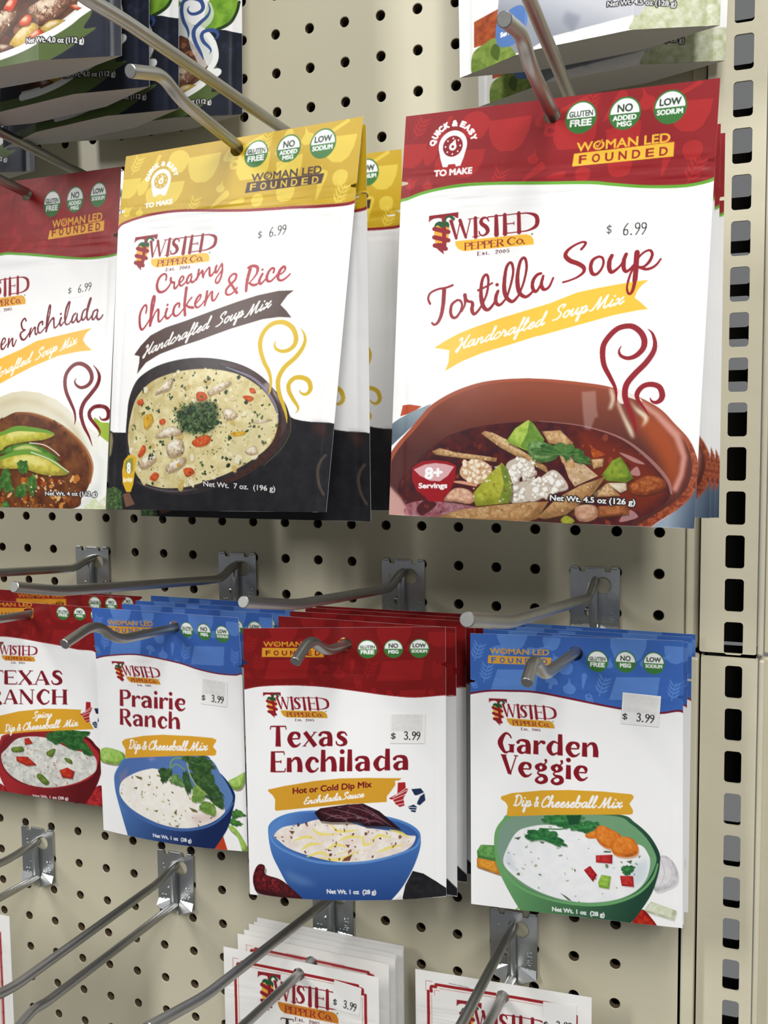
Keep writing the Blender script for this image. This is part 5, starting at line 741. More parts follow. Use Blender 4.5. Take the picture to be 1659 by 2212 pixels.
    cv.line([(113.04,70.08),(122.5,69.64),(125.69,68.62)], 0.2, (206, 208, 206), 0.8)
    return cv


def texas(cv, F):
    P = lambda z, c: cv.poly([F(q) for q in z], c)
    P([(-0.1,-0.06),(0.5,-0.1),(0.56,0.2),(0.72,0.34),(0.82,0.2),(1.2,0.16),(1.32,0.6),(1.1,0.96),(0.96,1.06),(0.86,1.3),(0.5,1.2),(0.4,0.92),(0.1,0.98),(-0.1,0.7),(-0.36,0.62),(-0.3,0.46),(-0.06,0.4)], WHITE)
    R = (178, 36, 40)
    B = (34, 50, 84)
    P([(0.02,0.02),(0.34,0),(0.36,0.25),(0.48,0.3),(0.26,0.68),(0.31,1.0),(0.1,1.07),(-0.09,0.93),(-0.18,0.77),(-0.38,0.7),(0,0.5)], R)
    for x0, y0, x1, y1 in ((0.5, 0.17, -0.06, 0.56),(0.5, 0.3, -0.2, 0.66),(0.4, 0.5, -0.24, 0.76),(0.36, 0.72, -0.14, 0.86),(0.36, 0.9, 0, 0.98)):
        cv.line([F((x0, y0)), F((x1, y1))], 0.32, WHITE, 1, False)
    P([(0.6,0.3),(1,0.26),(1.14,0.44),(0.86,0.56),(0.74,0.56)], B)
    P([(0.98,0.6),(1.16,0.48),(1.2,0.78),(0.96,1),(0.84,0.94),(0.86,0.84)], B)
    P([(0.44,1.06),(0.7,0.96),(0.84,1.06),(0.78,1.3),(0.62,1.28)], B)
    for i in (1.08,1.18):
        cv.line([F((0.44, i)), F((0.86, i + 0.02))], 0.35, WHITE, 1, False)


def dip_head(cv, curve, base, light, edge, ew):
    header(cv, curve, base, light, edge, ew, DIP_MOTIFS)


def dip_badges(cv, L):
    for c, t in zip(L, (('GLUTEN', 'FREE'),('NO', 'MSG'),('LOW', 'SODIUM'))):
        badge(cv, c[0], c[1], *t)


def art_enchilada_dip(nu):
    cv = Canvas(117, 162, nu)
    rng = random.Random(11)
    RED = (128, 22, 24)
    dip_head(cv, [(-3,39)] + [(-0.14,39.18),(9.94,37.07),(25.89,36.04),(45.58,36.46),(68.89,39.07),(84.26,40.87),(99.51,41.71),(116.88,40.03)] + [(120,41)], RED, (156, 30, 32),(150, 26, 34), 0.5)
    dip_badges(cv, ([(72.7,13.25),(78.38,13.24)], [(87.63,12.97),(93.19,12.96)], [(102.28,12.78),(107.94,12.77)]))
    w = [(12.03,11.78),(46.13,11.73),(12.88,17.34),(45.89,17.23)]
    founded(cv, w[0], w[1], 3.2, [(11.22,12.55),(47.6,12.81),(47.43,18.39),(10.86,18.38)], w[2], w[3], 3, (222, 160, 46), RED)
    l = [(11.11,40.97),(48.56,50.49),(18.07,55.94)]
    logo(cv, l[0], l[1], l[2], (222, 164, 52))
    T = (136, 24, 38)
    a = [(15.06,72.87),(60.38,71.48),(16.35,87.96),(94.21,85.1)]
    serif(cv, 'Texas', a[0], a[1], 12.2, T)
    serif(cv, 'Enchilada', a[2], a[3], 12.3, T)
    bowl = [(12.79,124.02),(14.21,118.36),(21.43,113.49),(32.17,110.63),(45.12,109.47),(60.95,109.0),(83.35,112.68),(94.71,116.27),(101.45,121.02),(102.92,126.26),(102.11,133.46),(98.21,144.12),(91.91,155.0),(84.76,163.06),(32.96,163.67),(25.05,155.84),(18.83,145.16),(14.54,135.88)]
    cv.poly(open_bowl(bowl), grad((86, 136, 206),(38, 70, 136), [(56.11,120.27)][0], [(59.55,165.55)][0]))
    inn = [(14.14,123.96),(15.44,119.51),(22.23,114.83),(32.16,111.91),(45.1,110.75),(60.95,110.28),(82.58,113.97),(93.19,117.31),(99.8,121.8),(101.42,125.83),(97.6,132.15),(86.88,136.69),(71.37,139.83),(55.63,140.26),(39.66,137.72),(25.87,133.57),(18.52,129.32)]
    cv.poly(inn, grad((92, 140, 208),(58, 96, 164), [(23.92,113.16)][0], [(40.05,123.78)][0]), 1, True)
    dip = spline([(16.54,125.44),(22.1,120.43),(33.68,118.04),(45.05,114.91),(60.89,116.21),(71.76,119.3),(87.08,121.67),(96.16,124.15),(100.07,125.0),(96.85,131.33),(86.9,135.9),(71.39,139.29),(55.64,139.8),(39.68,137.09),(25.89,132.94),(19.38,128.49)], True)
    cv.poly(dip, mott((253, 248, 240),(240, 224, 214), 0.3, 3))
    cv.line(tap([(13.44,124.79),(19.26,132.46),(39.6,139.59),(60.37,140.51),(79.16,138.32),(98.35,132.16),(102.32,126.25)], [0.8, 1.3, 1.5, 1.5, 1.5, 1.3, 0.8]), None, (104, 152, 216), 0.9)
    cv.soft([(22.14,145.75),(32.73,149.1),(42.32,153.36),(32.54,153.81),(24.42,151.14)], (120, 156, 206), 3, 0.5)
    for z in ([(28.51,128.1),(36.76,125.45),(41.59,126.87)], [(55.97,127.33),(62.32,124.9),(70.11,125.62)], [(47.86,132.96),(54.33,129.7),(60.62,131.17)], [(74.74,127.17),(79.41,124.02),(86.28,125.63)], [(77.7,134.23),(85.44,131.15),(93.08,129.67)], [(36.42,137.21),(44.6,134.6),(50.95,136.78)], [(33.28,133.42),(38.26,130.11),(46.36,129.09)], [(51.39,117.98),(56.08,121.84),(67.08,120.92)], [(70.14,124.04),(70.82,129.53),(76.27,127.96)], [(44.51,137.72),(55.69,138.24),(68.42,132.66)], [(85.57,120.87),(91.64,122.5),(96.15,125.74)], [(40.12,120.62),(44.89,123.65),(55.26,123.43)], [(54.98,135.14),(63.72,132.7)]):
        cv.line(tap(z, [0.6, 1.7, 0.5]), None, (248, 230, 110), 0.85)
    sprinkle(cv, rng, dip, 60, 0.3, 1.1, [(150, 100, 76),(110, 74, 58),(176, 116, 84),(90, 60, 50)], jag=0.6, asp=(0.3,0.8))
    for z in ([(25.78,122.28),(29.48,122.54),(27.78,124.58)], [(58.88,137.42),(63.67,135.03),(61.99,138.94),(57.24,139.38)], [(48.68,132.16),(51.85,133.26),(49.44,133.7)], [(59.47,129.62),(62.22,129.59),(61.39,131.55)]):
        cv.poly(z, (128, 78, 60))
    chunk(cv, [(41.49,111.0),(45.12,108.36),(60.96,105.82),(70.3,105.15),(79.54,109.64),(92.03,120.75),(84.07,118.63),(71.77,118.66),(67.14,116.3),(51.41,116.54),(45.04,115.88)], (92, 34, 46),(44, 20, 28), 5, 0.5, False)
    sprinkle(cv, rng, [(43.51,110.15),(60.96,106.62),(71.07,106.1),(88.64,117.69),(71.78,117.71),(51.43,115.57)], 40, 0.5, 1.7, [(130, 96, 108),(40, 18, 26),(108, 40, 54),(160, 140, 150)], jag=0.6, asp=(0.2,0.5), alpha=0.6)
    for z in ([(45.11,110.11),(56.2,113.88),(67.17,112.92)], [(51.5,108.37),(64.07,111.36),(76.43,116.08)], [(60.96,107.01),(71.84,109.68),(84.08,117.27)], [(68.75,106.52),(77.99,112.05),(87.11,119.28)], [(48.25,114.84),(54.64,112.3),(60.91,114.61)], [(70.24,116.92),(76.43,115.27),(82.55,117.67)]):
        cv.line(tap(z, [0.2, 0.7, 0.2]), None, (156, 126, 138), 0.55)
    chunk(cv, [(2.41,151.24),(4.48,145.39),(7.11,143.17),(10.05,144.16),(10.31,148.94),(19.43,151.47),(26.67,156.52),(33.37,163.64),(18.17,162.06),(5.67,160.8),(2.83,156.87)], (130, 30, 36),(64, 16, 22), 5, 0.5)
    sprinkle(cv, rng, [(4.4,147.82),(19.37,153.06),(28.94,161.1),(7.39,159.65)], 26, 0.5, 1.6, [(160, 60, 64),(50, 14, 20),(110, 26, 32)], jag=0.6, asp=(0.2,0.6), alpha=0.6)
    cv.poly([(98.19,145.32),(104.24,147.18),(111.0,152.01),(117.76,157.43),(117.75,161.71),(91.75,162.3),(93.86,153.5)], mott((40, 40, 44),(28, 28, 32), 0.4, 3))
    cv.poly([(85.93,162.53),(91.03,159.56),(92.9,162.61)], (232, 226, 226))
    n = [(47.77,158.15),(76.7,158.3)]
    netwt(cv, 'Net Wt. 1 oz  (28 g)', n[0], n[1], 2.5, False, 0.16)
    cv.poly([(13.28,98.29),(23.77,95.73),(41.08,92.43),(56.75,90.54),(72.16,89.99),(92.15,90.01),(89.17,93.29),(86.19,97.7),(83.79,100.85),(83.8,104.13),(59.94,105.6),(41.08,107.76),(18.36,110.72),(17.38,110.13),(17.68,104.11),(16.2,101.65),(13.39,99.36)], (220, 162, 48))
    b = [(28.61,100.21),(74.96,95.27),(35.46,106.28),(70.72,101.32)]
    sans(cv, 'Hot or Cold Dip Mix', b[0], b[1], 3.5, (120, 24, 34), 0.3)
    script(cv, 'Enchilada', b[2], [(57.58,103.13)][0], 2.0, WHITE, 1.25)
    script(cv, 'Sauce', [(58.08,102.99)][0], b[3], 2.0, WHITE, 1.25)
    o, px, py = [(89.76,92.35),(102.91,92.32),(89.82,106.21)]
    texas(cv, lambda q: (o[0] + q[0] * (px[0] - o[0]) + q[1] * (py[0] - o[0]), o[1] + q[0] * (px[1] - o[1]) + q[1] * (py[1] - o[1])))
    return cv


def art_veggie_dip(nu):
    cv = Canvas(117, 162, nu)
    rng = random.Random(13)
    BLUE = (62, 106, 186)
    dip_head(cv, [(-3,37)] + [(-0.02,35.71),(10.24,33.26),(21.96,32.26),(37.41,31.75),(60.18,34.19),(82.49,36.79),(97.13,37.54),(105.81,37.34),(116.93,35.64)] + [(120,46)], BLUE, (104, 150, 222),(120, 22, 44), 1.1)
    dip_badges(cv, ([(71.46,12.57),(77.26,12.27)], [(86.62,12.14),(92.33,11.84)], [(101.71,12.06),(107.49,11.76)]))
    w = [(11.28,11.41),(44.72,10.75),(11.83,16.52),(44.33,15.83)]
    founded(cv, w[0], w[1], 3.2, [(10.42,12.58),(46.17,12.05),(45.62,16.36),(10.02,17.28)], w[2], w[3], 3, (226, 166, 60), BLUE)
    l = [(10.67,37.91),(47.3,47.18),(17.37,53.67)]
    logo(cv, l[0], l[1], l[2], (226, 168, 54))
    T = (138, 24, 38)
    a = [(17.19,69.34),(70.41,66.75),(17.44,82.25),(65.95,80.59)]
    serif(cv, 'Garden', a[0], a[1], 11.8, T)
    serif(cv, 'Veggie', a[2], a[3], 11.8, T)
    chunk(cv, [(3.56,129.59),(5.95,125.46),(14.19,124.7),(15.45,134.35),(3.93,133.57)], (120, 176, 96),(80, 140, 70), 3, 0.5, False)
    chunk(cv, [(3.54,133.63),(15.29,134.37),(17.17,142.2),(3.5,139.28)], (236, 170, 62),(216, 136, 44), 3, 0.4, False)
    chunk(cv, [(104.63,121.4),(109.56,120.96),(113.79,126.88),(114.15,134.73),(109.58,139.09),(102.5,141.54),(101.09,132.78)], (240, 238, 239),(224, 220, 224), 3, 0.3, rim=(190, 186, 190))
    cv.lines([tap(z, [0.15, 0.5, 0.15]) for z in ([(105.34,122.12),(107.46,130.59),(103.92,140.44)], [(108.16,121.48),(111.68,130.21),(107.46,139.69)], [(106.4,121.63),(106.04,116.56)])], (196, 188, 196), None, 0.7)
    chunk(cv, [(100.36,147.99),(113.96,152.13),(112.41,158.02),(96.06,154.09)], (238, 240, 222),(214, 220, 186), 3, 0.3, False, rim=(190, 190, 180))
    chunk(cv, [(95.35,153.37),(100.33,157.64),(103.18,163.72),(91.71,165.1),(90.27,161.28)], (206, 54, 30),(150, 28, 22), 3, 0.4)
    cv.line([(24.6,164.54),(26.91,161.16),(28.84,160.08)], 1, (150, 190, 80))
    bowl = [(13.64,124.78),(14.46,115.85),(18.52,108.94),(23.91,104.68),(51.83,100.59),(83.22,98.45),(91.83,102.27),(99.67,109.32),(104.63,118.26),(105.13,124.5),(103.93,132.51),(100.37,143.99),(93.18,156.86),(87.38,165.22),(30.32,165.57),(24.32,155.74),(18.31,144.32),(14.74,135.1)]
    cv.poly(open_bowl(bowl), grad((112, 168, 108),(36, 72, 56), [(21.48,135.78)][0], [(91.75,156.22)][0]))
    inn = spline([(15.51,125.33),(16.56,116.37),(20.84,109.43),(29.27,104.8),(51.84,101.37),(81.07,99.6),(89.69,103.25),(97.54,110.29),(102.51,119.24),(102.87,125.5),(98.25,136.24),(91.09,144.18),(79.51,150.5),(64.88,153.34),(50.81,152.91),(35.84,149.12),(24.49,142.25),(17.63,133.89)], True)
    cv.poly(inn, grad((130, 160, 142),(116, 166, 120), [(21.6,112.51)][0], [(95.42,115.97)][0]))
    cv.line(tap([(14.92,131.84),(20.65,141.56),(30.52,149.18),(47.07,153.56),(64.87,154.16),(80.23,151.07),(93.24,143.95),(101.09,134.37),(103.93,125.4)], [0.8, 1.2, 1.5, 1.6, 1.7, 1.6, 1.4, 1.3, 0.8]), None, (112, 172, 110))
    dip = spline([(19.02,134.5),(21.56,124.5),(26.98,114.99),(34.61,110.86),(44.4,108.72),(56.31,109.46),(66.6,111.85),(81.1,117.39),(93.99,114.93),(98.97,120.35),(99.82,126.58),(97.54,135.52),(91.09,143.54),(80.25,149.44),(65.62,152.68),(50.82,152.25),(36.61,148.37),(25.26,141.74)], True)
    cv.poly(dip, mott((252, 253, 254),(244, 246, 248), 0.25, 3))
    cv.soft([(88.27,129.31),(98.97,121.93),(98.25,134.65),(91.1,141.77)], (206, 220, 228), 3, 0.7, clip=dip)
    cv.soft([(19.02,134.5),(21.56,124.5),(23.83,130.62),(27.57,140.62)], (214, 222, 230), 2, 0.7, clip=dip)
    sprinkle(cv, rng, dip, 48, 0.5, 1.3, [(150, 170, 140),(110, 138, 100),(176, 190, 164)], jag=0.4, asp=(0.35,0.7))
    g0, g1 = ((70, 138, 76),(34, 96, 52))
    for z in ([(31.56,115.2),(38.39,111.57),(47.4,111.67),(51.86,115.88),(54.97,119.48),(50.36,120.66),(43.65,118.46),(39.89,118.13),(36.86,118.9),(33.45,119.5)], [(41.02,106.92),(44.39,103.0),(62.9,100.55),(62.34,105.28),(54.83,109.63),(47.39,107.9)], [(56.31,109.86),(62.92,104.43),(72.41,104.21),(70.96,107.47),(66.96,111.65),(62.94,110.37)], [(84.32,129.72),(86.84,127.87),(91.85,128.15),(88.97,133.21),(86.1,133.51)]):
        leaf(cv, z, g0, g1, 4, 11)
    cv.line([(39.9,111.39),(51.87,110.36),(54.83,108.46)], 0.7, (60, 120, 60))
    cv.poly([(54.81,102.21),(62.91,100.93),(61.46,106.15),(56.31,107.51)], (30, 80, 48))
    for z in ([(65.14,112.01),(70.97,109.03),(71.7,112.87),(66.6,113.81)], [(70.96,107.47),(73.86,105.77),(78.21,107.11),(83.98,110.04),(84.7,113.88),(81.1,118.18),(76.77,118.63),(72.43,115.94),(70.61,112.2)], [(79.3,119.16),(80.38,113.54),(84.7,111.14),(90.42,111.75),(93.42,116.17),(92.57,120.97),(86.85,122.96),(81.1,122.13)]):
        chunk(cv, z, (240, 152, 62),(226, 120, 36), 5, 0.4, rim=(190, 110, 50))
    for c in [(78.22,112.58),(87.57,116.74)]:
        cv.line([(c[0] + 3.4 * math.cos(t), c[1] + 2.7 * math.sin(t)) for t in np.linspace(0, 6.28, 18)], 0.4, (214, 104, 30), 0.6)
    for z, c0, c1 in (([(70.81,123.62),(79.8,122.26),(79.64,127.59),(70.8,127.76)], (212, 62, 60),(186, 36, 42)),([(64.19,133.15),(67.65,130.19),(71.41,135.13),(69.12,139.57)], (208, 52, 54),(170, 26, 36)),([(83.8,134.4),(90.83,133.81),(91.24,140.32),(84.64,140.23)], (216, 74, 62),(186, 36, 40)),([(71.97,139.48),(73.82,134.85),(78.89,135.25),(77.83,143.0),(72.31,142.43)], (176, 210, 96),(140, 186, 62))):
        chunk(cv, z, c0, c1, 5, 0.5, False, rim=(190, 150, 150))
    for z in ([(87.2,125.45),(90.42,124.34),(89.71,126.78)], [(75.32,120.36),(79.3,120.34),(78.94,121.17),(75.68,121.51)], [(50.87,148.55),(54.2,150.18),(57.51,152.63),(55.28,152.5)], [(25.05,118.83),(29.27,117.48),(27.73,119.68)], [(39.13,119.02),(42.89,118.95),(41.38,120.33)]):
        cv.poly(z, (90, 110, 84))
    n = [(46.36,160.26),(75.2,160.2)]
    netwt(cv, 'Net Wt. 1 oz  (28 g)', n[0], n[1], 2.6, False, 0.16)
    cv.poly([(17.73,95.17),(23.88,92.47),(41.3,88.92),(56.19,87.08),(73.76,86.11),(89.62,86.08),(91.13,87.01),(90.92,88.42),(88.79,91.72),(90.81,95.39),(90.53,97.43),(89.32,97.93),(66.56,100.23),(44.39,102.92),(22.38,106.3),(20.99,105.92),(21.6,100.62),(20.44,98.4),(17.73,96.75)], (228, 172, 50))
    b = [(25.05,99.88),(34.96,99.17),(36.85,99.03),(39.11,98.84),(41.07,98.77),(71.5,95.77),(72.01,95.87),(85.0,94.41)]
    script(cv, 'Dip', b[0], b[1], 3.4, WHITE, 1.15)
    script(cv, '&', b[2], b[3], 3.6, WHITE, 1.15)
    script(cv, 'Cheeseball', b[4], b[5], 3.2, WHITE, 1.15)
    script(cv, 'Mix', b[6], b[7], 3.2, WHITE, 1.15)
    return cv


def art_ranch_dip(nu):
    cv = Canvas(117, 162, nu)
    rng = random.Random(17)
    BLUE = (60, 100, 178)
    dip_head(cv, [(-3,37)] + [(0.0,35.62),(9.61,33.03),(29.91,30.2),(45.62,30.45),(68.58,32.58),(83.47,35.32),(98.33,36.83),(111.59,36.47),(117.44,35.86)] + [(120,48)], BLUE, (98, 140, 212),(116, 22, 44), 0.9)
    dip_badges(cv, ([(76.75,10.26),(81.76,9.92)], [(90.08,10.72),(95.47,10.35)], [(104.04,11.23),(109.43,10.86)]))
    w = [(12.63,11.18),(49.58,9.69),(12.5,16.42),(50.26,14.69)]
    founded(cv, w[0], w[1], 3.2, [(11.9,12.03),(51.89,10.7),(51.15,15.14),(11.21,17.19)], w[2], w[3], 3, (216, 150, 50), BLUE)
    l = [(13.09,36.72),(51.56,44.91),(22.11,51.23)]
    logo(cv, l[0], l[1], l[2], (222, 156, 48))
    T = (142, 34, 46)
    a = [(20.39,68.3),(72.17,65.95),(20.1,81.89),(66.51,79.7)]
    serif(cv, 'Prairie', a[0], a[1], 11.8, T)
    serif(cv, 'Ranch', a[2], a[3], 11.6, T)
    for z in ([(0.88,102.56),(8.7,100.06),(21.84,102.67),(18.68,110.58),(0.86,110.82)], [(104.36,113.02),(109.95,109.14),(118.21,104.7),(114.14,116.12),(108.32,117.66)], [(103.1,143.88),(108.61,145.77),(113.87,153.14),(117.77,161.69),(113.49,163.0),(109.72,152.08),(104.35,147.12)]):
        chunk(cv, z, (190, 220, 130),(150, 196, 80), 3, 0.3)
    for z in ([(106.3,134.9),(110.55,131.85),(116.84,136.07),(113.09,137.14),(106.81,139.2)], [(102.53,141.25),(106.83,138.87),(114.27,142.31),(108.67,144.42)]):
        leaf(cv, z, (84, 140, 60),(50, 100, 44), 3)
    cv.poly([(98.79,151.61),(101.71,162.46),(90.44,163.08)], (196, 66, 34))
    bowl = [(11.94,124.57),(12.43,119.03),(16.53,112.26),(22.54,105.96),(46.45,100.49),(87.21,95.83),(92.06,103.6),(98.29,106.95),(104.36,113.02),(108.91,120.62),(108.83,126.64),(107.05,133.49),(102.22,147.3),(90.43,163.42),(21.11,162.73),(16.8,146.97),(12.87,132.62)]
    cv.poly(open_bowl(bowl), grad((82, 124, 186),(22, 40, 88), [(29.69,125.99)][0], [(76.52,161.75)][0]))
    inn = spline([(14.23,124.22),(14.96,118.65),(19.03,111.9),(24.99,105.63),(46.44,101.16),(87.2,96.82),(99.64,108.81),(106.85,120.81),(106.6,127.52),(99.95,136.81),(88.87,144.52),(73.94,149.4),(58.89,150.56),(42.95,148.79),(27.59,143.8),(17.52,137.31)], True)
    cv.poly(inn, grad((84, 116, 178),(96, 132, 186), [(38.62,103.15)][0], [(100.76,117.4)][0]))
    cv.soft([(16.22,118.46),(24.77,111.77),(21.74,123.1),(17.9,131.82)], (140, 130, 160), 2, 0.6, clip=inn)
    cv.soft([(40.97,103.18),(49.51,101.78),(44.84,104.37)], (180, 170, 214), 1.5, 0.8, clip=inn)
    dip = spline([(16.11,131.42),(18.42,123.59),(27.78,116.8),(39.96,111.6),(50.86,110.19),(68.62,117.58),(86.37,125.55),(100.52,132.09),(98.5,137.61),(88.91,143.98),(73.99,148.86),(58.94,150.02),(43.8,148.0),(28.46,142.99),(19.97,137.6)], True)
    cv.poly(dip, mott((254, 252, 244),(248, 240, 230), 0.25, 3))
    cv.soft([(74.67,140.05),(96.55,134.47),(96.24,140.49),(77.82,146.98)], (226, 204, 198), 3, 0.8, clip=dip)
    cv.line(tap([(12.71,128.55),(17.42,138.69),(28.23,145.72),(43.61,150.03),(58.8,151.57),(74.62,150.12),(90.27,145.05),(101.35,136.68),(107.63,127.42)], [0.8, 1.1, 1.3, 1.4, 1.5, 1.4, 1.2, 1.1, 0.8]), None, (74, 112, 176))
    sprinkle(cv, rng, dip, 46, 0.5, 1.3, [(168, 160, 96),(130, 124, 70),(196, 184, 130),(110, 100, 62)], jag=0.4, asp=(0.35,0.7))
    for z in ([(30.19,117.15),(36.55,117.63),(36.44,119.67),(32.5,118.86)], [(28.45,126.51),(32.16,124.97),(31.63,127.06)], [(41.06,121.73),(44.19,121.64),(40.97,123.41)], [(73.6,134.23),(79.35,135.57),(80.68,137.41),(76.33,137.23)], [(61.34,139.65),(63.81,136.7),(63.46,141.37)], [(44.48,140.24),(48.81,139.31),(47.5,141.15)], [(61.31,148.92),(65.17,147.78),(63.47,149.97)]):
        cv.poly(z, (118, 110, 66))
    for z, k in (([(50.87,109.65),(60.76,108.1),(61.39,112.38),(59.03,115.37),(56.63,118.37),(52.8,119.19),(51.46,114.97)], 0),([(67.59,99.31),(87.2,96.49),(94.2,102.05),(94.5,104.68),(87.03,106.79),(76.24,107.97),(73.43,102.3)], 0),([(76.24,107.97),(90.62,104.75),(95.26,115.28),(100.88,123.4),(97.01,124.45),(89.85,127.18),(79.57,116.99)], 0),([(59.29,118.04),(61.36,113.06),(66.61,111.76),(71.08,119.96),(65.55,119.95)], 1),([(69.57,111.41),(73.32,108.3),(75.99,116.05),(77.28,119.91),(73.38,125.33),(70.75,119.33)], 0),([(76.3,125.33),(79.55,117.66),(87.26,121.48),(83.28,129.99),(76.8,129.58)], 2),([(82.38,130.62),(87.64,128.73),(93.6,130.11),(92.79,138.82),(82.97,135.51)], 2),([(91.27,127.03),(99.81,124.17),(100.14,132.8),(95.3,131.27)], 0)):
        leaf(cv, z, ((72, 108, 56),(120, 156, 92),(136, 172, 84))[k], ((40, 70, 38),(74, 112, 60),(96, 136, 56))[k], 4, (11, 9, 3)[k])
    cv.line([(60.0,108.52),(60.85,103.08),(64.62,100.31),(69.06,100.14)], 0.9, (130, 166, 90))
    cv.line([(61.53,107.0),(65.3,104.56),(71.87,107.8)], 0.8, (130, 166, 90))
    cv.line([(73.43,102.3),(76.13,112.0),(81.63,119.43),(88.57,123.99)], 0.7, (170, 190, 120))
    n = [(42.66,159.28),(73.65,159.13)]
    netwt(cv, 'Net Wt. 1 oz  (28 g)', n[0], n[1], 2.5, False, 0.14)
    cv.poly([(20.12,93.77),(22.92,91.73),(38.8,87.44),(54.16,84.92),(76.45,83.36),(93.04,82.9),(96.22,83.88),(96.0,85.02),(93.54,89.03),(96.19,91.92),(95.59,94.62),(93.96,95.32),(69.08,98.15),(46.44,101.49),(23.78,105.38),(22.58,104.94),(22.91,99.15),(20.24,95.58)], (228, 168, 50))
    b = [(26.0,98.33),(35.97,97.59),(37.54,97.53),(41.06,97.22),(43.09,96.97),(74.24,93.87),(74.82,93.94),(89.39,91.97)]
    script(cv, 'Dip', b[0], b[1], 3.4, WHITE, 1.15)
    script(cv, '&', b[2], b[3], 3.6, WHITE, 1.15)
    script(cv, 'Cheeseball', b[4], b[5], 3.2, WHITE, 1.15)
    script(cv, 'Mix', b[6], b[7], 3.2, WHITE, 1.15)
    return cv


def art_spicy_dip(nu):
    cv = Canvas(117, 162, nu)
    rng = random.Random(19)
    RED = (134, 24, 26)
    dip_head(cv, [(-3,36),(30,33)] + [(33.55,29.62),(50.9,29.75),(67.87,31.32),(84.54,32.59),(100.88,34.73),(115.93,35.53)] + [(120,46)], RED, (158, 32, 34),(160, 40, 46), 0.5)
    dip_badges(cv, ([(90.09,6.34),(95.58,5.97)], [(104.35,6.14),(109.48,5.79)], [(118.27,6.22),(123.05,5.89)]))
    w = [(20.25,5.42),(63.69,2.86),(20.09,13.25),(62.7,11.1)]
    founded(cv, w[0], w[1], 3.2, [(18.72,6.33),(64.75,4.11),(64.22,12.21),(17.96,14.21)], w[2], w[3], 3, (220, 150, 44), RED)
    l = [(24.91,34.95),(64.16,43.14),(29.64,50.64)]
    logo(cv, l[0], l[1], l[2], (222, 156, 48))
    T = (128, 28, 40)
    a = [(21.71,71.02),(86.95,65.25),(22.6,87.27),(91.68,80.63)]
    serif(cv, 'TEXAS', a[0], a[1], 11.6, T)
    serif(cv, 'RANCH', a[2], a[3], 12, T)
    for z in ([(100.28,165.13),(106.78,155.52),(113.59,145.51),(118.14,147.09),(118.0,163.07)], [(22.55,155.93),(30.97,156.86),(35.02,164.16),(33.62,167.72),(22.72,168.34)]):
        chunk(cv, z, (196, 50, 52),(140, 24, 32), 3, 0.4)
    bowl = [(26.39,128.31),(30.84,117.7),(37.28,111.33),(72.14,103.8),(104.12,104.63),(114.01,112.09),(117.8,117.01),(118.11,124.88),(116.53,135.64),(111.38,148.45),(100.85,164.51),(39.47,169.68),(33.0,159.97),(28.17,149.35),(26.06,139.53)]
    cv.poly(open_bowl(bowl), grad((172, 44, 48),(96, 16, 22), [(40.35,148.56)][0], [(95.38,165.32)][0]))
    inn = spline([(28.82,129.05),(32.57,119.65),(39.67,112.1),(72.11,105.4),(103.02,106.84),(111.94,113.86),(115.73,118.79),(114.91,126.79),(108.8,138.6),(94.1,146.9),(74.42,152.97),(56.17,153.74),(41.91,150.58),(32.55,142.45)], True)
    cv.poly(inn, grad((128, 34, 40),(176, 46, 48), [(43.13,114.89)][0], [(111.29,117.62)][0]))
    dip = spline([(31.01,130.94),(36.55,124.03),(49.13,113.01),(72.0,109.76),(93.28,116.84),(111.18,120.27),(113.5,130.63),(107.82,137.64),(94.18,145.8),(74.54,151.83),(57.45,152.7),(43.25,149.24),(33.84,141.68)], True)
    cv.poly(dip, mott((240, 238, 230),(200, 202, 196), 0.35, 3))
    sprinkle(cv, rng, dip, 120, 0.4, 1.2, [(206, 200, 186),(246, 244, 238),(176, 140, 110),(120, 130, 100),(160, 100, 70)], jag=0.6, asp=(0.2,0.6), alpha=0.8)
    sprinkle(cv, rng, [(45.81,119.98),(82.7,115.36),(92.23,135.73),(74.72,150.14),(44.27,139.53)], 60, 0.4, 1.1, [(178, 96, 60),(196, 124, 84),(150, 72, 44)], jag=0.6, asp=(0.2,0.5), alpha=0.8)
    for z in ([(53.91,112.93),(57.87,111.63),(61.22,116.05),(54.12,118.05)], [(45.47,129.09),(55.79,127.92),(63.43,134.01),(54.57,135.91),(45.45,132.96)], [(83.0,135.81),(89.76,132.79),(95.54,135.33),(93.52,141.81),(84.82,141.68)]):
        chunk(cv, z, (214, 72, 40),(180, 40, 32), 3, 0.3, False)
    for z in ([(42.1,122.14),(51.68,120.01),(51.71,124.1),(42.47,125.5)], [(72.83,121.9),(80.41,118.03),(77.88,124.62),(74.57,124.92)], [(87.84,124.94),(93.35,125.91),(93.79,129.35),(89.53,127.97)], [(62.42,143.84),(66.64,141.18),(72.88,147.34),(69.12,150.11)]):
        chunk(cv, z, (130, 156, 66),(90, 118, 44), 3, 0.3)
    for z in ([(72.88,107.96),(83.08,102.86),(93.73,103.58),(88.23,110.49),(80.59,114.1)], [(83.08,102.6),(107.83,101.12),(106.68,104.9),(98.78,109.64),(90.4,109.2)], [(87.7,110.55),(101.45,107.52),(105.38,112.93),(98.48,117.35),(91.2,116.01)], [(101.4,109.11),(106.94,112.24),(111.19,120.01),(104.57,119.99),(101.68,115.42)]):
        leaf(cv, z, (64, 120, 56),(32, 78, 38), 4, 7, 0.08)
    n = [(57.09,162.95),(88.29,160.5)]
    netwt(cv, 'Net Wt. 1 oz (28 g)', n[0], n[1], 2.4, False, 0.12)
    cv.poly([(4.6,106.61),(19.12,100.71),(31.63,96.38),(49.53,90.6),(72.26,86.01),(88.68,84.52),(104.66,83.67),(107.64,89.63),(112.49,98.69),(88.46,102.13),(60.89,106.28),(31.14,112.28),(3.73,120.12)], (226, 168, 46))
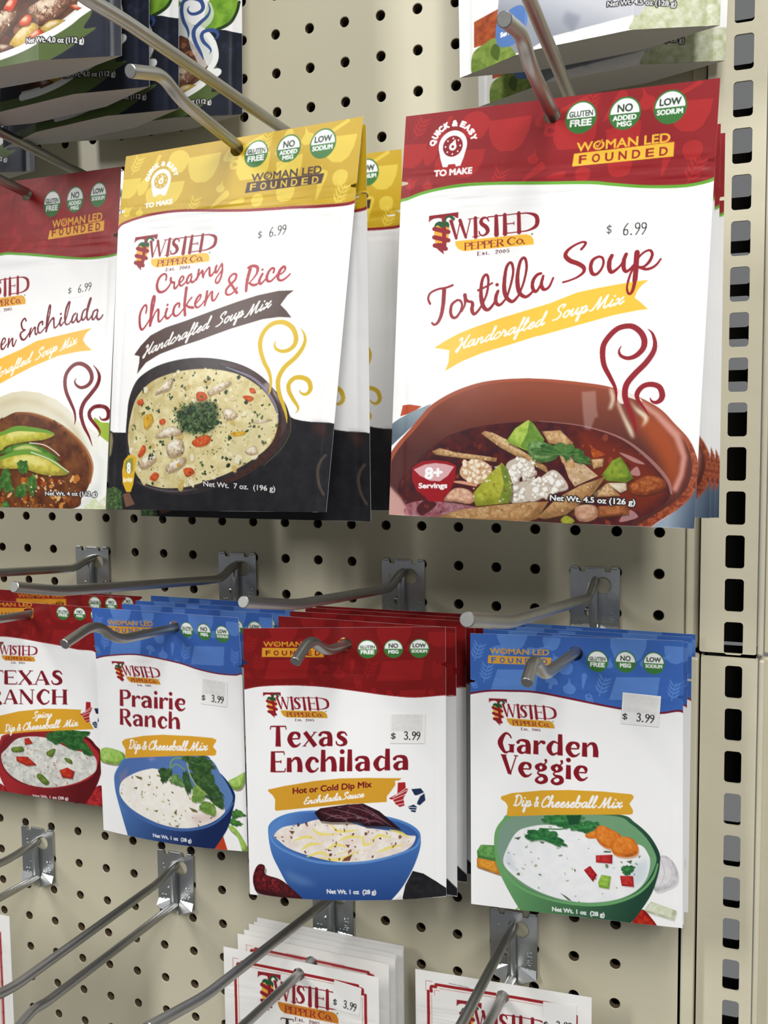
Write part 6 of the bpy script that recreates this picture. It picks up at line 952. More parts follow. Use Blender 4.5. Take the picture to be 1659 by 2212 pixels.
    o, px, py = [(106.67,76.7),(122.69,77.18),(105.9,96.59)]
    texas(cv, lambda q: (o[0] + q[0] * (px[0] - o[0]) * 0.72 + q[1] * (py[0] - o[0]) * 0.8, o[1] + q[0] * (px[1] - o[1]) * 0.72 + q[1] * (py[1] - o[1]) * 0.8))
    b = [(61.6,95.05),(78.32,92.07),(36.14,109.58),(45.49,107.65),(47.57,107.28),(50.81,106.6),(53.15,106.04),(85.28,100.0),(87.7,99.58),(99.91,97.18)]
    script(cv, 'S', b[0], [(66.11,94.18)][0], 2.6, WHITE, 1.2)
    script(cv, 'picy', [(64.42,94.53)][0], b[1], 2.6, WHITE, 1.2)
    script(cv, 'Dip', b[2], b[3], 3.2, WHITE, 1.1)
    script(cv, '&', b[4], b[5], 3.4, WHITE, 1.1)
    script(cv, 'Cheeseball', b[6], b[7], 3, WHITE, 1.1)
    script(cv, 'Mix', b[8], b[9], 3, WHITE, 1.1)
    return cv


def art_card(nu, second=False):
    """plain white packet with a stepped red border"""
    cv = Canvas(110, 150, nu, (252, 250, 246))
    RED = (166, 34, 38)
    W = 110
    a, b, y0, y1 = (8.5, 101, 8, 140)
    for off, w, c in ((0, 1.9, RED),(2.2, 0.35, (206, 130, 120))):
        A, B, Y = (a + off, b - off, y0 + off)
        cv.lines([[(A + 5, Y),(60, Y - 0.2),(B - 5, Y)], [(A + 5, Y + 1.6),(A + 2, Y + 1.8),(A + 2, Y + 5)], [(A, Y + 5),(A, 80),(A - 0.3, y1)], [(B - 5, Y + 1.6),(B - 2, Y + 1.8),(B - 2, Y + 5)], [(B, Y + 5),(B, 80),(B, y1)]], c, w)
    cv.line([(a - 1.6, y0 - 1.6),(a + 2.6, y0 - 1.6)], 0.25, RED)
    cv.line([(a - 1.6, y0 - 1.6),(a - 1.6, y0 + 5)], 0.25, RED)
    l = [(27.11,15.58),(82.24,31.38),(35.06,40.97)] if second else [(25.4,11.95),(82.49,27.44),(33.07,37.8)]
    logo(cv, l[0], l[1], l[2], (214, 132, 40))
    if second:
        cv.line([(22.16,5.84),(28.9,6.06),(34.82,6.5)], 0.35, (110, 110, 110))
        cv.line([(26.31,46.18),(33.46,45.61),(39.77,46.0)], 2, (60, 60, 60), 0.0)
    else:
        serif(cv, 'Ta', [(41.53,49.13)][0], [(57.78,48.15)][0], 9, (60, 40, 44))
        cv.poly([(12.08,47.71),(18.46,48.08),(15.54,53.0),(11.3,53.06)], (186, 92, 70))
    return cv


def art_beef(nu):
    cv = Canvas(150, 206, nu, (240, 242, 244))
    rng = random.Random(23)
    header(cv, [(-4,44),(40,40),(110,41),(154,38)], (40, 62, 110),(64, 88, 140),(112, 180, 62), 1.4, SOUP_MOTIFS)
    navy = lambda X, Y: np.array((30, 34, 48), float) + np.clip((fbm(X * 0.11, Y * 0.16, 5, 5) - 0.42) * 3.2, 0, 1)[..., None] * np.array((66, 74, 110), float) * np.clip((175 - Y) / 25, 0.06, 1)[..., None]
    cv.poly([(132.17,149.51),(138.0,150.44),(147.95,153.53),(162.2,156.92)] + [(158,212),(-4,212),(-4,128)] + [(90.22,133.33),(102.44,139.59),(109.36,142.66)], navy)
    lime = [(85.49,134.05),(102.01,132.83),(107.47,127.6),(119.3,146.95),(124.71,149.11),(134.29,149.27),(143.33,143.12),(147.69,136.52),(146.19,128.65),(127.02,128.63),(118.85,133.36)]
    cv.poly([(113.97,148.31),(122.41,142.85),(127.02,128.63),(140.76,125.89),(147.73,133.66),(146.03,140.12),(140.65,146.64),(132.7,149.57),(124.71,149.11)], mott((140, 186, 62),(96, 146, 44), 0.15, 3), 1, True)
    cv.line([(132.7,149.57),(140.65,146.64),(146.03,140.12),(148.0,133.7)], 2.2, (44, 66, 34))
    cv.poly([(85.49,134.05),(88.43,123.2),(105.19,127.25),(102.01,132.83),(95.09,135.21)], mott((120, 166, 52),(90, 136, 44), 0.2, 3), 1, True)
    rim = [(119.31,147.46),(124.76,151.1),(129.61,157.08),(132.03,164.7),(131.54,170.53),(127.73,177.08)] + [(134.29,177.47),(126.7,182.58),(120.42,187.23),(109.96,192.72),(95.45,197.48),(79.29,199.88),(62.66,200.55)]
    g = spline(rim)
    cv.poly(g + [(-4,200)] + [(x + 2, y + 13) for x, y in g[::-1]], (86, 104, 54))
    cv.line([(x, y, 4.2) for x, y in g], None, (246, 248, 246), 1, False)
    cv.poly(g + [(62.72,196.7),(54.36,122.27)] + [(85.84,139.3),(108.04,138.4)], (226, 230, 226))
    food = [(x - 1.2, y - 1.8) for x, y in spline([(108.82,152.78),(114.29,155.92),(120.3,162.56),(125.61,169.02),(127.2,173.1)] + [(129.17,178.56),(120.4,185.96),(109.94,191.24),(95.46,196.22),(79.31,198.82),(62.69,199.27)])] + [(59.1,155.78),(87.09,158.43)]
    cv.poly(food, mott((112, 68, 46),(70, 44, 36), 0.2, 6))
    sprinkle(cv, rng, food, 60, 1, 3, [(150, 96, 62),(90, 54, 42),(176, 120, 84),(128, 52, 36)], sm=True, alpha=0.7)
    for z, c0, c1 in (([(96.78,178.43),(99.7,175.44),(110.78,172.03),(120.34,171.94),(121.42,177.14),(113.98,183.86),(106.44,186.8),(100.22,182.05)], (214, 176, 150),(120, 80, 60)),([(71.71,176.28),(78.16,174.74),(89.68,176.32),(90.69,180.88),(82.38,187.74),(77.04,190.34)], (206, 170, 140),(112, 76, 56)),([(85.71,194.29),(92.6,187.69),(100.4,185.1),(105.29,188.01),(101.71,191.29),(95.45,197.48),(88.52,196.93)], (232, 200, 110),(206, 166, 70)),([(106.01,189.33),(111.89,184.92),(120.61,185.76),(114.14,189.8),(108.26,191.78)], (206, 176, 92),(170, 140, 66)),([(92.09,183.29),(96.9,179.97),(100.33,182.07),(98.88,186.14),(93.14,185.71)], (226, 104, 62),(200, 76, 46)),([(98.07,193.25),(104.26,189.15),(107.92,191.21),(104.9,193.69),(100.73,194.93)], (226, 100, 56),(196, 72, 44)),([(80.53,173.82),(84.59,168.76),(89.92,170.62),(86.44,176.2),(82.01,175.06)], (232, 96, 60),(206, 70, 48)),([(76.03,194.48),(79.3,193.28),(88.52,196.0),(85.83,197.7),(79.32,198.4)], (140, 100, 76),(90, 60, 50)),([(122.28,177.2),(130.44,177.81),(126.65,180.48),(122.32,178.48)], (196, 84, 50),(170, 64, 40))):
        chunk(cv, z, c0, c1, 4, 0.45, hi=(246, 232, 206))
    sprinkle(cv, rng, [(97.86,178.61),(110.9,173.77),(120.02,174.48),(113.93,182.58),(104.61,185.37)], 40, 0.4, 1.6, [(246, 230, 214),(120, 78, 58),(96, 62, 48)], jag=0.6, asp=(0.15,0.4))
    sprinkle(cv, rng, [(78.2,175.19),(89.17,176.67),(88.51,181.81),(79.05,186.33)], 26, 0.4, 1.6, [(246, 230, 214),(110, 70, 52)], jag=0.6, asp=(0.15,0.4))
    cv.line(g, 3.4, (250, 251, 250), 1, False)
    S = [[(112.12,131.36),(111.12,133.75),(113.46,136.61),(117.33,137.16),(121.12,135.69),(122.14,132.85),(119.82,128.51),(113.03,125.94),(107.47,127.6),(106.66,133.6),(108.73,141.04),(111.73,146.52),(113.0,150.73),(112.6,153.72)], [(125.39,130.35),(127.13,135.55),(125.58,139.79),(121.34,143.21),(117.16,147.19),(116.5,151.13),(118.01,156.33),(120.8,161.61),(122.97,165.8),(124.06,168.88)], [(130.65,155.72),(132.74,154.97),(133.25,152.57),(131.11,150.12),(126.85,149.36),(123.15,150.41),(122.16,153.29),(123.83,156.95),(127.04,160.26),(128.9,162.92),(128.15,165.31)]]
    cv.line([(p[0], p[1] + 3) for p in S[1]], 6, (240, 244, 244), 0.7)
    steam(cv, S, (62, 88, 150))
    n = [(97.31,195.75),(129.73,198.11)]
    netwt(cv, 'Net Wt. 4.0 oz (112 g)', n[0], n[1], 2.9, True, 0.1)
    return cv


def art_greens(nu):
    cv = Canvas(150, 206, nu, (244, 246, 246))
    rng = random.Random(29)
    header(cv, [(-4,44),(40,40),(110,41),(154,38)], (120, 150, 60),(150, 176, 90),(60, 90, 150), 1.4, SOUP_MOTIFS)
    cv.poly([(112.08,184.94),(154.27,188.04),(155.15,209.15),(131.62,210.88),(103.22,205.47)], mott((222, 224, 200),(180, 188, 140), 0.3, 4))
    cv.poly([(10.43,178.0),(26.69,176.21),(37.38,170.54),(33.13,191.83),(18.07,192.85),(10.34,192.39)], mott((190, 96, 50),(150, 66, 40), 0.3, 3))
    cv.poly([(27.59,164.95),(116.76,185.19),(108.76,198.39),(83.03,199.64),(60.25,200.95),(44.14,206.46),(33.13,202.84),(25.65,189.26)], grad((206, 208, 216),(150, 156, 168), [(72.3,181.54)][0], [(62.35,200.4)][0]))
    cv.soft([(68.41,188.82),(76.79,193.54),(72.79,201.48),(66.47,194.38)], (130, 134, 150), 2, 0.6)
    cv.poly([(8.99,196.06),(18.07,192.34),(26.92,192.75),(39.28,205.84),(28.1,208.19),(10.1,208.68)], mott((150, 172, 84),(110, 136, 56), 0.3, 4), 1, True)
    cv.poly([(21.85,199.16),(24.41,194.95),(28.17,198.21),(26.87,204.8)], (84, 106, 44), 1, True)
    cv.poly([(25.41,191.22),(26.83,183.51),(35.31,179.25),(42.51,179.79),(46.18,186.12),(45.25,193.01),(38.07,199.52),(28.18,197.71)], (96, 134, 200), 1, True)
    s = [(28.8,192.88),(40.44,191.35)]
    sans(cv, 'Servings', s[0], (s[1][0], s[1][1] + 2), 2.6, WHITE, 0.4)
    n = [(91.42,191.23),(127.36,194.85)]
    netwt(cv, 'Net Wt. 4.5 oz (128 g)', n[0], n[1], 2.8, True, 0.08)
    return cv
# ---------------------------------------------------------------- building helpers
def link(o, parent=None):
    scene.collection.objects.link(o)
    if parent: o.parent = parent
    return o
def mesh_obj(name, V, F, material, parent=None, smooth=True, colors=None):
    me = bpy.data.meshes.new(name); V = np.asarray(V, np.float32); F = np.asarray(F, np.int32)
    if F.ndim == 2:
        n, k = F.shape; me.vertices.add(len(V)); me.vertices.foreach_set('co', V.ravel()); me.loops.add(n * k); me.loops.foreach_set('vertex_index', F.ravel()); me.polygons.add(n); me.polygons.foreach_set('loop_start', np.arange(n, dtype=np.int32) * k)
        me.update(calc_edges=True)
    else: me.from_pydata(V.tolist(), [], F.tolist())
    me.materials.append(material)
    if smooth: me.polygons.foreach_set('use_smooth', np.ones(len(me.polygons), bool))
    if colors is not None:
        a = me.color_attributes.new('print', 'FLOAT_COLOR', 'POINT'); c = np.ones((len(V), 4), np.float32); c[:, :3] = colors; a.data.foreach_set('color', c.ravel())
    me.update()
    return link(bpy.data.objects.new(name, me), parent)
def thing(name, loc, label, cat, group=None):
    o = link(bpy.data.objects.new(name, None)); o.location = loc; o.empty_display_size = .01; tag(o, label, cat, group); return o
def tag(o, label, cat, group=None):
    o['label'] = label; o['category'] = cat
    if group: o['group'] = group
def structure(o): o['kind'] = 'structure'; return o
def bm_obj(name, bm, material, parent=None, smooth=False):
    me = bpy.data.meshes.new(name); bm.normal_update(); bm.to_mesh(me); bm.free(); me.materials.append(material)
    if smooth: me.polygons.foreach_set('use_smooth', np.ones(len(me.polygons), bool))
    return link(bpy.data.objects.new(name, me), parent)
def add_box(bm, c, s, bev=0.0):
    r = bmesh.ops.create_cube(bm, size=1.0, matrix=Matrix.Translation(c) @ Matrix.Diagonal((*s, 1)))
    if bev: bmesh.ops.bevel(bm, geom=list({e for v in r['verts'] for e in v.link_edges}), offset=bev, segments=2, affect='EDGES', profile=.5)
def tube_bm(bm, pts, r, n=16, fillet=.35, o=Vector((0, 0, 0)), seg=7):
    """round wire along (X, D, H) corners with bent corners, flat cut ends with a small chamfer"""
    P = [W(*p) - o for p in pts]; path = [P[0]]
    for i in range(1, len(P) - 1):
        a, b, c = P[i - 1], P[i], P[i + 1]; f = min(fillet * IN, (a - b).length * .45, (c - b).length * .45); p0 = b + (a - b).normalized() * f; p1 = b + (c - b).normalized() * f
        for k in range(seg + 1):
            t = k / seg; path.append(p0 * (1 - t) ** 2 + b * 2 * t * (1 - t) + p1 * t * t)
    path.append(P[-1]); rings = []; up = Vector((1, 0, 0)); R = r * IN; m = len(path); ch = .12 * R
    d_end = (path[-1] - path[-2]).normalized(); stations = [(p, R) for p in path[:-1]] + [(path[-1] - d_end * ch, R), (path[-1], R - ch)]
    for i, (p, rr) in enumerate(stations):
        q0 = stations[max(0, i - 1)][0]; q1 = stations[min(len(stations) - 1, i + 1)][0]; d = (q1 - q0).normalized(); s = up; t = d.cross(s).normalized()
        rings.append([bm.verts.new(p + (s * math.cos(2 * math.pi * k / n) + t * math.sin(2 * math.pi * k / n)) * rr) for k in range(n)])
    for a, b in zip(rings, rings[1:]):
        for k in range(n): bm.faces.new((a[k], a[(k + 1) % n], b[(k + 1) % n], b[k]))
    bm.faces.new(rings[0][::-1]); bm.faces.new(rings[-1])
def sheet(outer, holes, depth, name='sheet', res=1):
    """flat metal sheet (x, z in metres) with cut-outs, extruded by depth; returns a mesh"""
    cu = bpy.data.curves.new(name, 'CURVE'); cu.dimensions = '2D'; cu.fill_mode = 'BOTH'; cu.extrude = depth / 2
    for poly in [outer] + holes:
        sp = cu.splines.new('POLY'); sp.points.add(len(poly) - 1); sp.use_cyclic_u = True
        for p, q in zip(sp.points, poly): p.co = (q[0], q[1], 0, 1)
    ob = bpy.data.objects.new(name, cu); scene.collection.objects.link(ob); dg = bpy.context.evaluated_depsgraph_get(); me = bpy.data.meshes.new_from_object(ob.evaluated_get(dg)); bpy.data.objects.remove(ob); bpy.data.curves.remove(cu)
    me.transform(Matrix.Rotation(math.pi / 2, 4, 'X')); return me
def rrect(x0, z0, x1, z1, r, n=5):
    o = []
    for cx, cz, a in ((x1 - r, z1 - r, 0), (x0 + r, z1 - r, 1), (x0 + r, z0 + r, 2), (x1 - r, z0 + r, 3)):
        for k in range(n): t = (a + k / (n - 1)) * math.pi / 2; o.append((cx + r * math.cos(t), cz + r * math.sin(t)))
    return o
# ---------------------------------------------------------------- the shelving wall: two perforated panels, slotted uprights
def pegboard(name, x0, x1, z0, z1, D, cx, cz, hr=.128, thick=.20, n=16):
    """panel between x0..x1, z0..z1 inches with round holes on a one inch grid through (cx, cz)"""
    V = []; F = []; idx = {}
    def vert(x, y, z):
        k = (round(x, 4), round(y, 4), round(z, 4))
        if k not in idx: idx[k] = len(V); V.append(tuple(W(x, -y + D, z)))
        return idx[k]
    i0, i1 = math.ceil(x0 - cx + .5), math.floor(x1 - cx - .5); j0, j1 = math.ceil(z0 - cz + .5), math.floor(z1 - cz - .5)
    for i in range(i0, i1 + 1):
        for j in range(j0, j1 + 1):
            X, Z = cx + i, cz + j; ring = []; ring2 = []; sq = []; lip = []
            for k in range(n):
                a = 2 * math.pi * (k + .5) / n; c, s = math.cos(a), math.sin(a); q = .5 / max(abs(c), abs(s)); sq.append(vert(X + c * q, 0, Z + s * q)); lip.append(vert(X + c * (hr + .016), 0, Z + s * (hr + .016))); ring.append(vert(X + c * hr, .016, Z + s * hr)); ring2.append(vert(X + c * hr, thick, Z + s * hr))
            for k in range(n):
                l = (k + 1) % n
                F.append((sq[k], sq[l], lip[l], lip[k])); F.append((lip[k], lip[l], ring[l], ring[k])); F.append((ring[k], ring[l], ring2[l], ring2[k]))
            for cxn, czn in ((1, 1), (-1, 1), (-1, -1), (1, -1)):   # the corner of the cell between the two rim points nearest to it
                A = math.atan2(czn, cxn); ks = sorted(range(n), key=lambda k: abs((2 * math.pi * (k + .5) / n - A + math.pi) % (2 * math.pi) - math.pi))[:2]; ks.sort(key=lambda k: (2 * math.pi * (k + .5) / n - A + math.pi) % (2 * math.pi))
                F.append((sq[ks[0]], vert(X + cxn * .5, 0, Z + czn * .5), sq[ks[1]]))
    X0, X1, Z0, Z1 = cx + i0 - .5, cx + i1 + .5, cz + j0 - .5, cz + j1 + .5
    for a, b, c, d in ((x0, X0, z0, z1), (X1, x1, z0, z1), (X0, X1, z0, Z0), (X0, X1, Z1, z1)):
        if b - a > 1e-4 and d - c > 1e-4: F.append((vert(a, 0, c), vert(b, 0, c), vert(b, 0, d), vert(a, 0, d)))
    F.append((vert(x0, 0, z0), vert(x0, .3, z0), vert(x1, .3, z0), vert(x1, 0, z0))); F.append((vert(x0, 0, z1), vert(x1, 0, z1), vert(x1, .3, z1), vert(x0, .3, z1)))
    me = bpy.data.meshes.new(name); me.from_pydata(V, [], F); me.materials.append(M_BOARD); me.materials.append(M_HOLE)
    zs_ = [tuple(W(0, D - .017, 0))[1], tuple(W(0, D - thick + .01, 0))[1]]; me.polygons.foreach_set('material_index', np.array([1 if zs_[0] < p.center[1] < zs_[1] and len(p.vertices) == 4 and abs(p.normal[1]) < .2 and p.area < .003 * IN else 0 for p in me.polygons], np.int32))
    return structure(link(bpy.data.objects.new(name, me)))
up = pegboard('wall_back', -16.5, 11.62, -16.72, 6.5, 0, 0, 0); low = pegboard('wall_back.001', -16.5, 11.62, -34.5, -16.76, .76, -6.843, -23.475)
bm = bmesh.new(); add_box(bm, W(-2.4, -.95, -14), (28.2 * IN, .1 * IN, 41 * IN)); bk = structure(bm_obj('wall_hole_backing', bm, M_BACK))  # dark sheet added behind the boards so the holes show no bright background
# folded stiles that close the right edge of each panel
def stile(name, x0, x1, z0, z1, D):
    bm = bmesh.new(); add_box(bm, W((x0 + x1) / 2, D - .2, (z0 + z1) / 2), ((x1 - x0) * IN, .62 * IN, (z1 - z0) * IN), .045 * IN); return structure(bm_obj(name, bm, M_POST))
stile('trim_1', 11.63, 11.93, -16.70, 6.5, .02); stile('trim_2', 11.68, 11.98, -34.5, -16.77, .74)
bm = bmesh.new(); add_box(bm, W(11.82, -.3, -14), (.6 * IN, .1 * IN, 41 * IN)); structure(bm_obj('trim_3', bm, M_DARK))
def upright(name, x0, x1, z0, z1, D, cx, k0, k1, sw, off=.03):
    T = .075; holes = [rrect((cx(k) - sw / 2) * IN, (k - .76 + off) * IN, (cx(k) + sw / 2) * IN, (k + off) * IN, .075 * IN) for k in range(k0, k1 + 1)]
    me = sheet(rrect(x0 * IN, z0 * IN, x1 * IN, z1 * IN, .05 * IN), holes, T * IN); me.transform(Matrix.Translation((0, -(D - T / 2) * IN, BASE))); me.materials.append(M_POST); o = structure(link(bpy.data.objects.new(name, me)))
    bm = bmesh.new()
    for x in (x0 + .02, x1 - .02): add_box(bm, W(x, D - .68, (z0 + z1) / 2), (.04 * IN, 1.2 * IN, (z1 - z0) * IN))
    structure(bm_obj(name.replace('post', 'post_side'), bm, M_POST))
    zs = [rrect((cx(k) - sw / 2 - .12) * IN, (k - .17) * IN, (cx(k) + sw / 2 - .02) * IN, (k + .56) * IN, .08 * IN) for k in range(k0, k1 + 1) if k > -12 or k < -20]
    me = sheet(rrect(x0 * IN, z0 * IN, x1 * IN, z1 * IN, .02 * IN), zs, .06 * IN); me.transform(Matrix.Translation((0, -(D - 1.35) * IN, BASE))); me.materials.append(M_DARK); structure(link(bpy.data.objects.new(name.replace('post', 'post_rear'), me)))
upright('trim_post', 11.975, 13.21, -16.70, 6.5, .45, lambda k: 12.715, -16, 5, .41); upright('trim_post.001', 12.02, 13.25, -34.5, -16.78, .52, lambda k: 12.76 + (k + 20) * -.008, -33, -17, .37)
stile('trim_4', 13.235, 13.36, -16.70, 6.5, .42); stile('trim_5', 13.275, 13.4, -34.5, -16.78, .5)
for nm, z0, z1, D in (('wall_right', -16.70, 6.5, .16), ('wall_right.001', -34.5, -16.78, .3)):
    bm = bmesh.new(); add_box(bm, W(16.4, D - .1, (z0 + z1) / 2), (6.05 * IN, .2 * IN, (z1 - z0) * IN), .03 * IN); structure(bm_obj(nm, bm, M_POST))
# ---------------------------------------------------------------- peg hooks: stamped plate, upper arm, lower rod
def plate_mesh(o, X, Ht, D):
    h = 1.62; L = lambda x, z: ((X + x) * IN, BASE * 0 + (Ht + z) * IN)
    out = [L(-.6, -h), L(.6, -h), L(.6, -.02), L(.57, 0), L(.4, 0), L(.37, -.09), L(.24, -.09), L(.22, .02), L(-.22, .02), L(-.24, -.09), L(-.37, -.09), L(-.4, 0), L(-.57, 0), L(-.6, -.02)]
    eye = [L(.2 + .2 * math.cos(t), -.42 + .21 * math.sin(t)) for t in np.linspace(0, 2 * math.pi, 22)[:-1]]; eye2 = [L(-.16 + .1 * math.cos(t), -1.08 + .12 * math.sin(t)) for t in np.linspace(0, 2 * math.pi, 14)[:-1]]
    me = sheet(out, [eye, eye2], .05 * IN, 'plate'); me.transform(Matrix.Translation((0, -(D + .05) * IN, BASE))); bm = bmesh.new(); bm.from_mesh(me); bpy.data.meshes.remove(me)
    for s in (-1, 1):                                       # lugs that go over into the board, and the turned-out lip at the foot
        add_box(bm, W(X + s * .485, D - .06, Ht + .01), (.17 * IN, .3 * IN, .075 * IN), .02 * IN)
        a = [W(X + s * .12, D + .08, Ht - h + .24), W(X + s * .58, D + .08, Ht - h + .20), W(X + s * .6, D + .2, Ht - h + .02), W(X + s * .16, D + .24, Ht - h - .14)]
        v = [bm.verts.new(p) for p in a] + [bm.verts.new(p + Vector((0, .03 * IN, -.02 * IN))) for p in a]
        for q in ((0, 1, 2, 3), (7, 6, 5, 4), (0, 4, 5, 1), (1, 5, 6, 2), (2, 6, 7, 3), (3, 7, 4, 0)): bm.faces.new([v[i] for i in q])
    add_box(bm, W(X, D - .05, Ht + .0), (.4 * IN, .26 * IN, .06 * IN), .02 * IN)
    tube_bm(bm, [(X - .02, D + .10, Ht - .3), (X - .02, D + .17, Ht - .6), (X - .02, D + .17, Ht - 1.1), (X - .02, D + .12, Ht - h - .05)], .115, 12)
    add_box(bm, W(X - .12, D + .14, Ht - 1.02), (.2 * IN, .12 * IN, .05 * IN), .02 * IN)
    for txt, dx, dz, rot in (('R35', .47, -1.28, 1), ('2', -.45, -.5, 0), ('22', -.5, -1.42, 0), ('112', .16, -1.44, 0)):
        cu = bpy.data.curves.new('stamp', 'FONT'); cu.body = txt; cu.size = .2 * IN; cu.extrude = .012 * IN; ob = bpy.data.objects.new('stamp', cu); scene.collection.objects.link(ob); me = bpy.data.meshes.new_from_object(ob.evaluated_get(bpy.context.evaluated_depsgraph_get())); bpy.data.objects.remove(ob); bpy.data.curves.remove(cu)
        me.transform(Matrix.Translation(W(X + dx, D + .08, Ht + dz)) @ Matrix.Rotation(math.pi / 2, 4, 'X') @ Matrix.Rotation(math.pi / 2 * rot, 4, 'Z')); bm.from_mesh(me); bpy.data.meshes.remove(me)
    bmesh.ops.translate(bm, vec=-o, verts=bm.verts); return bm
def hook(X, Ht, D, upper, lower, label, group, r=.115, name='peg_hook'):
    o = W(X, D, Ht - .8); t = thing(name, o, label, 'peg hook', group); bm_obj('back_plate', plate_mesh(o, X, Ht, D), M_PLATE, t)
    for nm, pts, rr in (('upper_rod', upper, r), ('lower_rod', lower, r)):
        if pts: bm = bmesh.new(); tube_bm(bm, [(X + (p[2] if len(p) > 2 else 0), p[0], p[1]) for p in pts], rr, 18, .45, o); bm_obj(nm, bm, M_STEEL, t, True).data.set_sharp_from_angle(angle=.6)
    return t
G1, G2, G3 = 'hooks of the soup pouch row', 'hooks of the dip packet row', 'hooks of the bottom row'
def up1(a, b, c, d, e): return [(.05, a - .0), (.35, a), (1.0, b), (c[0], c[1]), (d[0], d[1])] + ([e] if e else [])
hook(-4.5, -4.0, 0, [(.05, -4.4), (9.6, -3.5), (10.4, -3.3)], [(.1, -5.7), (7.0, -4.85), (7.6, -4.5), (8.5, -4.7)], 'dull steel peg hook holding the red-topped soup pouch at the left edge', G1, .125)
hook(2.5, -4.0, 0, [(.05, -4.42), (8.7, -4.13), (10.0, -4.16), (10.8, -3.9)], [(.1, -5.95), (6.95, -4.98), (7.55, -4.70), (8.55, -4.97)], 'steel peg hook with bent tip holding the yellow-topped soup pouches', G1, .125)
hook(9.5, -4.7, 0, [(.05, -5.2), (.6, -5.2), (10.0, -3.87), (10.8, -3.6)], [(.1, -6.35), (7.0, -5.36), (7.6, -5.06), (8.7, -5.25)], 'steel peg hook holding the red-topped soup pouch with terracotta bowl', G1, .125)
MU = [(.05, -15.22), (.35, -15.25), (1.0, -15.50)]; ML = [(.1, -16.62), (5.55, -16.26), (6.3, -15.72), (7.35, -15.98)]
hook(-5.5, -14.9, 0, MU[:2] + [(.9, -15.42), (7.3, -14.8), (8.6, -14.5)], ML, 'peg hook over the red spicy dip packets, tip out of the frame', G2)
hook(-10.5, -14.9, 0, MU[:2] + [(.9, -15.42), (7.3, -14.8), (8.6, -14.5)], ML, 'peg hook carrying the yellow-topped packet beyond the left edge', G2)
hook(-.5, -14.9, 0, MU + [(7.4, -14.82), (8.75, -14.53)], ML, 'peg hook holding the blue-topped dip packets beside the left edge', G2)
hook(4.5, -14.9, 0, MU + [(6.3, -15.03), (8.4, -14.62)], [(.1, -16.62), (4.9, -16.30), (5.65, -15.86), (6.35, -16.2)], 'peg hook holding the red-topped dip packets with a blue bowl', G2)
hook(9.5, -14.9, 0, MU + [(8.4, -14.68), (10.8, -14.2)], [(.1, -16.62), (5.8, -16.2), (6.6, -15.68), (7.2, -16.0)], 'peg hook holding the blue-topped dip packets with a green bowl', G2)
BU = [(.8, -23.95), (1.1, -23.98)]
hook(-7.34, -23.58, .76, BU + [(2, -24.05), (7.4, -23.5), (8.4, -23.2)], [(.9, -25.1), (6.4, -24.85), (7.0, -24.5), (7.9, -24.7)], 'peg hook cut by the left edge near the bottom', G3)
hook(-2.34, -23.58, .76, BU + [(1.7, -24.10), (7.35, -24.03), (8.2, -23.85)], [(.9, -25.10), (6.3, -24.98), (6.7, -24.9), (7.5, -25.12)], 'empty peg hook with bare rods below the blue bowl packets', G3)
hook(2.66, -23.58, .76, BU + [(1.7, -23.92), (7.2, -23.26), (9.2, -22.75)], [(.9, -25.3), (5.6, -24.82), (7.4, -24.6)], 'peg hook holding the stack of white packets at the bottom', G3)
hook(7.66, -23.58, .76, BU + [(1.8, -23.90), (5.2, -23.9), (7.2, -23.8)], [(.9, -25.25), (3.2, -25.1), (7.4, -24.8)], 'peg hook holding the single white packet at the bottom right', G3)
# ---------------------------------------------------------------- pouches
ALB = .80
def lin(c): c = np.clip(c, 0, 1); return np.where(c <= .04045, c / 12.92, ((c + .055) / 1.055) ** 2.4) * ALB
def quads(nu, nv, keep=None):
    i = np.arange((nv - 1) * (nu - 1)); r, c = i // (nu - 1), i % (nu - 1); a = r * nu + c; F = np.stack([a, a + nu, a + nu + 1, a + 1], 1)
    return F if keep is None else F[keep[:-1, :-1].ravel()]
def pts3(X, D, H, o): return np.stack([X * IN - o[0], -D * IN - o[1], BASE + H * IN - o[2]], -1).reshape(-1, 3)
def wrinkle(u, v, seed, k=1.0):
    head = np.exp(-((v - .19) / .045) ** 2); w = .05 * head * (fbm(u * 2.2, v * 34, seed, 3) - .5) + .016 * np.clip((v - .24) * 8, 0, 1) * (fbm(u * 3.2 + 3, v * 4.5, seed + 3, 3) - .5) * 2
    foot = np.clip((v - .86) * 7, 0, 1); side = np.exp(-(u / .05) ** 2) + np.exp(-((1 - u) / .05) ** 2); env = np.clip(np.minimum(u, 1 - u) * 30, 0, 1)
    w = w + .03 * foot * (fbm(u * 5, v * 7, seed + 9, 3) - .5) + .022 * side * (fbm(u * 2, v * 14, seed + 5, 2) - .5) * np.clip((v - .2) * 10, 0, 1); seal = -.012 * (np.exp(-((u - .045) / .012) ** 2) + np.exp(-((u - .955) / .012) ** 2)) * np.clip((v - .22) * 20, 0, 1)
    return (w * env + seal) * k
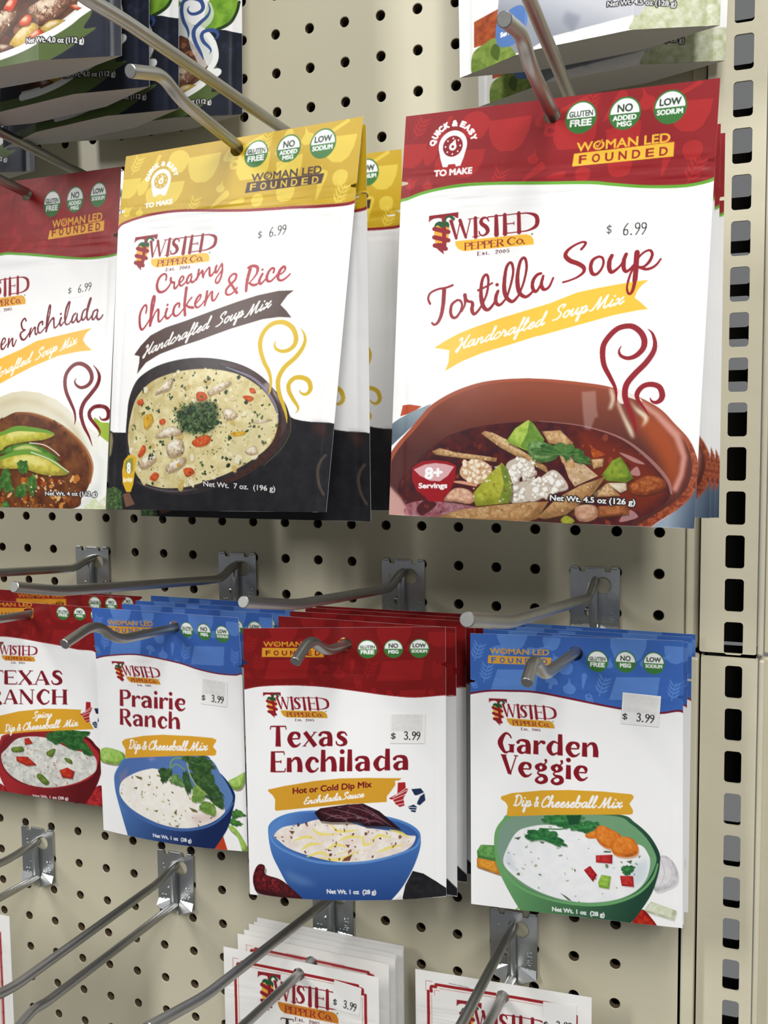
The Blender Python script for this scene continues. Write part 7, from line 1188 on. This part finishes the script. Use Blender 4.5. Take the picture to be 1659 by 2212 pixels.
def pouch(name, cv, S, hole, label, group, seed, cat='food pouch', material=None, notch=.165, hr=.16, wr=None, back=.06, bb=1.0, gusset=True, sticker=None):
    """S(u, v) -> X, D, H of the printed front; hole = (X, D, H) where the hook passes"""
    material = material or M_PRINT; wr = wr if wr is not None else (.35 if name == 'dip_packet' else 1.0); o = W(*hole); t = thing(name, o, label, cat, group)
    nu, nv = cv.nu, cv.nv; u, v = np.meshgrid(np.linspace(0, 1, nu), np.linspace(0, 1, nv)); X, D, H = S(u, v); D = D + wrinkle(u, v, seed, wr)
    keep = (X - hole[0]) ** 2 + (H - hole[2]) ** 2 > hr ** 2
    if notch:
        for e in (u, 1 - u): keep &= ~((e < .022) & (np.abs(v - notch) < .0045 * (1.25 - e / .03)))
    mesh_obj('front_panel', pts3(X, D, H, o), quads(nu, nv, keep), material, t, True, lin(cv.a.reshape(-1, 3)))
    mu, mv = 72, 96; u, v = np.meshgrid(np.linspace(0, 1, mu), np.linspace(0, 1, mv)); X, D, H = S(u, v); E0 = S(0 * u, v)[1]; E1 = S(0 * u + 1, v)[1]; flat = E0 + (E1 - E0) * u; bulge = D - flat
    Db = flat - .012 - bulge * bb - back * np.sin(math.pi * u) * np.clip((v - .25) * 3, 0, 1) * np.clip((1 - v) * 6, 0, 1)
    keep = (X - hole[0]) ** 2 + (H - hole[2]) ** 2 > hr ** 2 * 1.6
    if notch: keep &= ~((np.minimum(u, 1 - u) < .03) & (np.abs(v - notch) < .012))
    mesh_obj('back_panel', pts3(X, Db, H, o), quads(mu, mv, keep)[:, ::-1], M_FILM, t)
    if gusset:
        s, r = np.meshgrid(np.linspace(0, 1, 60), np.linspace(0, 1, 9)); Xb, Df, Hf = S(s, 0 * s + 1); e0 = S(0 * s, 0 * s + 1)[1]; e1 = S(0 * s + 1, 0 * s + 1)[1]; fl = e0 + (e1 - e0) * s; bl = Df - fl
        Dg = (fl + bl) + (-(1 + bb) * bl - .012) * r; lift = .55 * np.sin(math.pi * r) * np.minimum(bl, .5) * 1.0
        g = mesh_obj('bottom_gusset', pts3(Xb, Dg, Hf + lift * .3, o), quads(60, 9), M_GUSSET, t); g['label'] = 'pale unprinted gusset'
    if sticker:
        quad, W_, H_, scv = sticker; n, m_ = scv.nu, scv.nv; a, b = np.meshgrid(np.linspace(0, 1, n), np.linspace(0, 1, m_)); q = np.array(quad)
        P = (q[0] * ((1 - a) * (1 - b))[..., None] + q[1] * (a * (1 - b))[..., None] + q[2] * (a * b)[..., None] + q[3] * ((1 - a) * b)[..., None]); uu, vv = P[..., 0] / W_, P[..., 1] / H_; X, D, H = S(uu, vv)
        s = mesh_obj('price_sticker', pts3(X, D + wrinkle(uu, vv, seed, wr) + .014, H, o), quads(n, m_), M_STICK, t, True, lin(scv.a.reshape(-1, 3))); s['label'] = 'small white price label'
    return t
def clone(root, loc, label, rz=0.0, group=None):
    r = root.copy(); r.location = loc; r.rotation_euler = (0, 0, rz); r['label'] = label; scene.collection.objects.link(r)
    if group: r['group'] = group
    for ch in list(root.children):
        c = ch.copy(); c.parent = r; scene.collection.objects.link(c)
    return r
def price_label(txt, nu=70, tint=(250, 249, 247), patch=True):
    c = Canvas(20, 21, nu, tint)
    if patch: c.poly([(1, .6), (18.6, .8), (18.4, 12.6), (.8, 12.4)], mott((238, 236, 234), (228, 226, 226), .5, 4), .8)
    price(c, txt, ((.8, 18.2), (3.0, 18.3)), (8.4, 18.2), (17.2, 18.6), 5.6, (40, 40, 42), 1.25); return c
def S_of(k): return make_S(SHEETS[k][0], **SHEETS[k][1])
def hang(S, X, D, guess):                                  # the hole sits where the rod at X meets the sheet
    v = guess; u = .5
    for _ in range(30): p = S(u, v); u -= (float(p[0]) - X) / 6.0
    p = S(u, v); return (X, float(p[1]), float(p[2]))
RG = 'soup pouches on the upper hooks'; DG = 'dip packets on the lower hooks'; CG = 'white packets at the bottom'
def rod_h(rod, D): return lerp(np.array([D]), np.array([p[0] for p in rod]), np.array([p[1] for p in rod]))[0]
# the printed fronts nearest the aisle
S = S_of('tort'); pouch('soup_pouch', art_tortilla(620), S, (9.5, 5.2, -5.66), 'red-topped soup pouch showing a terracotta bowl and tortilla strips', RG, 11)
S = S_of('cream'); pouch('soup_pouch', art_creamy(480), S, (2.5, 4.78, -5.36), 'front yellow-topped soup pouch showing creamy chicken and rice', RG, 23)
S = S_of('left'); pouch('soup_pouch', art_enchilada_soup(470), S, (-4.5, 3.4, -5.33), 'red-topped soup pouch with avocado slices, cut by the left edge', RG, 31)
def on_sticker(k, pts): return (pts, SHEETS[k][2], SHEETS[k][3])
ST = dict(ench=[(85.69, 51.89), (105.49, 51.46), (105.08, 69.26), (85.33, 69.43)], gard=[(85.12, 28.18), (105.59, 28.73), (104.12, 45.88), (83.99, 45.86)], prai=[(86.22, 41.34), (105.74, 42.15), (104.83, 59.86), (84.56, 59.67)])
S = S_of('ench'); pouch('dip_packet', art_enchilada_dip(440), S, (4.5, 3.8, -16.34), 'red-topped dip packet with blue bowl and dried chiles', DG, 41, notch=.135, sticker=(ST['ench'], 117, 162, price_label('3.99', 76)))
S = S_of('gard'); pouch('dip_packet', art_veggie_dip(460), S, (9.5, 2.6, -16.46), 'blue-topped dip packet with green bowl, carrots and red pepper', DG, 43, notch=.175, sticker=(ST['gard'], 117, 162, price_label('3.99', 84, (244, 244, 244))))
S = S_of('prai'); pouch('dip_packet', art_ranch_dip(330), S, (-.5, 3.3, -16.38), 'blue-topped dip packet with blue bowl and parsley sprig', DG, 47, notch=.19, sticker=(ST['prai'], 117, 162, price_label('3.99', 56)))
S = S_of('ranch'); pouch('dip_packet', art_spicy_dip(300), S, (-5.5, 2.85, -16.36), 'red-topped spicy dip packet with red bowl at the left edge', DG, 53, notch=.19)
S = S_of('card'); ca = art_card(330); pouch('recipe_packet', ca, S, (2.66, 2.9, -25.08), 'front white packet with red border hanging bottom centre', CG, 61, 'food packet', M_CARD, notch=0, wr=.5, sticker=([(80.06, 7.02), (98.6, 8.95), (96.89, 27.32), (78.0, 26.3)], 110, 150, price_label('3.99', 60, (250, 249, 246), False)))
S = S_of('card2'); c2 = art_card(350, True); pouch('recipe_packet', c2, S, (7.66, 1.95, -25.15), 'white packet with red border at the bottom right', CG, 67, 'food packet', M_CARD, notch=0, wr=.5, sticker=([(81.22, 7.18), (101.29, 5.99), (101.01, 24.89), (80.81, 26.34)], 110, 150, price_label('3.99', 60, (250, 249, 246), False)))
S = S_of('beef'); be = art_beef(560); bp = pouch('soup_pouch', be, S, (-2.5, 5.78, 4.0), 'front dark beef stew pouch at the top left corner', 'beef stew pouches top left', 71, wr=1.2)
S = S_of('greens'); gr = art_greens(480); gp = pouch('soup_pouch', gr, S, (9.5, 1.62, 4.0), 'front pale pouch with grey bowl at the top right', 'pale pouches top right', 73, wr=1.6, bb=.7)
# the rest of each stack, hanging behind its front
for (D, H, X, rz, lab) in ((4.75, -3.88, -2.42, -.12, 'second dark beef stew pouch from the front of its stack'), (3.6, -4.03, -2.4, -.13, 'third dark beef stew pouch from the front of its stack'), (1.05, -3.3, -2.45, 0, 'rearmost dark beef stew pouch, its lime print against the pegboard'), (1.2, -4.05, -9.1, 0, 'dark pouch deep in shade at the left edge, above the red header')):
    clone(bp, W(X, 5.78 - 6.05 + D, 4.0 + H + 3.54), lab, rz)
for (D, H, dx, lab) in ((.85, -3.62, .05, 'second pale pouch from the front at the top right'),): clone(gp, W(9.5 + dx, 1.62 - 2.2 + D, 4.0 + H + 3.38), lab)
def template(kind, cv, Wd, Hh, amp, cat='food pouch', name='soup_pouch', group=RG, material=None, wr=None, v0=.28, at=(0, 0, 0), label='', hole_v=.065, notch=.165, endk=.2):
    X, D, H = at; S = make_S([(0, (X - Wd / 2, D, H + hole_v * Hh), (X + Wd / 2, D, H + hole_v * Hh)), (1, (X - Wd / 2, D, H + (hole_v - 1) * Hh), (X + Wd / 2, D, H + (hole_v - 1) * Hh))], amp=amp, endk=endk, v0=v0)
    return pouch(name, cv, S, at, label, group, 7 + len(label), cat, material, wr=wr, notch=notch)
t = template('cream', art_creamy(330), 5.9, 8.3, .12, at=(2.52, 4.58, -5.78), label='second yellow-topped soup pouch, its right edge showing beside the front one', hole_v=.075)
clone(t, W(2.5, 2.42, -5.72), 'third yellow-topped soup pouch, in shade beside the terracotta bowl pouch')
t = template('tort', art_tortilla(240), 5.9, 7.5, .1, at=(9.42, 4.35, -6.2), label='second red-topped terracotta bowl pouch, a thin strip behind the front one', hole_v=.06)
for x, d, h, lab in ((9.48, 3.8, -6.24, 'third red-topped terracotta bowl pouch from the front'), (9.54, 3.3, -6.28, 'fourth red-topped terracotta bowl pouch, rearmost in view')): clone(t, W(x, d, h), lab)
DT = dict(name='dip_packet', group=DG, v0=.26, notch=.15)
t = template('ench', art_enchilada_dip(190), 4.58, 6.4, .06, at=(4.5, 2.75, -16.42), label='second red-topped blue bowl packet from the front', hole_v=.06, **DT)
for x, d, h, rz, lab in ((4.52, 2.1, -16.40, .03, 'third red-topped blue bowl packet from the front'), (4.6, 1.5, -16.42, -.02, 'fourth red-topped blue bowl packet from the front'), (4.62, .85, -16.47, .02, 'rearmost red-topped blue bowl packet against the pegboard')): clone(t, W(x, d, h), lab, rz)
t = template('gard', art_veggie_dip(200), 4.62, 6.4, .06, at=(9.52, 1.95, -16.54), label='second blue-topped green bowl packet from the front', hole_v=.055, **DT)
for x, d, h, rz, lab in ((9.56, 1.35, -16.56, .02, 'third blue-topped green bowl packet from the front'), (9.6, .7, -16.6, -.02, 'rearmost blue-topped green bowl packet against the pegboard')): clone(t, W(x, d, h), lab, rz)
t = template('prai', art_ranch_dip(180), 4.58, 6.3, .06, at=(-.5, 2.3, -16.46), label='second blue-topped blue bowl packet from the front', hole_v=.06, **DT)
for x, d, h, rz, lab in ((-.46, 1.7, -16.46, .02, 'third blue-topped blue bowl packet from the front'), (-.55, .95, -16.46, -.02, 'rearmost blue-topped blue bowl packet against the pegboard')): clone(t, W(x, d, h), lab, rz)
t = template('ranch', art_spicy_dip(160), 4.6, 6.0, .06, at=(-5.48, 1.6, -16.40), label='second spicy red-topped packet behind the left edge one', hole_v=.06, **DT)
for x, d, h, rz, lab in ((-5.5, .85, -16.5, .01, 'rearmost spicy red-topped packet against the pegboard'),): clone(t, W(x, d, h), lab, rz)
yc = Canvas(117, 162, 90); header(yc, [(-3, 38), (40, 36), (80, 42), (120, 46)], (206, 176, 60), (232, 208, 100), (120, 22, 44), .9, DIP_MOTIFS)
logo(yc, (14, 44), (48, 53), (18, 60)); template('yellow', yc, 4.6, 6.2, .06, at=(-10.5, 2.4, -16.46), label='yellow-topped packet peeking in at the left edge', hole_v=.13, **DT)
CT = dict(cat='food packet', name='recipe_packet', group=CG, material=M_CARD, wr=.4, notch=0)
t = template('card', art_card(150), 4.32, 5.9, .04, at=(2.66, 2.2, -25.14), label='second white packet from the front of the bottom stack', hole_v=.06, **CT)
for x, d, h, rz, lab in ((2.68, 1.85, -25.18, .02, 'third white packet from the front of the bottom stack'), (2.64, 1.6, -25.18, -.015, 'fourth white packet from the front of the bottom stack'), (2.7, 1.35, -25.2, .02, 'fifth white packet from the front of the bottom stack'), (2.66, 1.15, -25.2, 0, 'rearmost white packet of the bottom stack, nearest the pegboard')): clone(t, W(x, d, h), lab, rz)
template('edge', art_card(120), 4.3, 5.9, .04, at=(-7.4, 4.3, -24.75), label='white packet peeking in at the lower left edge', hole_v=.07, **CT)
